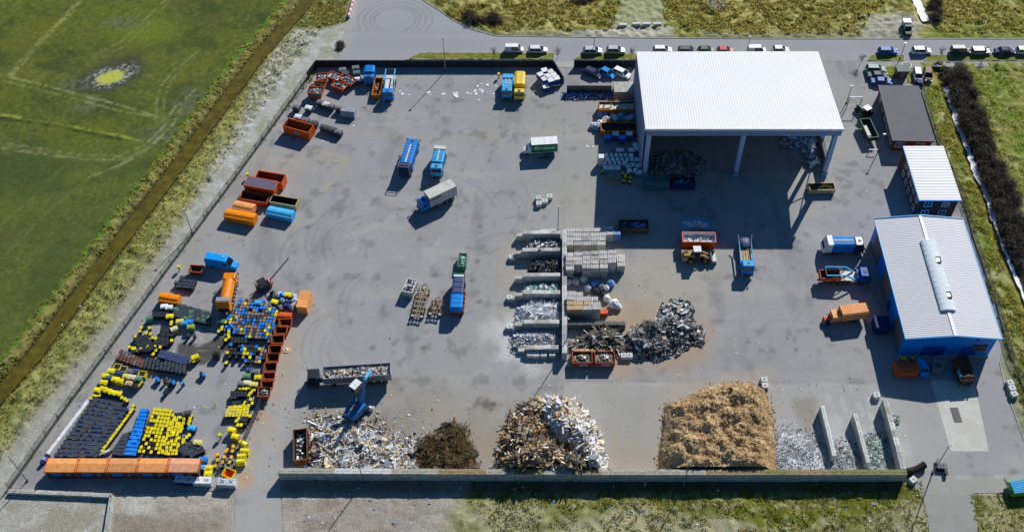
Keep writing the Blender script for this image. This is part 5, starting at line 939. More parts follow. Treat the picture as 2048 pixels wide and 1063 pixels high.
m = MB(); m.loft([[(h-1.2, -1.4, .3), (h-1.2, 1.4, .3), (h-1.2, 1.4, 1.3), (h-1.2, -1.4, 1.3)], [(h-1.0, -1.4, .1), (h-1.0, 1.4, .1), (h-.9, 1.4, 1.4), (h-.9, -1.4, 1.4)]], 'steel'); m.box((h-.5, 0, .15), (1.2, 2.8, .1), 'steel'); [m.box((h-.55, s*1.4, .6), (1.0, .08, .9), 'steel') for s in (-1, 1)]; m.build('bucket', t); wheels(t, (-h+1.6, h-2.3), 2.5, .75, .55, 'loader_yellow')
# material handler
c = P(716, 826); t = thing('material_handler', 'blue material handler with long boom reaching over the loaded trailer', 'crane', c, R(55)); 
m = MB(); m.box((0, 0, .7), (3.6, 2.4, .5), 'navy'); [m.box((a*1.6, b*1.5, .3), (.5, .9, .5), 'dark_grey') for a in (-1, 1) for b in (-1, 1)]; m.build('undercarriage', t); wheels(t, (-1.2, 1.2), 2.6, .5, .35)
m = MB(); m.cyl((0, 0, .95), (0, 0, 1.25), .9, 'dark_grey', 14); m.build('slew_ring', t); m = MB(); m.loft([[(-2.3, -1.0, 1.3), (-2.3, 1.0, 1.3), (-2.2, .9, 2.4), (-2.2, -.9, 2.4)], [(-1.5, -1.3, 1.25), (-1.5, 1.3, 1.25), (-1.4, 1.2, 2.6), (-1.4, -1.2, 2.6)], [(1.3, -1.3, 1.25), (1.3, 1.3, 1.25), (1.3, 1.2, 2.5), (1.3, -1.2, 2.5)]], 'machine_blue'); m.box((-.6, .2, 2.62), (1.6, .9, .12), 'bin_grey'); [m.box((-1.6+k*.5, -1.28, 2.7), (.05, .05, .5), 'light_blue') for k in range(6)]; m.build('engine_deck', t)
def wl(px, py, z): q = P(px, py, z); q = Vector((q.x, q.y, z))-c; a = -R(55); return Vector((q.x*math.cos(a)-q.y*math.sin(a), q.x*math.sin(a)+q.y*math.cos(a), z))
e0, e1, e2, cabp = wl(727, 805, 2.3), wl(730, 757, 9.0), wl(742, 742, 5.6), wl(712, 773, 5.0)
e0 = Vector((.9, -.2, 2.4))
m = MB(); m.bar(e0, e0.lerp(e1, .5), .55, 'machine_blue', .7); m.bar(e0.lerp(e1, .5), e1, .4, 'machine_blue', .5); m.bar(e0+Vector((.3, .4, 0)), e0.lerp(e1, .4), .14, 'silver'); m.build('boom', t); m = MB(); m.bar(e1, e2, .32, 'light_blue', .4); m.build('stick', t)
g = MB(); [g.bar(e2, e2+Vector((math.cos(a)*.9, math.sin(a)*.9, -.7)), .16, 'steel') or g.bar(e2+Vector((math.cos(a)*.9, math.sin(a)*.9, -.7)), e2+Vector((math.cos(a)*.25, math.sin(a)*.25, -1.5)), .14, 'steel') for a in (0, 1.57, 3.14, 4.71)]; g.cyl(e2, e2+Vector((0, 0, .5)), .2, 'light_blue'); g.build('grab', t)
m = MB(); m.bar((.5, .8, 2.3), cabp+Vector((-.5, 0, -.6)), .35, 'dark_grey'); m.box(cabp, (1.7, 1.2, 1.6), 'glass', top=(.95, .9)); m.box(cabp+Vector((0, 0, .87)), (1.9, 1.4, .16), 'white'); m.build('raised_cabin', t)
# forklift with tall mast pole
c = P(527, 578); t = thing('telescopic_forklift', 'dark red and black forklift with one long boom raised across the yard', 'forklift', c, R(38)); m = MB(); m.box((.3, 0, .9), (2.6, 1.3, 1.0), 'cab_black', top=(.95, .9)); m.build('body', t); m = MB(); m.loft([ring(1.4, 1.4, .4, 1.6, .2), ring(2.1, 1.1, .5, 1.5, .3)], 'pink'); m.build('counterweight', t)
m = MB(); [m.bar((a, b, 1.3), (a*.8+.1, b*.9, 2.5), .08, 'black') for a in (-.8, .9) for b in (-.6, .6)]; m.box((0, 0, 2.55), (1.7, 1.3, .1), 'black'); m.build('overhead_guard', t); m = MB(); [m.bar((-1.2, s*.4, .2), (-1.2, s*.4, 2.6), .14, 'dark_grey') for s in (-1, 1)]; [m.box((-2.0, s*.35, .25), (1.4, .16, .08), 'steel') for s in (-1, 1)]; m.build('mast', t); wheels(t, (-.8, 1.3), 1.4, .38, .3)
q = P(577, 516, 5.0)-Vector((c.x, c.y, 0)); a = -R(38); q = Vector((q.x*math.cos(a)-q.y*math.sin(a), q.x*math.sin(a)+q.y*math.cos(a), 5.0)); m = MB(); m.bar((1.7, 0, 1.5), q, .16, 'cab_black'); m.build('boom', t)
# orange shredder
t, L = truck('orange towed shredder with corrugated container body beside the blue hall', (1730, 624, 1.4), (1643, 638, .8), 'shredder', cat='shredder'); h = L/2; mb = MB(); ribbed(mb, -h, -h+4.9, 2.3, 1.0, 3.0, 'pale_orange', 'pale_orange', 12, .1); mb.build('container_body', t); m = MB(); m.box((-h+2.5, 1.19, 2.1), (1.5, .03, .4), 'lilac'); m.build('sign_plate', t); m = MB(); m.box((-h+5.8, 0, 1.6), (1.5, 1.9, 1.2), 'pale_orange'); m.build('motor_housing', t); m = MB(); m.box((0, 0, .8), (L-1, 1.2, .25), 'deep_orange'); [m.bar((h-2.0, s*.7, 1.0), (h-.2, s*.15, .6), .14, 'deep_orange') for s in (-1, 1)]; [m.bar((h-2.2, 0, 1.9), (h-1.4+.5*math.cos(a), math.sin(a)*1.0, .9+.5*math.cos(a)), .07, 'steel') for a in np.arange(0, 6.2, .7)]; m.build('drawbar_frame', t); m = MB(); m.blob((h-.8, .5, .5), (.8, 1.0, .5), 'trash_dark', 1, .2, 3); m.build('hose_bundle', t); wheels(t, (-h+1.6, -h+2.7), 2.3, .45, .3)
# south front of blue hall
t, L = truck('dark brown covered truck standing at the south front of the blue hall', (1921, 716, 2.2), (1936, 762, 1.8)); h = L/2; chassis(t, L); cab(t, h, 2.3, 2.6, 'dark_rust', 1.7); mb = MB(); ribbed(mb, -h, h-1.9, 2.4, 1.1, 3.0, 'dark_rust', 'dark_rust', 6); mb.build('box_body', t); m = MB(); m.box((h-1.3, -1.28, 2.3), (1.6, .12, .9), 'light_blue'); m.build('side_panel', t)
t, L = truck('small grey blue van in the shade between the containers at the blue hall', (1879, 716, 1.6), (1875, 742, 1.2), 'small_van', cat='van'); h = L/2; mb = MB(); mb.loft([ring(-h, 1.9, .4, 2.0), ring(h-1.6, 1.95, .4, 2.0, .15), ring(h-.9, 1.9, .4, 1.2, .15), ring(h, 1.6, .4, .9, .1)], 'bin_grey'); mb.build('body', t); m = MB(); m.hexa([(h-1.5, -.85, 1.25), (h-.9, -.82, 1.2), (h-.9, .82, 1.2), (h-1.5, .85, 1.25), (h-1.7, -.75, 1.98), (h-1.5, -.7, 1.9), (h-1.5, .7, 1.9), (h-1.7, .75, 1.98)], 'glass'); m.build('windscreen', t); wheels(t, (-h+.8, h-.8), 1.9, .33, .22)
t, L = truck('small bright blue van cab next to the rusty container at the blue hall', (1842, 722, 1.4), (1850, 746, 1.0), 'small_van', cat='van', L=3.2); h = L/2; mb = MB(); mb.loft([ring(-h, 1.5, .4, 1.6), ring(h-1.2, 1.6, .4, 1.7, .15), ring(h-.6, 1.6, .4, 1.1, .15), ring(h, 1.4, .4, .8, .1)], 'van_blue'); mb.build('body', t); m = MB(); m.hexa([(h-1.1, -.7, 1.15), (h-.6, -.7, 1.1), (h-.6, .7, 1.1), (h-1.1, .7, 1.15), (h-1.3, -.6, 1.66), (h-1.1, -.6, 1.6), (h-1.1, .6, 1.6), (h-1.3, .6, 1.66)], 'glass'); m.build('windscreen', t); wheels(t, (-h+.6, h-.6), 1.6, .3, .2)
# green blue trailer at right edge
c = P(2044, 974, 1.0); t = thing('slatted_trailer', 'lime green open trailer with blue slatted top at the right edge', 'trailer', (c.x, c.y, 0), R(8)); m = MB(); m.box((0, 0, .9), (4.2, 2.4, 1.0), 'lime'); m.build('bed', t); m = MB(); [m.box((0, -1.05+k*.3, 1.6), (4.0, .2, .14), 'light_blue') for k in range(8)]; m.build('slat_top', t); m = MB(); [m.bar((-2.0, s*1.0, .9), (-2.6, s*.9+.9, 1.6), .14, 'dark_grey') for s in (-1, 1)]; m.bar((-2.6, -.0, 1.6), (-2.6, 1.8, 1.6), .14, 'dark_grey'); m.build('tail_frame', t); wheels(t, (0,), 2.3, .4, .25)

# ================================================================ CONTAINERS
def heapbits(n, x0, x1, y0, y1, z, mats, sz=(.2, .9), dz=.5, sd=0):
    rr = random.Random(sd); mb = MB(); mb.box(((x0+x1)/2, (y0+y1)/2, z-.15), (x1-x0-.1, y1-y0-.1, .3), mats[0])
    for k in range(n):
        a, b = rr.uniform(*sz), rr.uniform(*sz)*.5; u = rr.random(); v = rr.random(); cx_ = x0+.25+(x1-x0-.5)*u; cy_ = y0+.25+(y1-y0-.5)*v; zz = z+dz*math.sin(math.pi*u)*math.sin(math.pi*v)*rr.uniform(.3, 1)
        mb.box((cx_, cy_, zz), (a, b, rr.uniform(.05, .25)), rr.choice(mats), rr.uniform(0, 6.3), rx=rr.uniform(-.7, .7), ry=rr.uniform(-.7, .7))
    return mb
def rolloff(label, a, b, w, h, col, inner='dark_grey', open_=True, name='roll_off_container', load=None, plate=None, cover=None, L=None, z0=.25, group=None):
    loc, rz, Lm = pose(a, b); L = L or Lm; t = thing(name, label, 'container', loc, rz, group); x = L/2; y = w/2; mb = MB(); T = .09
    for s in (-1, 1):
        mb.box((0, s*y, (z0+h)/2), (L, T, h-z0), col); mb.box((0, s*(y-.07), (z0+h)/2), (L-.2, .03, h-z0-.1), inner); mb.box((0, s*(y+.02), h), (L+.1, .16, .12), col)
        n = max(3, int(L/.7))
        for k in range(n+1): mb.box((-x+.1+k*(L-.2)/n, s*(y+.08), (z0+h)/2-.05), (.1, .1, h-z0-.15), col)
    mb.box((x, 0, (z0+h)/2), (T, w, h-z0), col); mb.box((x, 0, h), (.14, w+.1, .12), col); mb.box((x-.08, 0, (z0+h)/2), (.03, w-.2, h-z0-.1), inner); mb.box((0, 0, z0+.05), (L, w, .1), inner); [mb.box((0, s*.45, .12), (L, .14, .2), 'dark_grey') for s in (-1, 1)]; mb.build('body', t)
    d = MB(); d.box((-x, 0, (z0+h)/2), (T, w, h-z0), col); d.box((-x, 0, h), (.14, w+.1, .12), col); [d.box((-x-.08, -y+.15+k*(w-.3)/4, (z0+h)/2), (.1, .12, h-z0), col) for k in range(5)]; d.box((-x+.08, 0, (z0+h)/2), (.03, w-.2, h-z0-.1), inner); d.build('rear_door', t)
    if cover == 'ridge':
        m = MB(); m.loft([[(e, -y-.03, h), (e, y+.03, h), (e, y*.35, h+.35), (e, -y*.35, h+.35)] for e in (-x-.03, x+.03)], col); [m.box((-x+.4+k*(L-.8)/6, 0, h+.37), (.08, y*.7, .05), col) for k in range(7)]; m.build('lid', t)
    if cover == 'flat': m = MB(); m.box((0, 0, h+.02), (L-.1, w-.1, .1), inner if load is None else load[0]); m.build('cover', t)
    if plate: 
        for s in (-1, 1): m = MB(); m.box((L*.05, s*(y+.14), (z0+h)/2+.1), (1.5, .03, .55), plate); m.build('sign_plate', t)
    if load and cover is None:
        o = heapbits(load[1], -x+.1, x-.1, -y+.1, y-.1, h-load[2], load[0], sd=int(L*100)).build('container_load'); o.location = loc; o.rotation_euler = (0, 0, rz); tag(o, load[3], 'scrap load', kind='stuff')
    return t
rolloff('large empty orange open container with lilac plate at the north west fence', (571, 244, 2.4), (622, 258, 2.4), 2.5, 2.4, 'deep_orange', 'rust', plate='lilac')
rolloff('empty orange open container at the back of the western container group', (513, 349, 2.3), (567, 358, 2.3), 2.4, 2.3, 'deep_orange', 'dark_rust')
rolloff('orange container with flat purple grey cover, tallest of the western group', (492, 361, 2.4), (552, 372, 2.4), 2.5, 2.4, 'deep_orange', 'purple', cover='flat')
rolloff('low dark orange open container in the shade of the purple covered one', (482, 389, 1.5), (536, 398, 1.5), 2.2, 1.5, 'skip_orange', 'dark_rust')
rolloff('faded light orange closed container with metal frame at its end', (468, 407, 1.9), (507, 415, 1.9), 2.1, 1.7, 'pale_orange', cover='ridge')
rolloff('bright orange closed container, frontmost left of the western group', (451, 423, 1.9), (509, 434, 1.9), 2.1, 1.7, 'bright_orange', cover='ridge')
rolloff('tan open container with black inside, right of the western group', (542, 396, 1.5), (594, 405, 1.5), 2.0, 1.5, 'tan', 'black')
rolloff('blue closed container in front of the tan open one', (535, 417, 1.8), (585, 427, 1.8), 2.0, 1.5, 'light_blue', cover='ridge')
rolloff('long narrow amber open trailer bed left of the skip loader', (758, 156, 1.3), (751, 190, 1.3), 1.7, 1.3, 'amber', 'rust', name='open_trailer', load=(['amber', 'rust', 'chip'], 30, .8, 'amber scrap lying in the narrow open trailer'))
rolloff('small green container with glass load parked alone in the middle', (923, 533, 1.3), (926, 507, 1.3), 1.5, 1.4, 'bin_green', 'green', load=(['mint', 'bin_green', 'film'], 60, .3, 'pale green bottle glass in the small green container'))
rolloff('white loaded skip trailer left of the long skeletal trailer', (814, 584, 1.6), (825, 559, 1.6), 1.9, 1.7, 'offwhite', 'offwhite', load=(['film', 'white', 'trash_grey', 'trash_dark'], 120, .15, 'white sheet scrap heaped in the skip trailer'))
rolloff('dark container with crumpled blue scrap in the hall shadow', (1239, 449, 1.5), (1296, 449, 1.5), 2.3, 1.6, 'frame_brown', 'black', load=(['trash_dark', 'black', 'film_blue', 'film_blue', 'dark_blue'], 110, .4, 'crumpled blue and black scrap in the shaded container'))
rolloff('white lined container filled with pale sacks in the hall shadow', (1364, 446, 1.6), (1421, 448, 1.6), 2.3, 1.7, 'light_blue', 'light_blue', load=(['film', 'film', 'white', 'light_blue'], 80, .3, 'pale sacks filling the shaded container'))
rolloff('orange container lined with white foil beside the wheel loader', (1365, 474, 2.3), (1431, 475, 2.3), 2.5, 2.4, 'deep_orange', 'white', load=(['film', 'white', 'trash_grey'], 60, .9, 'white insulation rolls in the foil lined orange container'))
rolloff('rusty open container with earth at the right column of the hall', (1618, 374, 1.2), (1669, 373, 1.2), 1.9, 1.3, 'tan', 'dark_rust', load=(['frame_brown', 'soil', 'leaf_green'], 70, .4, 'earth and clippings in the rusty container'))
rolloff('amber container with a tyre and wooden slabs by the hall wall', (1198, 212, 1.7), (1270, 212, 1.7), 2.5, 1.8, 'amber', 'dark_rust', load=(['offwhite', 'cream', 'trash_dark', 'tan'], 30, .35, 'pale slabs and a tyre in the amber container'))
rolloff('amber container with dark inside between sacks and blue bales', (1202, 254, 1.7), (1272, 254, 1.7), 2.5, 1.8, 'amber', 'dark_rust', load=(['dark_grey', 'navy', 'trash_dark'], 60, .7, 'dark scrap in the second amber container'))
rolloff('teal container in the shade at the left column of the hall', (1290, 364, 1.5), (1338, 364, 1.5), 2.1, 1.5, 'teal', 'navy', cover='ridge'); rolloff('dark container with mixed load right of the teal one in the hall mouth', (1343, 363, 1.5), (1390, 363, 1.5), 2.1, 1.5, 'navy', 'black', load=(['trash_dark', 'film_blue', 'navy'], 70, .3, 'dark mixed refuse in the hall mouth container'))
rolloff('dark blue container against the west wall of the blue hall', (1750, 645, 2.0), (1779, 645, 2.0), 2.6, 2.3, 'navy', 'navy', cover='flat')
rolloff('rust red container with black lid at the south front of the blue hall', (1792, 734, 1.8), (1836, 734, 1.8), 2.2, 1.9, 'skip_orange', 'black', cover='ridge')
rolloff('brown open container with white scrap beside the mixed waste heap', (601, 919, 2.0), (600, 858, 2.0), 2.3, 2.1, 'rust', 'dark_rust', load=(['black', 'film', 'trash_dark', 'white', 'grey'], 70, 1.0, 'black and white scrap in the brown container'))
rolloff('left of two orange containers holding metal bars below the pipe scrap', (1145, 714, 1.6), (1184, 714, 1.6), 2.4, 1.7, 'rust_orange', 'dark_rust', plate='lilac', load=(['steel', 'trash_dark', 'tan', 'frame_brown'], 80, .5, 'metal bars in the left orange container'))
rolloff('right of two orange containers holding metal bars below the pipe scrap', (1190, 714, 1.6), (1229, 714, 1.6), 2.4, 1.7, 'rust_orange', 'dark_rust', plate='lilac', load=(['steel', 'grey_wood', 'tan', 'trash_grey'], 90, .4, 'pale metal strips in the right orange container'))
# five orange containers in line, south west
rolloff('rusty orange open skip riding on the skip loader beside the blue hall', (1640, 549, 2.0), (1680, 549, 2.0), 2.0, 2.2, 'skip_orange', 'dark_rust', z0=1.3)
OL = ['with a clean orange top, first in the line from the left', 'second in the line from the left', 'with a dusty brown top, third in the line', 'fourth in the line, right of the dusty one', 'with a faded pink top, last in the line']
for k in range(5):
    xa = 95+k*60.6; loc, rz, L = pose((xa, 929, 2.5), (xa+60, 929.5, 2.5)); L = 5.55; t = thing('covered_container', 'long orange covered container '+OL[k], 'container', loc, rz, 'line of five orange covered containers')
    m = MB(); cc = ['pale_orange', 'pale_orange', 'orange_dusty', 'pale_orange', 'pink_orange'][k]; h = L/2
    m.loft([[(e, -1.35, 2.2), (e, 1.35, 2.2), (e, 1.3, 2.5), (e, 0.2, 2.68), (e, -1.3, 2.5)] for e in (-h, h)], cc); [m.box((e, 0, 2.45), (.1, 2.8, .5), 'skip_orange') for e in (-h+.02, h-.02)]; m.box((0, -1.36, 2.2), (L, .1, .16), 'skip_orange'); m.box((0, 1.36, 2.2), (L, .1, .16), 'skip_orange'); m.build('roof_cover', t)
    m = MB(); m.box((0, 0, 1.2), (L-.3, 2.3, 2.0), 'bin_black_sheen'); [m.box((e, s*1.25, 1.2), (.14, .14, 2.1), 'skip_orange') for e in (-h+.08, h-.08) for s in (-1, 1)]; m.box((0, -1.25, .2), (L, .12, .2), 'skip_orange'); m.build('body', t)
    m = MB(); m.box((-1.1, -1.18, 1.4), (1.9, .12, 1.2), 'truck_blue'); m.build('blue_hatch', t); m = MB(); m.cyl((1.0, -1.18, 1.3), (1.0, -1.28, 1.3), .35, 'grey', 12); m.build('round_lid', t)
# skips (small, trapezoid)
def skip(label, a, b, w, h, col, load=None, inner='dark_rust', L=None, name='skip', group=None, band=None):
    loc, rz, Lm = pose(a, b); L = L or Lm; t = thing(name, label, 'skip', loc, rz, group); x = L/2; xb = x-.55; y = w/2; yb = y-.12; mb = MB(); T = .08
    def shell(o, zt): return [(-xb+o, -yb+o, .1+o), (xb-o, -yb+o, .1+o), (xb-o, yb-o, .1+o), (-xb+o, yb-o, .1+o), (-x+o, -y+o, zt), (x-o, -y+o, zt), (x-o, y-o, zt), (-x+o, y-o, zt)]
    O, I = shell(0, h), shell(T, h); mb.add(O, [(0, 3, 2, 1), (0, 1, 5, 4), (1, 2, 6, 5), (2, 3, 7, 6), (3, 0, 4, 7)], col); mb.add(I, [(0, 1, 2, 3), (0, 4, 5, 1), (1, 5, 6, 2), (2, 6, 7, 3), (3, 7, 4, 0)], inner)
    for i, j in ((4, 5), (5, 6), (6, 7), (7, 4)): mb.bar(O[i], O[j], .13, col)
    for s in (-1, 1):
        for e in (-.5, .5): mb.bar((xb*e, s*(yb+.04), .15), (x*e, s*(y+.04), h), .1, band or col)
        if band: mb.box((0, s*(y-.02), h*.8), (L*.9, .12, .35), band)
    mb.build('body', t); m = MB(); [m.cyl((e*x*.6, s*(y+.02), h*.6), (e*x*.6, s*(y+.22), h*.6), .07, 'dark_grey', 8) for e in (-1, 1) for s in (-1, 1)]; m.build('lifting_lug', t)
    if load: o = heapbits(load[1], -x+.2, x-.2, -y+.15, y-.15, h-.2, load[0], sz=(.15, .6), dz=.35, sd=int(loc[0]*10)).build('container_load'); o.location = loc; o.rotation_euler = (0, 0, rz); tag(o, load[2], 'scrap load', kind='stuff')
    return t
MS = ['trash_dark', 'steel', 'film', 'white', 'trash_grey']
skip('rusty skip heaped with silver metal, leftmost of the north west skips', (632, 154, 1.5), (655, 152, 1.5), 2.1, 1.5, 'skip_orange', (MS, 60, 'silver metal scrap in the leftmost skip')); skip('orange skip with white sheet metal between two others near the fence', (657, 147, 1.5), (680, 156, 1.5), 2.0, 1.5, 'skip_orange', (['white', 'film', 'dark_grey'], 40, 'white sheet metal in the tilted orange skip'))
skip('wide orange skip holding metal profiles beside the grey bin stack', (683, 152, 1.5), (708, 165, 1.5), 2.1, 1.5, 'skip_orange', (MS, 70, 'metal profiles in the wide orange skip')); skip('orange skip with pale scrap, front of the north west group', (666, 165, 1.5), (691, 174, 1.5), 1.9, 1.4, 'skip_orange', (['tan', 'film', 'trash_dark', 'trash_grey'], 60, 'pale scrap in the front orange skip'))
skip('nearly empty dark red skip squeezed behind the blue banded one', (627, 168, 1.4), (652, 169, 1.4), 1.9, 1.4, 'skip_orange', (['dark_rust', 'rust'], 20, 'rusty remains in the dark red skip')); skip('large orange skip with blue band heaped with scrap', (616, 180, 1.8), (646, 182, 1.8), 2.2, 1.9, 'skip_orange', (MS, 80, 'grey scrap heaped in the blue banded skip'), band='teal')
SKL = [('with reddish inside, second from the north end of the row', 571.5, 647), ('with grey rim and dark inside, third in the row', 562, 661), ('fully shaded and dark, fourth in the row', 556, 680), ('bright orange and shallow, fifth in the row', 550.5, 700), ('large and dark inside, sixth in the row', 546, 716), ('with a white sack on its edge, seventh in the row', 541, 735), ('broad and orange rimmed, eighth in the row', 538, 754.5), ('small and dark, ninth in the row', 535, 768), ('filled with scrap, southernmost in the row', 529, 785)]
for k, (lb, x, y) in enumerate(SKL): skip('orange skip '+lb, (x-12.5, y, 1.2), (x+12.5, y-1, 1.2), 1.8, 1.45, 'skip_orange', (MS, 30, 'metal scrap in the southernmost skip') if k == 8 else None, name='skip', group='row of orange skips beside the mixed bins')
skip('small rusty skip beside the blue van near the west fence', (379, 537, 1.1), (405, 539, 1.1), 1.7, 1.3, 'skip_orange', None, 'brown')
t = rolloff('orange covered skip at the north end of the skip row', (557, 631, 1.2), (583, 633, 1.2), 1.6, 1.2, 'deep_orange', cover='ridge')
rolloff('orange closed container between the black crates and the white bins', (320, 592, 1.4), (357, 598, 1.4), 1.8, 1.4, 'bright_orange', cover='ridge')
mb = MB(); c = P(609, 604, 1.2); t = thing('double_cabinet', 'pale orange double cabinet standing alone at the edge of the bin area', 'container', (c.x, c.y, 0), R(-6)); [ (m := MB()).box((0, s*1.0, 1.1), (2.0, 1.9, 2.2), 'pale_orange', top=(1, 1)) or m.box((0, s*1.0, 2.23), (2.05, 1.95, .08), 'pale_orange') or m.build('cabinet', t) for s in (-1, 1)]
skip('open yellow skip with orange inside at the bottom of the bin area', (448, 942, 1.0), (468, 950, 1.0), 1.5, 1.2, 'yellow', None, 'orange')
# ================================================================ BINS
def bin_mesh(lid, body, strip=None, open_=False):
    mb = MB(); mb.hexa([(-.21, -.25, .12), (.21, -.25, .12), (.21, .25, .12), (-.21, .25, .12), (-.28, -.35, .98), (.28, -.35, .98), (.28, .35, .98), (-.28, .35, .98)], body)
    if not open_:
        mb.hexa([(-.29, -.37, .98), (.29, -.37, .98), (.29, .37, .98), (-.29, .37, .98), (-.25, -.3, 1.07), (.25, -.3, 1.07), (.25, .3, 1.04), (-.25, .3, 1.04)], lid); mb.box((0, .4, 1.0), (.5, .07, .06), lid)
    else: mb.box((0, 0, .99), (.46, .58, .02), 'black'); mb.box((0, .5, .7), (.56, .06, .6), lid, rx=-.3)
    if strip: mb.box((0, -.37, 1.0), (.5, .05, .08), strip)
    for s in (-1, 1): mb.cyl((s*.2, .26, .12), (s*.27, .26, .12), .12, 'rubber', 8)
    return mb.mesh('wheelie_bin')
BM = {}
def bmesh_of(k):
    if k not in BM: BM[k] = bin_mesh(*k)
    return BM[k]
BINS = []   # (x, y, rz, key, label, group)
def gridq(q, rows, cols, key, label, group, rz=0, skip_=0.0, z=1.0, jit=.03, seed=1, zj=0):
    rr = random.Random(seed); tl, tr, br, bl = [P(a, b, z) for a, b in q]
    for i in range(rows):
        v = (i+.5)/rows; n = cols(v) if callable(cols) else cols
        for j in range(n):
            u = (j+.5)/n
            if rr.random() < skip_: continue
            p = tl*(1-u)*(1-v)+tr*u*(1-v)+br*u*v+bl*(1-u)*v; k = key(rr, u, v) if callable(key) else key
            if k: BINS.append((p.x+rr.uniform(-jit, jit), p.y+rr.uniform(-jit, jit), rz+rr.uniform(-.06, .06), k, label, group))
def gridpoly(poly, sx, sy, ang, key, label, group, seed=1, z=1.0, miss=.05):
    rr = random.Random(seed); W_ = PP(poly, z); xs = [p[0] for p in W_]; ys = [p[1] for p in W_]; cx_, cy_ = sum(xs)/len(xs), sum(ys)/len(ys); cs, sn = math.cos(ang), math.sin(ang); pts = []
    for i in range(-40, 41):
        for j in range(-40, 41):
            x = cx_+cs*i*sx-sn*j*sy; y = cy_+sn*i*sx+cs*j*sy; pts.append((x, y))
    a = np.array(pts); ok = inside(a[:, 0], a[:, 1], W_)
    for (x, y), o_ in zip(pts, ok):
        if o_ and rr.random() > miss: BINS.append((x+rr.uniform(-.04, .04), y+rr.uniform(-.04, .04), ang+rr.uniform(-.12, .12), key(rr), label, group))
def pick(rr, opts):
    r = rr.random()*sum(w for w, _ in opts)
    for w, k in opts:
        r -= w
        if r <= 0: return k
    return opts[-1][1]
BK = ('bin_black_sheen', 'black'); YB = ('yellow', 'black'); BB = ('bin_blue', 'black'); BR = ('bin_brown', 'brown'); GR = ('bin_grey', 'dark_grey'); NV = ('bin_navy', 'bin_navy'); DK = ('bin_dark_sheen', 'black')
gridq([(187, 792), (262, 808), (197, 913), (105, 913)], 14, lambda v: 14+int(v*2.9), lambda r, u, v: ('bin_lid', 'black', 'strip_yellow' if r.random() > .4 else None) if not (u > .8 and v < .06) else None, 'black wheelie bin with thin yellow edge in the large parked block beside the white barrier', 'large block of black wheelie bins', .05, seed=2)
for k in range(16): v = k/15; p = P(261+(197-261)*v, 818+(905-818)*v, 1.0); BINS.append((p.x+.3, p.y, -.45, YB, 'yellow lidded wheelie bin in the single file along the right edge of the black block', 'single file of yellow lidded bins'))
for a in [(187, 789), (192, 790), (198, 789), (237, 790), (243, 794), (249, 797), (253, 800), (266, 810), (181, 795)]: p = P(*a, 1.0); BINS.append((p.x, p.y, .2, YB, 'yellow lidded wheelie bin along the top edge of the black block', 'yellow lidded bins at the top of the black block'))
gridq([(281, 816), (297, 817), (271, 911), (246, 909)], 12, lambda v: 3 if v < .3 else 4, lambda r, u, v: BB, 'blue lidded wheelie bin in the slanting blue rows beside the yellow ones', 'slanting rows of blue lidded bins', -.02, seed=3)
gridq([(307, 813), (345, 818), (320, 908), (274, 905)], 12, 6, lambda r, u, v: YB if r.random() > .08+.42*sstep(.45, .95, v) else pick(r, [(1, ('yellow', 'black', None, True)), (1, DK), (.6, None)]), 'yellow lidded wheelie bin in the dense yellow rows behind the orange containers', 'dense rows of yellow lidded bins', -.03, seed=4)
gridq([(342, 828), (372, 822), (356, 910), (320, 908)], 14, 5, lambda r, u, v: YB if r.random() > .15 else DK, 'yellow lidded wheelie bin in the disordered half of the yellow block', 'disordered yellow lidded bins', .15, jit=.12, seed=5)
for a in [(377, 830), (380, 835), (379, 841), (377, 846), (382, 830), (378, 869), (373, 873), (367, 879), (366, 884)]: p = P(*a, 1.0); BINS.append((p.x, p.y, .3, YB, 'yellow lidded wheelie bin in the short line right of the yellow block', 'short line of yellow lidded bins'))
gridq([(246, 868), (257, 866), (247, 911), (222, 909)], 6, 4, lambda r, u, v: BK, 'black wheelie bin in the tight rows left of the blue ones', 'tight black rows left of the blue bins', 0, seed=6)
for r_ in range(5):
    for k in range(8):
        a = 2.35-k*.26; R0 = 3.5-r_*.6; c = P(372, 903, 1.0); BINS.append((c.x+R0*math.cos(a)*.8+.4, c.y+R0*math.sin(a)*.85-1.2, a-1.57, BK, 'black wheelie bin in the curved rows right of the yellow block', 'curved rows of black bins'))
gridq([(240, 697), (288, 720), (285, 734), (230, 716)], 4, 8, lambda r, u, v: BR if r.random() > .12 else GR, 'brown lidded wheelie bin in the brown block by the west fence', 'block of brown lidded bins', -.4, seed=7)
gridq([(291, 714), (372, 730), (372, 745), (285, 734)], 5, 11, lambda r, u, v: BK, 'black wheelie bin with rounded lid right of the brown block', 'black bins right of the brown block', -.3, seed=8, skip_=.08)
gridq([(321, 699), (377, 714), (373, 728), (314, 713)], 3, 12, NV+(None,), 'navy wheelie bin in the smooth navy double row', 'navy double row of bins', -.27, seed=9)
gridq([(348, 605), (418, 624), (420, 648), (346, 631)], 6, 14, lambda r, u, v: BK if r.random() > .2 else ('bin_green', 'bin_black_sheen'), 'small black bin in the long tilted grid below the orange skip container', 'long tilted grid of black bins', -.22, seed=10)
gridpoly([(361, 553), (393, 557), (390, 574), (383, 580), (346, 570)], .6, .74, -.1, lambda r: BK, 'small black bin in the compact group under the rusty skip', 'compact group of black bins', 11)
gridpoly([(374, 664), (392, 666), (390, 676), (372, 673)], .6, .74, -.1, lambda r: BK, 'small black bin in the group of six on open asphalt', 'group of six black bins', 12)
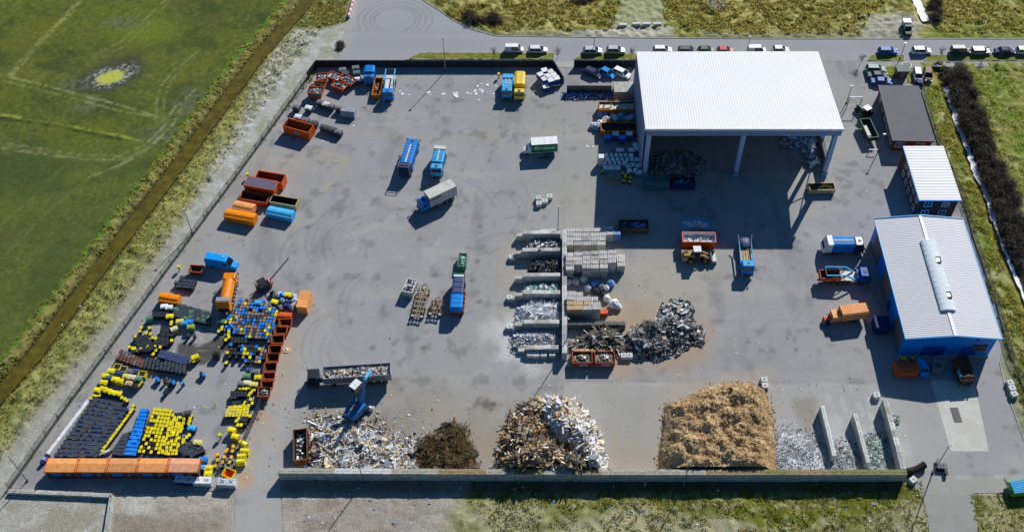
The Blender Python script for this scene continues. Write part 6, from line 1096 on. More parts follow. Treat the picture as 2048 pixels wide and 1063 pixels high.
gridpoly([(470, 618), (482, 594), (515, 598), (540, 606), (556, 622), (552, 642), (546, 655), (539, 682), (502, 676), (492, 672), (461, 668), (466, 648), (448, 640), (452, 632)], .64, .76, -.06, lambda r: pick(r, [(.26, BB), (.3, ('bin_brown_light', 'brown')), (.3, BK), (.05, YB), (.12, GR)]), 'mixed colour wheelie bin in the crowded block west of the skip row', 'crowded mixed wheelie bins', 13)
gridpoly([(450, 694), (485, 690), (530, 692), (533, 712), (528, 724), (486, 722), (452, 712)], .64, .8, -.06, lambda r: pick(r, [(.22, BB), (.12, YB), (.5, DK), (.12, GR), (.15, ('bin_brown_light', 'brown'))]), 'dark or blue wheelie bin in the small crowd south of the puddle', 'small crowd of dark and blue bins', 14, miss=.15)
gridq([(456, 812), (500, 808), (496, 832), (448, 832)], 4, 7, lambda r, u, v: pick(r, [(.7, YB), (.3, ('pale_yellow', 'black'))]), 'yellow lidded bin in the small grid on the east edge of the bin area', 'small grid of yellow lidded bins', .05, seed=15)
def loose(lst, off, sc, key, label, group, n=1, sp=.6, seed=0):
    rr = random.Random(seed)
    for x, y in lst:
        p = P(off[0]+x/sc, off[1]+y/sc, 1.0); BINS.append((p.x, p.y, rr.uniform(-.5, .5), key, label, group))
loose([(680, 95), (785, 100), (660, 140), (745, 165), (800, 180), (600, 210), (780, 235), (830, 228), (870, 238), (755, 340), (670, 365), (560, 370), (590, 372), (870, 330), (930, 355), (870, 395), (835, 445), (520, 350), (610, 390), (675, 820), (645, 860), (1080, 265), (1375, 540), (1078, 20), (1075, 45)], (180, 640), 6.642, YB, 'yellow lidded wheelie bin in the loose scatter near the west fence', 'loose yellow lidded bins near the west fence', seed=1)
RL = random.Random(5)
loose([(585+34*(k % 6)+13*(k//6)+RL.uniform(-9, 9), 215+25*(k//6)+RL.uniform(-7, 7)) for k in range(36)]+[(885+33*(k % 5)+RL.uniform(-8, 8), 235+28*(k//5)+RL.uniform(-7, 7)) for k in range(20)]+[(950+34*(k % 5)+RL.uniform(-8, 8), 105+28*(k//5)+RL.uniform(-7, 7)) for k in range(20)]+[(640+36*k+RL.uniform(-8, 8), 370+RL.uniform(-14, 14)) for k in range(7)]+[(840+36*(k % 6)+RL.uniform(-8, 8), -95+30*(k//6)) for k in range(12)]+[(700+45*k, 395) for k in range(3)]+[(560+40*k, 410) for k in range(3)], (180, 640), 6.642, DK, 'open black wheelie bin tipped together in the loose scatter by the west fence', 'loose black bins near the west fence', seed=2)
loose([(180, 490), (140, 550), (135, 575), (100, 600), (220, 605), (215, 640), (220, 670), (185, 700), (315, 435), (190, 970), (410, 810), (580, 815), (705, 340)], (420, 560), 5.905, YB, 'yellow lidded wheelie bin on the outer edge of the mixed block', 'yellow lidded bins around the mixed block', seed=3)
loose([(245, 545-20), (190, 545), (270, 545), (220, 575), (245, 760), (250, 410)], (420, 560), 5.905, BB, 'blue lidded wheelie bin on the outer edge of the mixed block', 'blue lidded bins around the mixed block', seed=4)
loose([(260+40*(k % 5), 690+33*(k//5)) for k in range(10)], (420, 560), 5.905, DK, 'black wheelie bin below the mixed block', 'black bins below the mixed block', seed=5)
loose([(905, 790), (880, 768), (1110, 830), (1100, 812), (1220, 833), (1505, 720)], (180, 640), 6.642, BB, 'blue lidded wheelie bin lying loose on the open asphalt', 'loose blue lidded bins', seed=6)
loose([(990, 800), (1035, 840), (1010, 920), (1005, 950), (1470, 700), (1190, 690), (1060, 820)], (180, 640), 6.642, DK, 'black wheelie bin left loose on the open asphalt', 'loose black bins on the asphalt', seed=7)
loose([(530, 500), (575, 505), (615, 505), (655, 495), (690, 540), (720, 520), (670, 570), (650, 590), (670, 650), (690, 700), (560, 740), (430, 745), (455, 750), (660, 870), (500, 920), (480, 935), (515, 900), (500, 990), (545, 990), (600, 690), (585, 720)], (400, 700), 6.644, YB, 'yellow lidded wheelie bin in the narrow file along the wire screen', 'narrow file of yellow lidded bins', seed=8)
loose([(420+45*(k % 5), 560+32*(k//5)) for k in range(12)]+[(440+40*(k % 3), 690+25*(k//3)) for k in range(5)]+[(540+35*(k % 3), 860+30*(k//3)) for k in range(9)]+[(590, 930), (600, 970), (640, 660), (620, 700)], (400, 700), 6.644, DK, 'black wheelie bin in the narrow file along the wire screen', 'narrow file of black bins', seed=9)
loose([(905, 345), (895, 405), (785, 485), (875, 485), (690, 450), (690, 525), (760, 552), (855, 558), (665, 600), (805, 410), (820, 390)], (330, 840), 6.645, ('amber_lid', 'bin_grey'), 'grey bin with orange yellow lid in the bottom cluster', 'grey bins with orange yellow lids', seed=10)
loose([(900, 520), (820, 520), (740, 600), (800, 600), (880, 610), (930, 540), (920, 580), (840, 640), (960, 430), (950, 360)], (330, 840), 6.645, GR, 'grey wheelie bin in the bottom cluster beside the yellow tubs', 'grey bins in the bottom cluster', seed=11)
loose([(480, 510), (455, 512), (560, 505)], (1720, 620), 5.314, YB, 'yellow lidded bin in the shade against the blue hall front', 'yellow lidded bins at the blue hall', seed=12)
loose([(185, 860), (400, 880), (460, 880), (430, 920), (480, 925), (415, 960), (475, 970), (430, 905)], (1170, 180), 5.314, YB, 'yellow lidded bin in the shade beside the hall column', 'yellow lidded bins at the hall column', seed=13)
BINS.sort(key=lambda b: b[1])
IND, REST = BINS[:300], BINS[300:]
for x, y, rz, k, lb, g in IND:
    o = bpy.data.objects.new('wheelie_bin', bmesh_of(k)); COL.objects.link(o); o.location = (x, y, 0); o.rotation_euler = (0, 0, rz); q_ = .86 if ('white barrier' in lb or 'yellow rows' in lb or 'half of' in lb) else .92; o.scale = (q_, q_, random.uniform(.9, 1.05)); tag(o, lb, 'wheelie bin', g)
mb = MB()
for x, y, rz, k, lb, g in REST:
    me = bmesh_of(k); cs, sn = math.cos(rz), math.sin(rz); o = len(mb.v); sc_ = random.uniform(.96, 1.04)
    mb.v += [(x+.91*(v.co.x*cs-v.co.y*sn), y+.91*(v.co.x*sn+v.co.y*cs), v.co.z*sc_*.95) for v in me.vertices]; ms = [mb.mi(m.name) for m in me.materials]
    for p in me.polygons: mb.f.append(tuple(o+i for i in p.vertices)); mb.m.append(ms[p.material_index])
tag(mb.build('wheelie_bins'), 'the remaining wheelie bins with blue, brown, black and yellow lids farther back', 'wheelie bins', kind='stuff')

# four wheeled containers
def tub(label, px, py, lid, body, rz=0.0, w=1.35, d=1.05, group=None, open_=False, h=1.3):
    p = P(px, py, h); t = thing('waste_container', label, 'waste container', (p.x, p.y, 0), rz, group); mb = MB(); mb.box((0, 0, h*.48), (w*.92, d*.86, h*.8), body, top=(1.06, 1.12)); [mb.box((a*w*.36, b*d*.36, .07), (.14, .1, .14), 'rubber') for a in (-1, 1) for b in (-1, 1)]; [mb.box((s*w*.5, 0, h*.8), (.08, .3, .08), 'steel') for s in (-1, 1)]; mb.build('body', t)
    m = MB()
    if open_: m.box((0, 0, h*.9), (w*.8, d*.8, .03), 'black'); m.bar((-w/2, d*.5, h*.95), (w/2, d*.5, h*.95), .1, lid); m.bar((-w/2, -d*.5, h*.9), (w/2, -d*.5, h*.9), .1, lid); m.bar((-w/2, -d/2, h*.9), (-w/2, d/2, h*.92), .1, lid); m.bar((w/2, -d/2, h*.9), (w/2, d/2, h*.92), .1, lid)
    else:
        m.loft([[(e*w/2, -d*.52, h*.87), (e*w/2, d*.52, h*.87), (e*w/2, d*.45, h*.98), (e*w/2, 0, h*1.04), (e*w/2, -d*.45, h*.98)] for e in (-1, 1)], lid); m.box((0, -d*.3, h*1.03), (w*.4, .08, .05), lid, rx=.1)
    m.build('lid', t); return t
o1, s1 = (180, 640), 6.642
for i, (x, y, l, b, op, lb) in enumerate([(280, 665, 'yellow', 'yellow', 0, 'long yellow container, upper left of the yellow tubs by the fence'), (200, 730, 'yellow', 'bin_black_sheen', 0, 'yellow lidded tub beside the teal one near the fence'), (335, 775, 'yellow', 'yellow', 0, 'left of the twin bright yellow tubs in the second row'), (392, 798, 'yellow', 'yellow', 0, 'right of the twin bright yellow tubs in the second row'), (180, 820, 'yellow', 'bin_black_sheen', 0, 'single yellow tub above the row of five'), (480, 735, 'pale_yellow', 'bin_grey', 0, 'pale yellow tub left of the cream one'), (690, 705, 'yellow', 'yellow', 1, 'open bright yellow tub with dark inside'), (560, 750, 'cream', 'bin_grey', 0, 'cream tub between pale yellow and green'), (515, 830, 'tan', 'bin_grey', 0, 'tan tub at the lower edge of the tub group'), (255, 745, 'teal', 'teal', 0, 'small teal tub in the yellow group'), (375, 690, 'bin_navy', 'bin_black_sheen', 0, 'dark navy tub in the first row'), (640, 770, 'bin_green', 'bin_green', 0, 'round green tub at the right of the tub group'), (590, 845, 'black', 'bin_grey', 1, 'open black tub with grey rim'), (440, 690-50, 'pale_yellow', 'dark_grey', 1, 'open pale tub under the brown bins'), (360, 610, 'yellow', 'bin_black_sheen', 1, 'open olive yellow tub under the brown bins'), (530, 670, 'bin_grey', 'bin_black_sheen', 0, 'grey tub under the black bins'), (600, 670, 'bin_navy', 'bin_black_sheen', 0, 'navy tub under the black bins')]):
    tub(lb, o1[0]+x/s1, o1[1]+y/s1, l, b, -.15, open_=bool(op))
for k, (x, y) in enumerate([(100, 920), (170, 905), (235, 930), (300, 955), (370, 965)]): tub('bright yellow tub, %s in the row of five above the black block' % ['leftmost', 'second from the left', 'middle one', 'fourth from the left', 'rightmost'][k], o1[0]+x/s1, o1[1]+y/s1, 'yellow', 'bin_black_sheen', -.2, group='row of five yellow tubs')
for lb, x, y, l, b, rz in [('small green tub at the left end of the bin area', 297, 635, 'bin_green', 'bin_green', .4), ('large yellow tub left of the black grid', 339, 631, 'yellow', 'bin_black_sheen', .1), ('pale yellow tub at the foot of the black grid', 359, 641, 'pale_yellow', 'yellow', .1), ('flat blue tub beside the pale yellow one', 369, 644, 'light_blue', 'bin_blue', .1), ('small deep blue tub at the foot of the black grid', 378, 642, 'bin_blue', 'bin_blue', .1), ('cream tub tipped above the scattered black bins', 348, 656, 'cream', 'tan', .5), ('olive green tub standing alone above the small bin group', 381, 652, 'lime_pale', 'bin_green', .1), ('green tub left of the mixed bin block', 442, 640, 'bin_green', 'bin_green', -.2), ('left white tub under the orange container', 328, 611, 'white', 'bin_grey', .1), ('right white tub under the orange container', 338, 613, 'white', 'bin_grey', .1), ('yellow crate standing alone right of the navy bins', 390, 712, 'yellow', 'amber_lid', .5), ('blue grey tub at the top of the screen file', 499, 738, 'bin_navy', 'bin_grey', 0), ('pale grey tub at the top of the screen file', 508, 741, 'bin_grey', 'bin_grey', 0), ('green tub in the screen file', 493, 750, 'bin_green', 'bin_green', 0), ('bright yellow tub in the screen file', 516, 753, 'yellow', 'bin_black_sheen', 0), ('grey lilac tub left of the long cream container', 482, 765, 'bin_grey', 'bin_navy', 0), ('long cream container, left half', 494, 764, 'cream', 'bin_grey', -.08), ('long cream container, right half', 508, 767, 'pale_yellow', 'bin_grey', -.08), ('tall yellow tub above the bottom cluster', 463, 858, 'yellow', 'yellow', -.2), ('orange yellow tub above the bottom cluster', 470, 871, 'yellow', 'amber_lid', -.2), ('bright yellow sack box among the grey sacks', 576, 588, 'yellow', 'black', -.2), ('small yellow tub at the head of the mixed block', 549, 602, 'yellow', 'black', -.3), ('light blue tub right of the disordered yellow bins', 383, 854, 'light_blue', 'dark_blue', -.1), ('cream tub on open asphalt right of the black curve', 395, 883, 'pale_yellow', 'cream', -.1), ('upper blue crate at the end of the orange container line', 405, 917, 'bin_blue', 'dark_blue', 0), ('lower blue crate at the end of the orange container line', 403, 933, 'light_blue', 'dark_blue', 0), ('upper yellow tub beside the blue crates', 417, 934, 'yellow', 'yellow', 0), ('lower lime yellow tub beside the blue crates', 416, 945, 'yellow', 'lime_pale', 0), ('light blue tub near the shaded mixed bins', 516, 604, 'light_blue', 'dark_blue', -.1), ('dark grey round lidded tub at the tip of the yellow block', 374, 824, 'dark_grey', 'bin_black_sheen', .2), ('dark tub on open asphalt west of the skip row', 432, 706, 'black', 'bin_black_sheen', 0)]: tub(lb, x, y, l, b, rz)
for k, (x, y) in enumerate([(486.5, 888), (489.5, 903), (484, 913), (482, 924)]):
    p = P(x, y, .6); m = MB(); m.cyl((-.75, 0, .6), (.75, 0, .6), .6, 'yellow', 14); [m.cyl((e, 0, .6), (e+.06, 0, .6), .63, 'pale_yellow', 14) for e in (-.7, -.2, .3, .66)]; one(m, 'yellow_drum', ['topmost tilted', 'second from top', 'third from top', 'lowest'][k]+' large yellow drum lying at the corner of the bin area', 'drum', (p.x, p.y, 0), [-.5, -.1, .1, .1][k])

# white IBC bags with crossed marks
def cube_thing(name, label, cat, px, py, s, body, top, rz=0, z0=0.0, group=None, marks=False, cage=False):
    h = s[2]; p = P(px, py, z0+h); t = thing(name, label, cat, (p.x, p.y, z0), rz, group); m = MB(); m.box((0, 0, h/2), (s[0], s[1], h-.08), body); m.build('body', t); m = MB(); m.box((0, 0, h-.03), (s[0]+.03, s[1]+.03, .09), top)
    if marks: [m.bar((-.35*a, -.35, h+.03), (.35*a, .35, h+.03), .1, 'black', .02) for a in (-1, 1)] if marks == 1 else [m.bar((e-.16*a, -.25, h+.03), (e+.16*a, .25, h+.03), .07, 'black', .02) for a in (-1, 1) for e in (-.22, .22)]
    m.build('lid', t)
    if cage: m = MB(); [m.box((0, y_, h*.2+k*h*.18), (s[0]+.02, .03, .04), 'steel') for k in range(4) for y_ in (-s[1]/2-.02, s[1]/2+.02)]; [m.box((x_, -s[1]/2-.02, h/2), (.04, .03, h), 'steel') for x_ in (-s[0]/2, -s[0]/6, s[0]/6, s[0]/2)]; m.build('cage', t)
    return t
for k, (x, y) in enumerate([(358.6, 956), (377.4, 957.5), (394.7, 958.5), (412.8, 959), (444.4, 962), (461.7, 962.6)]): cube_thing('marked_box', 'white box with black cross marks, %s in the bottom row' % ['first from the left', 'second from the left', 'third from the left', 'fourth from the left', 'fifth, left of the separate pair', 'last, right of the separate pair'][k], 'box', x, y, (1.5, 1.25, 1.3), 'film' if k > 1 else 'navy', 'white' if k < 4 else 'film', 0, marks=2 if k < 4 else 1, group='row of marked white boxes')
# wrapped cubes by the north fence
for k, (x, y) in enumerate([(720, 195), (800, 215), (665, 250), (760, 270), (840, 255), (720, 308), (880, 300), (800, 325), (715, 365), (735, 410)]):
    cube_thing('wrapped_cube', 'blue wrapped cube with white top in the heap beside the yard gate', 'bale', 980+x/6.606, 110+y/6.606, (1.35, 1.3, 1.3), 'dark_blue', 'white', .45+(k % 3-1)*.12, z0=.74 if k not in (8, 9) else 0.0, group='blue wrapped cubes by the gate')
c = P(1098, 172); m = MB(); m.box((0, 0, .6), (4.6, 3.6, .25), 'offwhite'); m.box((0, 0, .3), (4.2, 3.2, .5), 'dark_grey'); [m.box((a*1.8, b*1.3, .85), (1, .8, .2), 'dark_grey') for a in (-1, 1) for b in (-1, 1)]; one(m, 'loading_platform', 'low platform carrying the blue wrapped cubes', 'platform', (c.x, c.y+1, 0), .2)
# tanks by the hall
IB = [(370, 635), (495, 635), (540, 580), (548, 622)]+[(x, 690) for x in (230, 280, 330, 380, 430, 480)]+[(x, 735) for x in (245, 295, 345, 395, 445, 495, 550)]+[(x, 775) for x in (215, 265, 315, 365, 415)]+[(x, 820) for x in (225, 285, 345)]+[(460, 800), (510, 790), (560, 800), (480, 850), (530, 850), (570, 870)]
for k, (x, y) in enumerate(IB): cube_thing('tank_cube', ['large pale tank cube standing alone above the rows', 'pale tank cube nearest the lone large one', 'pale tank cube high against the hall wall', 'pale tank cube second against the hall wall'][k] if k < 4 else 'pale caged tank cube in the tight rows beside the hall column', 'tank', 1170+x/5.314, 180+y/5.314, (1.25 if k else 1.6, 1.0, 1.15), 'tank_blue', 'tank_top', random.uniform(-.06, .06), cage=True, group=None if k < 4 else 'tank cubes beside the hall column')
for k, z in enumerate((0, 1.15)): cube_thing('tank_cube', ['lower of the two sunlit white stacked cubes at the row end', 'upper of the two sunlit white stacked cubes at the row end'][k], 'tank', 1202.5, 312 + (8 if k == 0 else 0), (1.1, 1.2, 1.15), 'offwhite', 'white', 0, z0=z)
for k, (x, y, l) in enumerate([(240, 490, 'bin_blue'), (325, 460, 'tank_top'), (395, 500, 'bin_blue'), (470, 460, 'tank_top')]): cube_thing('blue_press', ['small bright blue press', 'tall blue press with pale lid left of the round one', 'round blue press container', 'dark press with pale lid beside the hall wall'][k]+' under the amber container', 'press', 1170+x/5.314, 180+y/5.314, (1.4, 1.2, 1.7), 'dark_blue', l, 0, cage=True)
# pallets
for k in range(3): c = P(1212+k*13, 361); m = MB(); [m.box((-.5+j*.25, 0, .25), (.16, 1.2, .05), 'wood') for j in range(5)]; [m.box((0, e, .1), (1.2, .12, .2), 'wood') for e in (-.5, 0, .5)]; one(m, 'pallet', ['left', 'middle', 'right'][k]+' wooden pallet below the tank cube rows', 'pallet', (c.x, c.y, 0))

# ================================================================ BALES AND SACKS
def bale_mesh(s, m, strap='dark_grey', name='paper_bale'):
    rr = random.Random(s); mb = MB(); L, D_, H = 1.56, 1.08, 1.03; nx, ny = 9, 4
    def pt(u, v, w_):  # u,v in -1..1
        return (u*L/2+rr.uniform(-.035, .035), v*D_/2+rr.uniform(-.035, .035), w_)
    for i in range(nx):
        x0, x1 = -L/2+L*i/nx, -L/2+L*(i+1)/nx; h = H+rr.uniform(-.09, .03); d = D_+rr.uniform(-.12, .02); mb.box(((x0+x1)/2, rr.uniform(-.03, .03), h/2), (L/nx-.015, d, h), m, rr.uniform(-.05, .05), top=(rr.uniform(.8, 1), rr.uniform(.88, .98)))
    mb.box((0, 0, H/2), (L*.97, D_*.85, H*.95), m)
    for k in (-.3, 0, .3): mb.box((k*L, 0, H/2), (.03, D_+.04, H+.02), strap)
    return mb.mesh(name)
PB = [bale_mesh(s, m) for s, m in ((1, 'paper'), (2, 'paper'), (3, 'paper_light'), (4, 'paper'), (5, 'paper_dark'))]; CB = [bale_mesh(s, 'cardboard', name='cardboard_bale') for s in (6, 7)]
def bale(px, py, layers, meshes, label, group, name='paper_bale', seed=0):
    rr = random.Random(px*7+py); p = P(px, py, layers*1.05)
    for k in range(layers):
        o = bpy.data.objects.new(name, rr.choice(meshes)); COL.objects.link(o); o.location = (p.x+rr.uniform(-.06, .06), p.y+rr.uniform(-.05, .05), k*1.05); o.rotation_euler = (0, 0, rr.uniform(-.04, .04)+(math.pi if rr.random() > .5 else 0)); tag(o, label, 'bale', group)
g1 = 'grey paper bales of the northern stack'; l1 = 'grey paper bale in the northern stack beside the central wall'
for i, x in enumerate([1139, 1155.5, 1172, 1188, 1203.5]):
    for y in (458, 467, 475.5, 484.5): bale(x, y+1, 2, PB, l1, g1)
for y in (455.5, 465): bale(1219, y, 2, PB, l1, g1)
bale(1233, 465, 2, [bale_mesh(8, 'film_blue', name='paper_bale')], 'bluish bale at the north east corner of the northern stack', 'bluish corner bales')
g2 = 'grey paper bales of the middle stack'; l2 = 'grey paper bale in the tall middle stack beside the central wall'
for x, ys in ((1139.5, (508, 517, 526, 535.5)), (1156, (507, 516, 525)), (1173, (505, 514, 523, 532)), (1190, (505, 514, 523, 532)), (1207, (504, 513, 522, 531.5)), (1224.5, (503, 512, 521))):
    for y in ys: bale(x, y, 3, PB, l2, g2)
for y in (511, 519, 528): bale(1242, y, 2, PB, 'loose grey bale on the east edge of the middle stack', 'eastern loose bales of the middle stack')
g3 = 'bales of the southern stack'
for x, y in ((1143, 585), (1158, 587), (1141.5, 595), (1158, 596), (1173, 597), (1188, 596)): bale(x, y, 3 if y > 590 else 2, PB, 'pale striped bale in the back rows of the southern stack', g3)
for x, y in ((1141.5, 605), (1158.5, 605), (1175.5, 605), (1141.5, 614), (1158.5, 614)): bale(x, y, 3, CB, 'tan cardboard bale in the front rows of the southern stack', 'cardboard bales of the southern stack', 'cardboard_bale')
for x, y in ((1192.5, 606), (1175.5, 614), (1192.5, 614)): bale(x, y, 3, PB, 'grey bale among the cardboard ones in the southern stack', 'grey bales among the cardboard')
bale(1207, 622, 1, [bale_mesh(9, 'deep_orange', name='paper_bale')], 'small orange bale at the corner of the cardboard stack', None)
def sack(label, px, py, r, m, z=.0, seed=1, group=None):
    p = P(px, py, r[2]+z); mb = MB(); mb.blob((0, 0, r[2]*.85), (r[0], r[1], r[2]), m, 2, .14, seed); mb.blob((r[0]*.1, 0, r[2]*1.75), (r[0]*.25, r[1]*.25, r[2]*.3), m, 0, .2, seed+1); one(mb, 'bulk_sack', label, 'sack', (p.x, p.y, z), seed, group)
for k, (x, y, r, m, lb) in enumerate([(1137, 563, .8, 'film', 'left of two white bulk sacks between the bale stacks'), (1152, 561, .85, 'film', 'right of two white bulk sacks between the bale stacks'), (1168, 557, .8, 'offwhite', 'round cream sack between the bale stacks'), (1190, 567, .9, 'film_blue', 'blue sack between the bale stacks'), (1203, 574, .9, 'trash_grey', 'grey sack in the middle of the gap between stacks'), (1222, 566, .85, 'film_blue', 'tall blue sack at the east of the gap'), (1213, 575, .7, 'film', 'white sack near the blue one'), (1176, 575, .8, 'film', 'slumped white sack left of the grey one'), (1193, 582, .8, 'trash_dark', 'black sack under the blue sack'), (1228, 606, 1.1, 'white', 'large white foam sack right of the cardboard bales'), (1214, 596, .8, 'white', 'white foil sack above the foam sack'), (1236, 612, .8, 'film', 'translucent sack at the far right of the foam sacks'), (1206, 589, .7, 'trash_dark', 'black sack behind the white foil sack')]): sack(lb, x, y, (r, r*.9, r*.75), m, 0, k+1)
for k, (x, y, m) in enumerate([(810, 165, 'film'), (845, 170, 'bin_blue'), (865, 235, 'film'), (910, 240, 'film_blue'), (990, 190, 'film'), (1000, 240, 'film'), (985, 300, 'film'), (975, 340, 'trash_grey'), (830, 320, 'trash_grey'), (880, 300, 'navy'), (930, 310, 'navy'), (745, 155, 'trash_dark'), (770, 180, 'trash_grey')]): sack('bulging refuse sack in the cluster beside the orange double cabinet', 420+x/5.905, 560+y/5.905, (.7, .6, .5), m, 0, 20+k, 'refuse sacks beside the double cabinet')
for k, (x, y, m) in enumerate([(170, 245, 'film_blue'), (225, 255, 'film_blue'), (300, 275, 'film'), (325, 300, 'film'), (375, 265, 'film'), (410, 250, 'film_blue'), (400, 300, 'film_blue'), (450, 300, 'film'), (490, 290, 'film'), (500, 240, 'film_blue'), (520, 290, 'film_blue'), (220, 300, 'offwhite'), (245, 315, 'tan'), (160, 345, 'white'), (140, 375, 'film'), (180, 370, 'film'), (125, 400, 'film_blue'), (90, 370, 'white'), (200, 335, 'offwhite')]): sack('bluish white sack lying between the two amber containers by the hall', 1170+x/5.314, 180+y/5.314, (.85, .75, .6), m, .0, 40+k, 'sacks between the amber containers')
for k, (x, y, m) in enumerate([(628, 211, 'film'), (592, 211, 'dark_grey')]): pass
NW = [(592, 211, 'bin_grey', 'dark tub nearest the fence in the north west'), (617, 213, 'white', 'white topped tub second from the fence'), (641, 202, 'bin_grey', 'grey tub under the blue banded skip'), (652, 206, 'offwhite', 'pale tub under the blue banded skip'), (661, 209, 'bin_grey', 'grey tub in the middle of the north west row'), (678, 213, 'bin_grey', 'grey tub left of the large silver box'), (596, 231, 'film', 'pale tub just behind the large orange container'), (611, 237, 'bin_grey', 'grey tub just behind the large orange container'), (628, 243, 'dark_grey', 'dark tub at the right end behind the orange container'), (647, 251, 'dark_grey', 'left of four dark tubs in the tight group'), (657, 254, 'dark_grey', 'second of four dark tubs in the tight group'), (667, 257, 'dark_grey', 'third of four dark tubs in the tight group'), (677, 261, 'bin_grey', 'right of four dark tubs in the tight group'), (685, 137, 'bin_grey', 'grey tub above the wide orange skip'), (690, 144, 'dark_grey', 'dark tub above the wide orange skip'), (711, 133, 'bin_grey', 'topmost grey tub of the column by the blue truck'), (713, 143, 'teal', 'teal tub in the column by the blue truck'), (716, 156, 'film', 'pale tub at the foot of the column by the blue truck')]
for x, y, l, lb in NW: tub(lb, x, y+1, l, 'dark_grey', -.3 if y > 190 else .15, 1.6, 1.3, h=1.4)
c = P(697, 222, 1.2); m = MB(); m.loft([[(e, -1.1, 0.1), (e, 1.1, .1), (e, 1.1, 1.3), (e, .7, 1.7), (e, -.7, 1.7), (e, -1.1, 1.3)] for e in (-1.6, 1.6)], 'silver'); [m.box((e, 0, 1.72), (.08, 1.4, .05), 'steel') for e in (-1.2, 0, 1.2)]; one(m, 'silver_container', 'large closed silver container at the end of the north west row', 'container', (c.x, c.y, 0), -.15)

# ================================================================ HEAPS
hm = attrmat('heap_dust', 3.5, .5, 1.0, .95, 7.0, 9.0)
def heap(name, label, poly, h, cols, n, mats, size, thick=.1, r=2.5, rough_=.5, sc=2.2, tilt=.6, seed=1, cat='heap', long_=.35, res=.3, zb=0.0, over=.0, planks=0, pm='grey_wood wood pale_wood', pl=(1.5, 4.0)):
    W_ = PP(poly); south = max(q[1] for q in poly) > 943; W2 = PP([(q[0], q[1]+60 if q[1] > 943 else q[1]) for q in poly])
    def zf(X, Y):
        d = sdist(X, Y, W2); return np.minimum(np.maximum(0, (Y-86.3)*.9)+2.25 if south else 99, np.maximum(.02, h*np.power(np.clip(d/r, 0, 1), .75)*(1-rough_+2*rough_*(fbm(X, Y, sc, seed)-.15))*np.clip(.75+.5*fbm(X, Y, sc*3, seed+9), 0, 2)))+zb
    def cf(X, Y):
        col = np.zeros((len(X), 3)); col[:] = C(cols[0]); q = fbm(X, Y, .9, seed+3, 3)
        for i, c_ in enumerate(cols[1:]): paint(col, sstep(.45, .6, fbm(X, Y, .8+i*1.4, seed+5+i, 3)), c_)
        return col
    o = sheet(name, W_, 0, cf, res, hm, zfn=zf); o.pop('kind', None) if 'kind' in o else None
    # debris on the mound joins the same object
    rr = random.Random(seed); xs = [p[0] for p in W_]; ys = [p[1] for p in W_]; X = rng.uniform(min(xs)-over, max(xs)+over, n*4); Y = rng.uniform(min(ys)-over, max(ys)+over, n*4); d = sdist(X, Y, W_); ok = d > -over*rng.random(n*4)**1.5 if over else d > .05; X, Y = X[ok][:n], Y[ok][:n]; Zz = np.where(sdist(X, Y, W_) > 0, zf(X, Y), zb+.03)
    mb = MB()
    for x, y, z in zip(X, Y, Zz):
        L = rr.uniform(*size)*rr.choice([.5, .8, 1, 1]); w_ = L*rr.uniform(long_*.5, min(1, long_*1.6)); mb.box((x, y, z+thick*.5+rr.uniform(0, .12)), (L, w_, thick*rr.uniform(.5, 1.8)), pick(rr, mats), rr.uniform(0, 6.3), rx=rr.uniform(-tilt, tilt), ry=rr.uniform(-tilt, tilt))
    for k in range(planks):
        i = rr.randrange(len(X)); L = rr.uniform(*pl); mb.box((X[i], Y[i], Zz[i]+.25), (L, rr.uniform(.08, .3), .08), rr.choice(pm.split()), rr.uniform(0, 6.3), rx=rr.uniform(-.4, .4), ry=rr.uniform(-.45, .45))
    for k in range(planks//2):
        i = rr.randrange(len(X)); mb.box((X[i], Y[i], Zz[i]+.25), (rr.uniform(.6, 1.6), rr.uniform(.5, 1.1), rr.uniform(.1, .5)), rr.choice(pm.split()), rr.uniform(0, 6.3), rx=rr.uniform(-.6, .6), ry=rr.uniform(-.6, .6))
    me = o.data; nm = mb.mesh(name+'_bits'); import bmesh as BMm
    bm = BMm.new(); bm.from_mesh(me); lay = bm.loops.layers; nf0 = len(bm.faces); bm.from_mesh(nm); bm.faces.ensure_lookup_table()
    for f in bm.faces[nf0:]: f.material_index += 1
    for m_ in nm.materials: me.materials.append(m_)
    bm.to_mesh(me); bm.free(); bpy.data.meshes.remove(nm); tag(o, label, cat, kind='stuff'); return zf
W = [(.3, 'pale_mix'), (.14, 'film'), (.14, 'white'), (.14, 'trash_grey'), (.1, 'tan'), (.08, 'wood'), (.06, 'trash_dark'), (.03, 'film_blue'), (.02, 'brown'), (.01, 'yellow')]
heap('mixed_waste_heap', 'sprawling heap of pale mixed bulky waste behind the south wall', [(618, 945), (614, 880), (640, 845), (700, 850), (740, 862), (790, 880), (826, 905), (832, 945)], 1.7, [(168, 160, 148), (134, 122, 110), (196, 192, 184)], 2600, W, (.25, 1.1), .1, 3.5, .5, seed=11, over=1.6, planks=110, pm='white film pale_wood brown pale_mix trash_grey trash_dark wood film white', cat='waste heap')
heap('mixed_waste_scatter', 'thin scatter of bulky waste around the blue material handler', [(622, 880), (625, 830), (680, 830), (745, 842), (830, 890), (640, 900)], .12, [(146, 138, 126), (120, 110, 98)], 500, W, (.2, .8), .07, 2, .5, seed=12, over=2.5, cat='waste')
heap('green_waste_heap', 'dark brown heap of garden cuttings beside the mixed waste', [(838, 948), (832, 900), (845, 880), (880, 862), (905, 848), (930, 860), (938, 890), (952, 915), (948, 948)], 1.9, [(68, 56, 40), (92, 70, 44), (66, 62, 36), (100, 92, 48)], 1700, [(.3, 'leaf_brown'), (.22, 'twig_dark'), (.18, 'leaf_green'), (.3, 'soil')], (.3, 1.2), .05, 3.0, .6, seed=13, long_=.08, over=1.2, planks=24, pl=(1, 2.4), pm='twig dark_wood', cat='green waste heap')
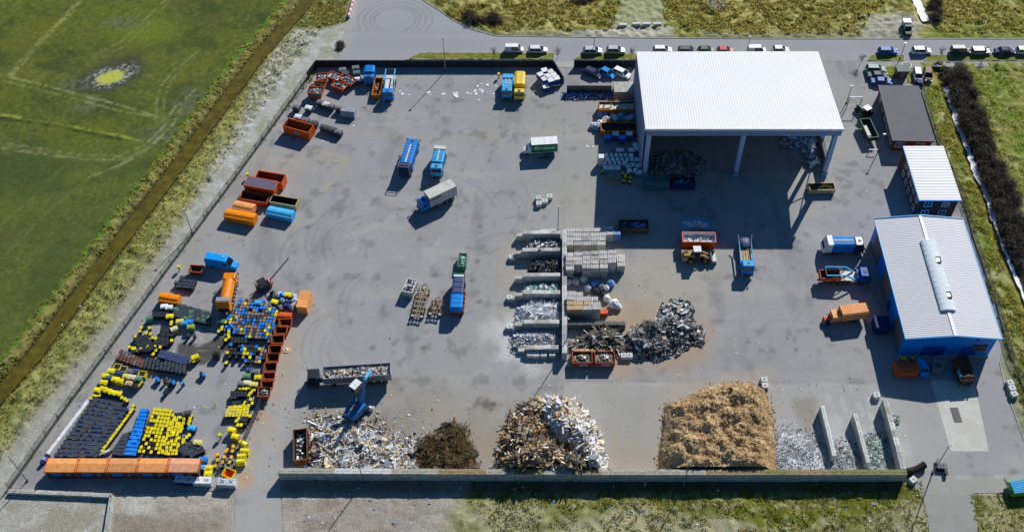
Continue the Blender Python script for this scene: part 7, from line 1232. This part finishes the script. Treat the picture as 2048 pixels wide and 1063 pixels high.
heap('old_wood_heap', 'dark heap of broken boards and logs in front of the white boards', [(996, 948), (1002, 905), (1014, 870), (1024, 840), (1048, 818), (1078, 806), (1090, 830), (1104, 868), (1130, 900), (1185, 925), (1196, 948)], 3.7, [(92, 74, 56), (132, 106, 78), (62, 52, 44)], 2300, [(.24, 'dark_wood'), (.22, 'grey_wood'), (.22, 'wood'), (.16, 'pale_wood'), (.1, 'trash_dark'), (.09, 'white'), (.04, 'brown')], (.5, 2.9), .09, 3.2, .6, seed=14, long_=.09, tilt=.6, over=1.1, planks=200, pm='grey_wood wood pale_wood dark_wood brown dark_wood', cat='wood heap')
heap('white_board_heap', 'bright heap of white painted boards beside the dark old wood', [(1100, 880), (1080, 850), (1072, 818), (1105, 800), (1140, 808), (1172, 835), (1190, 870), (1203, 910), (1206, 940), (1180, 946), (1160, 920), (1135, 895)], 3.9, [(212, 206, 196), (180, 162, 134)], 1900, [(.5, 'white'), (.14, 'pale_mix'), (.18, 'pale_wood'), (.12, 'wood'), (.06, 'brown')], (.35, 2.2), .08, 2.4, .6, seed=15, long_=.28, tilt=.8, over=1.0, planks=130, pm='white white pale_mix pale_wood wood', cat='board heap')
heap('wood_chip_heap', 'huge sandy coloured heap of wood chips with dark hollows', [(1312, 948), (1320, 900), (1326, 850), (1328, 812), (1375, 795), (1410, 775), (1440, 768), (1500, 766), (1530, 780), (1545, 830), (1550, 890), (1553, 948)], 3.6, [(188, 158, 116), (160, 130, 92), (202, 174, 132)], 4200, [(.55, 'chip'), (.2, 'pale_wood'), (.25, 'chip_dark')], (.08, .4), .05, 3.0, .36, sc=1.9, seed=36, res=.22, over=.9, cat='wood chip heap')
heap('glass_heap', 'left and lightest grey heap of crushed glass', [(1552, 948), (1552, 868), (1580, 862), (1620, 872), (1655, 900), (1666, 948)], .9, [(186, 190, 194), (140, 148, 152), (210, 212, 214)], 1700, [(.5, 'glass_grit'), (.3, 'film'), (.2, 'trash_grey')], (.1, .35), .05, 3, .6, seed=17, cat='glass heap', tilt=.25, over=2.0)
heap('glass_heap', 'middle dark grey heap of crushed glass between the dividers', [(1668, 948), (1664, 885), (1690, 880), (1716, 886), (1734, 948)], 1.0, [(156, 162, 164), (110, 116, 118), (190, 194, 194)], 900, [(.4, 'glass_grit'), (.2, 'film'), (.4, 'trash_dark')], (.1, .35), .05, 3, .6, seed=18, cat='glass heap', tilt=.25, over=1.2)
heap('glass_heap', 'right greenish grey heap of crushed glass beside the studded divider', [(1736, 948), (1722, 880), (1750, 866), (1772, 872), (1790, 948)], 1.0, [(160, 172, 166), (116, 128, 122), (176, 186, 180)], 900, [(.4, 'glass_grit'), (.3, 'mint'), (.3, 'trash_dark')], (.1, .35), .05, 3, .6, seed=19, cat='glass heap', tilt=.25, over=1.2)
heap('foil_waste_heap', 'black and grey heap of baled foil waste in the middle of the yard', [(1258, 700), (1255, 670), (1285, 650), (1318, 640), (1330, 612), (1355, 600), (1385, 618), (1380, 640), (1398, 655), (1405, 690), (1385, 680), (1365, 700), (1320, 716), (1275, 712)], 1.9, [(104, 100, 94), (134, 130, 124), (70, 68, 64)], 1500, [(.46, 'trash_grey'), (.28, 'trash_dark'), (.12, 'film'), (.14, 'grey_wood')], (.3, 1.1), .18, 1.9, .6, seed=20, long_=.6, over=.8, planks=70, pm='trash_grey film trash_dark tan', pl=(.8, 2.0), cat='foil heap')
heap('pipe_scrap_heap', 'tangle of rusty grey pipes behind the timber topped divider', [(1142, 700), (1150, 685), (1185, 672), (1200, 660), (1235, 665), (1240, 690), (1236, 703)], 1.8, [(60, 54, 48), (92, 82, 70)], 420, [(.4, 'grey_wood'), (.3, 'steel'), (.3, 'frame_brown')], (1.2, 3.4), .12, 1.6, .5, seed=21, long_=.045, tilt=.35, over=.2, planks=60, pm='grey_wood steel frame_brown', pl=(2.5, 5), cat='pipe scrap')
heap('profile_scrap_heap', 'shiny aluminium profile scrap in the northernmost bay', [(1052, 500), (1054, 490), (1075, 484), (1120, 484), (1120, 506), (1060, 506)], 1.3, [(90, 92, 92), (50, 52, 54)], 420, [(.5, 'silver'), (.25, 'white'), (.25, 'trash_dark')], (.4, 1.6), .08, 1.4, .5, seed=22, long_=.12, cat='scrap heap')
heap('black_scrap_heap', 'black cable and rubber scrap filling the second bay', [(1056, 553), (1058, 535), (1070, 520), (1122, 520), (1122, 555)], 1.5, [(34, 34, 36), (60, 60, 62)], 700, [(.75, 'black'), (.1, 'silver'), (.15, 'trash_grey')], (.3, .9), .1, 1.5, .5, seed=23, long_=.3, cat='scrap heap')
heap('sack_heap', 'pale mint and grey sacks in the third bay', [(1046, 588), (1048, 576), (1085, 572), (1112, 572), (1118, 590), (1060, 592)], 1.1, [(150, 170, 164), (110, 114, 112)], 170, [(.4, 'mint'), (.35, 'film'), (.25, 'trash_grey')], (.5, 1.2), .35, 1.2, .5, seed=24, long_=.8, cat='sack heap')
heap('white_frame_heap', 'heap of white plastic window frames in the fourth bay', [(1034, 648), (1034, 618), (1060, 606), (1119, 603), (1119, 650)], 1.6, [(170, 176, 184), (120, 124, 132)], 850, [(.75, 'white'), (.15, 'film'), (.1, 'trash_grey')], (.6, 2.2), .09, 1.6, .5, seed=25, long_=.06, tilt=.6, cat='frame heap')
heap('plastic_heap', 'heap of shredded white and blue plastic in the fifth bay', [(1026, 700), (1024, 672), (1045, 662), (1112, 662), (1114, 694), (1040, 700)], 1.5, [(200, 200, 198), (150, 150, 156), (190, 180, 158)], 1300, [(.45, 'film'), (.2, 'film_blue'), (.2, 'white'), (.15, 'tan')], (.15, .6), .07, 1.8, .5, seed=26, over=.9, cat='plastic heap')
heap('blue_bottle_heap', 'heap of crushed dark blue bottles below the low wall', [(1124, 198), (1126, 186), (1222, 188), (1222, 197), (1150, 200)], .7, [(46, 62, 100), (70, 90, 130)], 700, [(.5, 'film_blue'), (.3, 'navy'), (.2, 'film')], (.15, .5), .1, 1.2, .5, seed=27, over=.5, cat='bottle heap')
heap('hall_refuse_heap', 'refuse heap on the floor in the left half of the hall', [(1298, 352), (1300, 310), (1380, 300), (1410, 320), (1412, 345), (1390, 356)], 1.6, [(110, 104, 98), (140, 132, 124)], 900, [(.4, 'trash_grey'), (.1, 'film_blue'), (.25, 'pale_mix'), (.25, 'brown')], (.2, .8), .1, 3, .5, seed=28, cat='refuse heap')
heap('hall_sack_heap', 'blue and dark sacks piled in the right rear of the hall', [(1562, 300), (1565, 262), (1630, 262), (1640, 330), (1620, 340), (1600, 300)], 2.0, [(70, 76, 90), (110, 114, 124)], 420, [(.25, 'film_blue'), (.4, 'trash_grey'), (.35, 'film')], (.4, 1.2), .3, 2, .5, seed=29, long_=.7, cat='sack heap')
# load in the semi trailer
tr, x0, x1 = TRAILER; o = heapbits(420, x0+.1, x1-.1, -1.2, 1.2, 2.75, ['film', 'white', 'tan', 'trash_grey', 'wood', 'trash_dark', 'offwhite'], (.25, .9), .35, 5).build('trailer_load'); o.location = tr.location; o.rotation_euler = tr.rotation_euler; tag(o, 'pale mixed waste heaped in the long semi trailer', 'waste load', kind='stuff')

# ================================================================ LOOSE THINGS
def block(label, x, y, s=(1.0, .8, .8), rz=0.0, m='white_concrete', n=1, name='concrete_block', studs=True, group=None):
    p = P(x, y, s[2]*n/1.0); 
    for k in range(n):
        mb = MB(); mb.box((0, 0, s[2]/2), (s[0], s[1], s[2]-.02), m, top=(.98, .98)); 
        if studs: mb.box((0, 0, s[2]+.01), (.24, .24, .07), 'dark_concrete')
        one(mb, name, label if n == 1 else label+(', lower of two' if k == 0 else ', upper of two'), 'block', (p.x, p.y, k*s[2]), rz, group)
for lb, x, y, rz in [('front block of the trio in the middle of the yard', 1078, 405, .1), ('rear block of the trio in the middle of the yard', 1077, 394, .05), ('middle block of the trio beside the taller pair', 1090, 400, .1), ('flat slab block right of the yard trio', 1099, 391, .1), ('left of three blocks behind the first bay divider', 1086, 462, 0), ('middle of three blocks behind the first bay divider', 1097, 461.5, 0), ('right of three blocks behind the first bay divider', 1109, 461, 0), ('cube at the head of the second bay divider', 1024, 512, .2), ('cube at the head of the fourth bay divider', 1019.6, 593, .1), ('cube at the head of the fifth bay divider', 1019, 651, .1), ('leftmost of four cubes below the bays', 1060, 706, .05), ('second of four cubes below the bays', 1072.5, 706.5, .05), ('third of four cubes below the bays', 1087.5, 706.5, 0), ('rightmost of four cubes below the bays', 1104.5, 705.5, 0), ('left of the pair right of the orange bar skips', 1248, 709, 0), ('right of the pair right of the orange bar skips', 1259, 709, 0), ('block near the top of the studded divider', 1754, 788, .1), ('upper of the two blocks right of the chip heap', 1529, 757, 0), ('lower of the two blocks right of the chip heap', 1531, 769, 0), ('top block of the three on the east verge', 2021, 763, .3), ('middle block of the three on the east verge', 2025, 774, .3), ('bottom block of the three on the east verge', 2029, 786, .3), ('tilted block at the east end of the south wall', 1827, 957, .6)]: block('white concrete '+lb, x, y, (1.15, 1.0, .9), rz)
for k, (x, y) in enumerate([(1246, 48), (1273, 46), (1293, 46), (1315, 46)]): block('long white barrier block, %s of four on the sandy track to the north' % ['first from left', 'second from left', 'third from left', 'rightmost'][k], x, y, (2.0, .7, .7), .02*k, studs=False, name='barrier_block')
for k in range(7): c = P(1046+3*k-4, 692) if False else P(1030+k*6.5, 694); mb = MB(); mb.box((0, 0, .35), (.6, .6, .7), 'concrete'); one(mb, 'concrete_block', 'small grey cube in the ragged line in front of the plastic heap', 'block', (c.x, c.y, 0), .2*k, 'ragged line of small cubes')
# tyres
def tyre(mb, c, ax, r=.62, w_=.32): 
    a = Vector(ax).normalized(); mb.cyl(Vector(c)-a*w_/2, Vector(c)+a*w_/2, r, 'rubber', 16); mb.cyl(Vector(c)-a*(w_/2+.01), Vector(c)+a*(w_/2+.01), r*.55, 'black', 12)
for k in range(10): c = P(1812+k*4, 942-(k*k)*.16, .6); m = MB(); tyre(m, (0, 0, .62), (1, .35, .1)); one(m, 'tyre', 'large black tyre in the standing row at the wall end', 'tyre', (c.x, c.y, 0), .1, 'standing row of tyres')
for lb, x, y in (('tyre lying flat beside the tilted white block', 1816, 949), ('tyre lying in the amber container by the hall', 1233, 203)): c = P(x, y, 1.6 if y < 300 else 0); m = MB(); tyre(m, (0, 0, .16), (0, 0, 1)); one(m, 'tyre', lb, 'tyre', (c.x, c.y, 1.5 if y < 300 else 0))
# post cluster near the weighbridge
c = P(1881, 934); t = thing('ballast_rack', 'rack of grey ballast blocks around the lamp post near the weighbridge', 'rack', (c.x, c.y, 0), -.1); m = MB(); [m.box((-.5+i*.5, -.3+j*.55, .4), (.42, .45, .8), 'bin_grey') for i in range(3) for j in range(2)]; m.build('ballast', t); m = MB(); m.box((0, 0, .15), (2.0, 1.6, .2), 'black'); m.box((.6, -1.1, .5), (.5, 1.0, .5), 'black'); [m.bar((-.7, .8, .2), (-.7, .8, 1.6), .1, 'dark_grey')]; m.build('frame', t)
c = P(1786, 838); m = MB(); [m.box((random.uniform(-.8, .8), random.uniform(-.9, .9), .25+.1*k), (random.uniform(.5, 1.3), .2, .2), random.choice(['steel', 'bin_grey', 'teal']), random.uniform(0, 3)) for k in range(10)]; one(m, 'metal_scrap', 'small stack of metal frames behind the studded divider', 'scrap', (c.x, c.y, 0))
# bollards
for lb, x, y in [('yellow bollard at the north fence left of the blue flatbed', 997.4, 147), ('yellow bollard near the western container group', 494.7, 347), ('pale yellow bollard left of the small rusty skip', 356.5, 532), ('yellow bollard on open asphalt inside the bin area', 439, 868)]: c = P(x, y, 1.3); m = MB(); m.cyl((0, 0, 0), (0, 0, .9), .12, 'steel', 8); m.cyl((0, 0, .8), (0, 0, 1.35), .36, 'yellow', 12, .3); one(m, 'bollard', lb, 'bollard', (c.x, c.y, 0))
c = P(573, 698, .2); m = MB(); m.cyl((0, 0, 0), (0, 0, .12), .75, 'tan', 18, .7); m.cyl((0, 0, .12), (0, 0, .3), .28, 'white', 10, .1); one(m, 'round_cover', 'round brown cover with pale centre beside the fourth orange skip', 'cover', (c.x, c.y, 0))
# long white covered barrier
a, b = P(177, 800, .7), P(82, 925, .7); d = b-a; L = d.length; t = thing('white_barrier', 'long white sheeted barrier along the left edge of the black bins', 'barrier', (a.x, a.y, 0), math.atan2(d.y, d.x)); m = MB(); n = 22
for k in range(n): m.box(((k+.5)*L/n, 0, .42+random.uniform(-.02, .02)), (L/n-.02, .85, .8), 'white' if k < n-3 else ('navy' if k % 2 else 'lilac'), top=(1, .75))
m.build('sheeting', t)
a, b = P(262, 870, .5), P(205, 912, .5); m = MB(); pts = [P(x, y, .5) for x, y in ((262, 862), (246, 868), (238, 878), (228, 890), (221, 900), (205, 906))]
for p, q in zip(pts[:-1], pts[1:]): m.cyl(p, q, .32, 'grey' if p != pts[4] else 'white', 8)
one(m, 'foil_tube', 'rolled grey and white foil lying between black and blue bins', 'foil roll')
# gantry and barrier arms
for lb, x0_, y0_, x1_, y1_ in (('white height gantry over the entrance lane near the tractor', 1700, 194, 1725, 194), ('white barrier arm in the lane west of the brick building', 1739, 299, 1755, 299)):
    a, b = P(x0_, y0_, 3.2 if 'gantry' in lb else 1.0), P(x1_, y1_, 3.2 if 'gantry' in lb else 1.0); m = MB(); m.bar(a, b, .14, 'white'); m.bar((a.x, a.y, 0), a, .14, 'steel'); m.bar((b.x, b.y, 0), b, .14, 'steel') if 'gantry' in lb else None; one(m, 'barrier_gate', lb, 'gate')
# red and white barrier at the top
a, b = P(709, -4, .5), P(698, 33, .5); d = b-a; m = MB(); n = 8
for k in range(n): q0, q1 = a.lerp(b, k/n), a.lerp(b, (k+1)/n); m.bar(q0, q1, .5, 'white' if k % 2 else 'pink', .9)
one(m, 'road_barrier', 'red and white striped road barrier at the edge of the apron', 'barrier')
c = P(1088, 318, .3); t = thing('metal_cage', 'grey metal cage lying in the shadow of the green white van', 'cage', (c.x, c.y, 0), .03); m = MB(); [m.box((s*1.05, 0, .3), (.2, 1.6, .5), 'steel') for s in (-1, 1)]; [m.box((0, s*.7, .3), (2.0, .2, .5), 'steel') for s in (-1, 1)]; m.box((0, -.45, .35), (1.2, .5, .4), 'grey'); m.build('frame', t)
# green bin and items along the hall right wall
c = P(1655, 171); 
# dark rocks beside gate
for k, (x, y) in enumerate([(1100, 762), (1110, 768)]): pass
# pieces of film and paper on the ground
mb = MB(); rr = random.Random(77)
def lit(x, y, s, m='white'): p = P(x, y, .03); mb.box((p.x, p.y, .04), (s*rr.uniform(.6, 1.3), s*rr.uniform(.4, 1), .05), m, rr.uniform(0, 3), rx=rr.uniform(-.15, .15))
for x, y, s in [(800, 183, .5), (805, 188, .9), (818, 190, .5), (813, 180, .3), (857, 185, .9), (860, 190, .5), (887, 188, 1.2), (911, 188, 1.3), (912, 192, .9), (935, 186, .9), (955, 172, .8), (962, 168, .6), (975, 170, .6), (950, 182, .9), (962, 180, 1.0), (965, 184, .8), (952, 188, .8), (975, 185, .5), (988, 188, .8), (958, 200, .5), (942, 188, .5), (980, 168, .4), (992, 172, .6), (707, 252, .5), (646, 283, .4), (1080, 310, .4), (1175, 292, .8), (1186, 293, .5), (1735, 290, .5)]: lit(x, y, s)
for k in range(380):
    x, y = rr.uniform(420, 1900), rr.uniform(170, 930); lit(x, y, rr.uniform(.08, .26), rr.choice(['white', 'film', 'offwhite', 'tan', 'trash_dark']))
for k in range(260): lit(rr.gauss(740, 90), rr.gauss(860, 40), rr.uniform(.12, .45), rr.choice(['white', 'film', 'wood', 'trash_dark', 'tan', 'film_blue']))
for k in range(120): lit(rr.gauss(1600, 40) if k % 2 else rr.gauss(1120, 60), rr.gauss(820, 40), rr.uniform(.08, .3), rr.choice(['white', 'film', 'wood']))
for k in range(150): lit(rr.uniform(570, 1850), rr.uniform(966, 1050), rr.uniform(.12, .5), rr.choice(['white', 'film', 'trash_dark', 'concrete', 'wood', 'film_blue']))
for k in range(160): lit(rr.gauss(1180, 60), rr.gauss(620, 70), rr.uniform(.1, .3), rr.choice(['white', 'film', 'tan']))
for k in range(200): lit(rr.uniform(100, 570), rr.uniform(560, 960), rr.uniform(.1, .3), rr.choice(['white', 'film', 'dark_grey', 'yellow']))
tag(mb.build('litter'), 'scraps of paper and plastic film strewn over the asphalt', 'litter', kind='stuff')
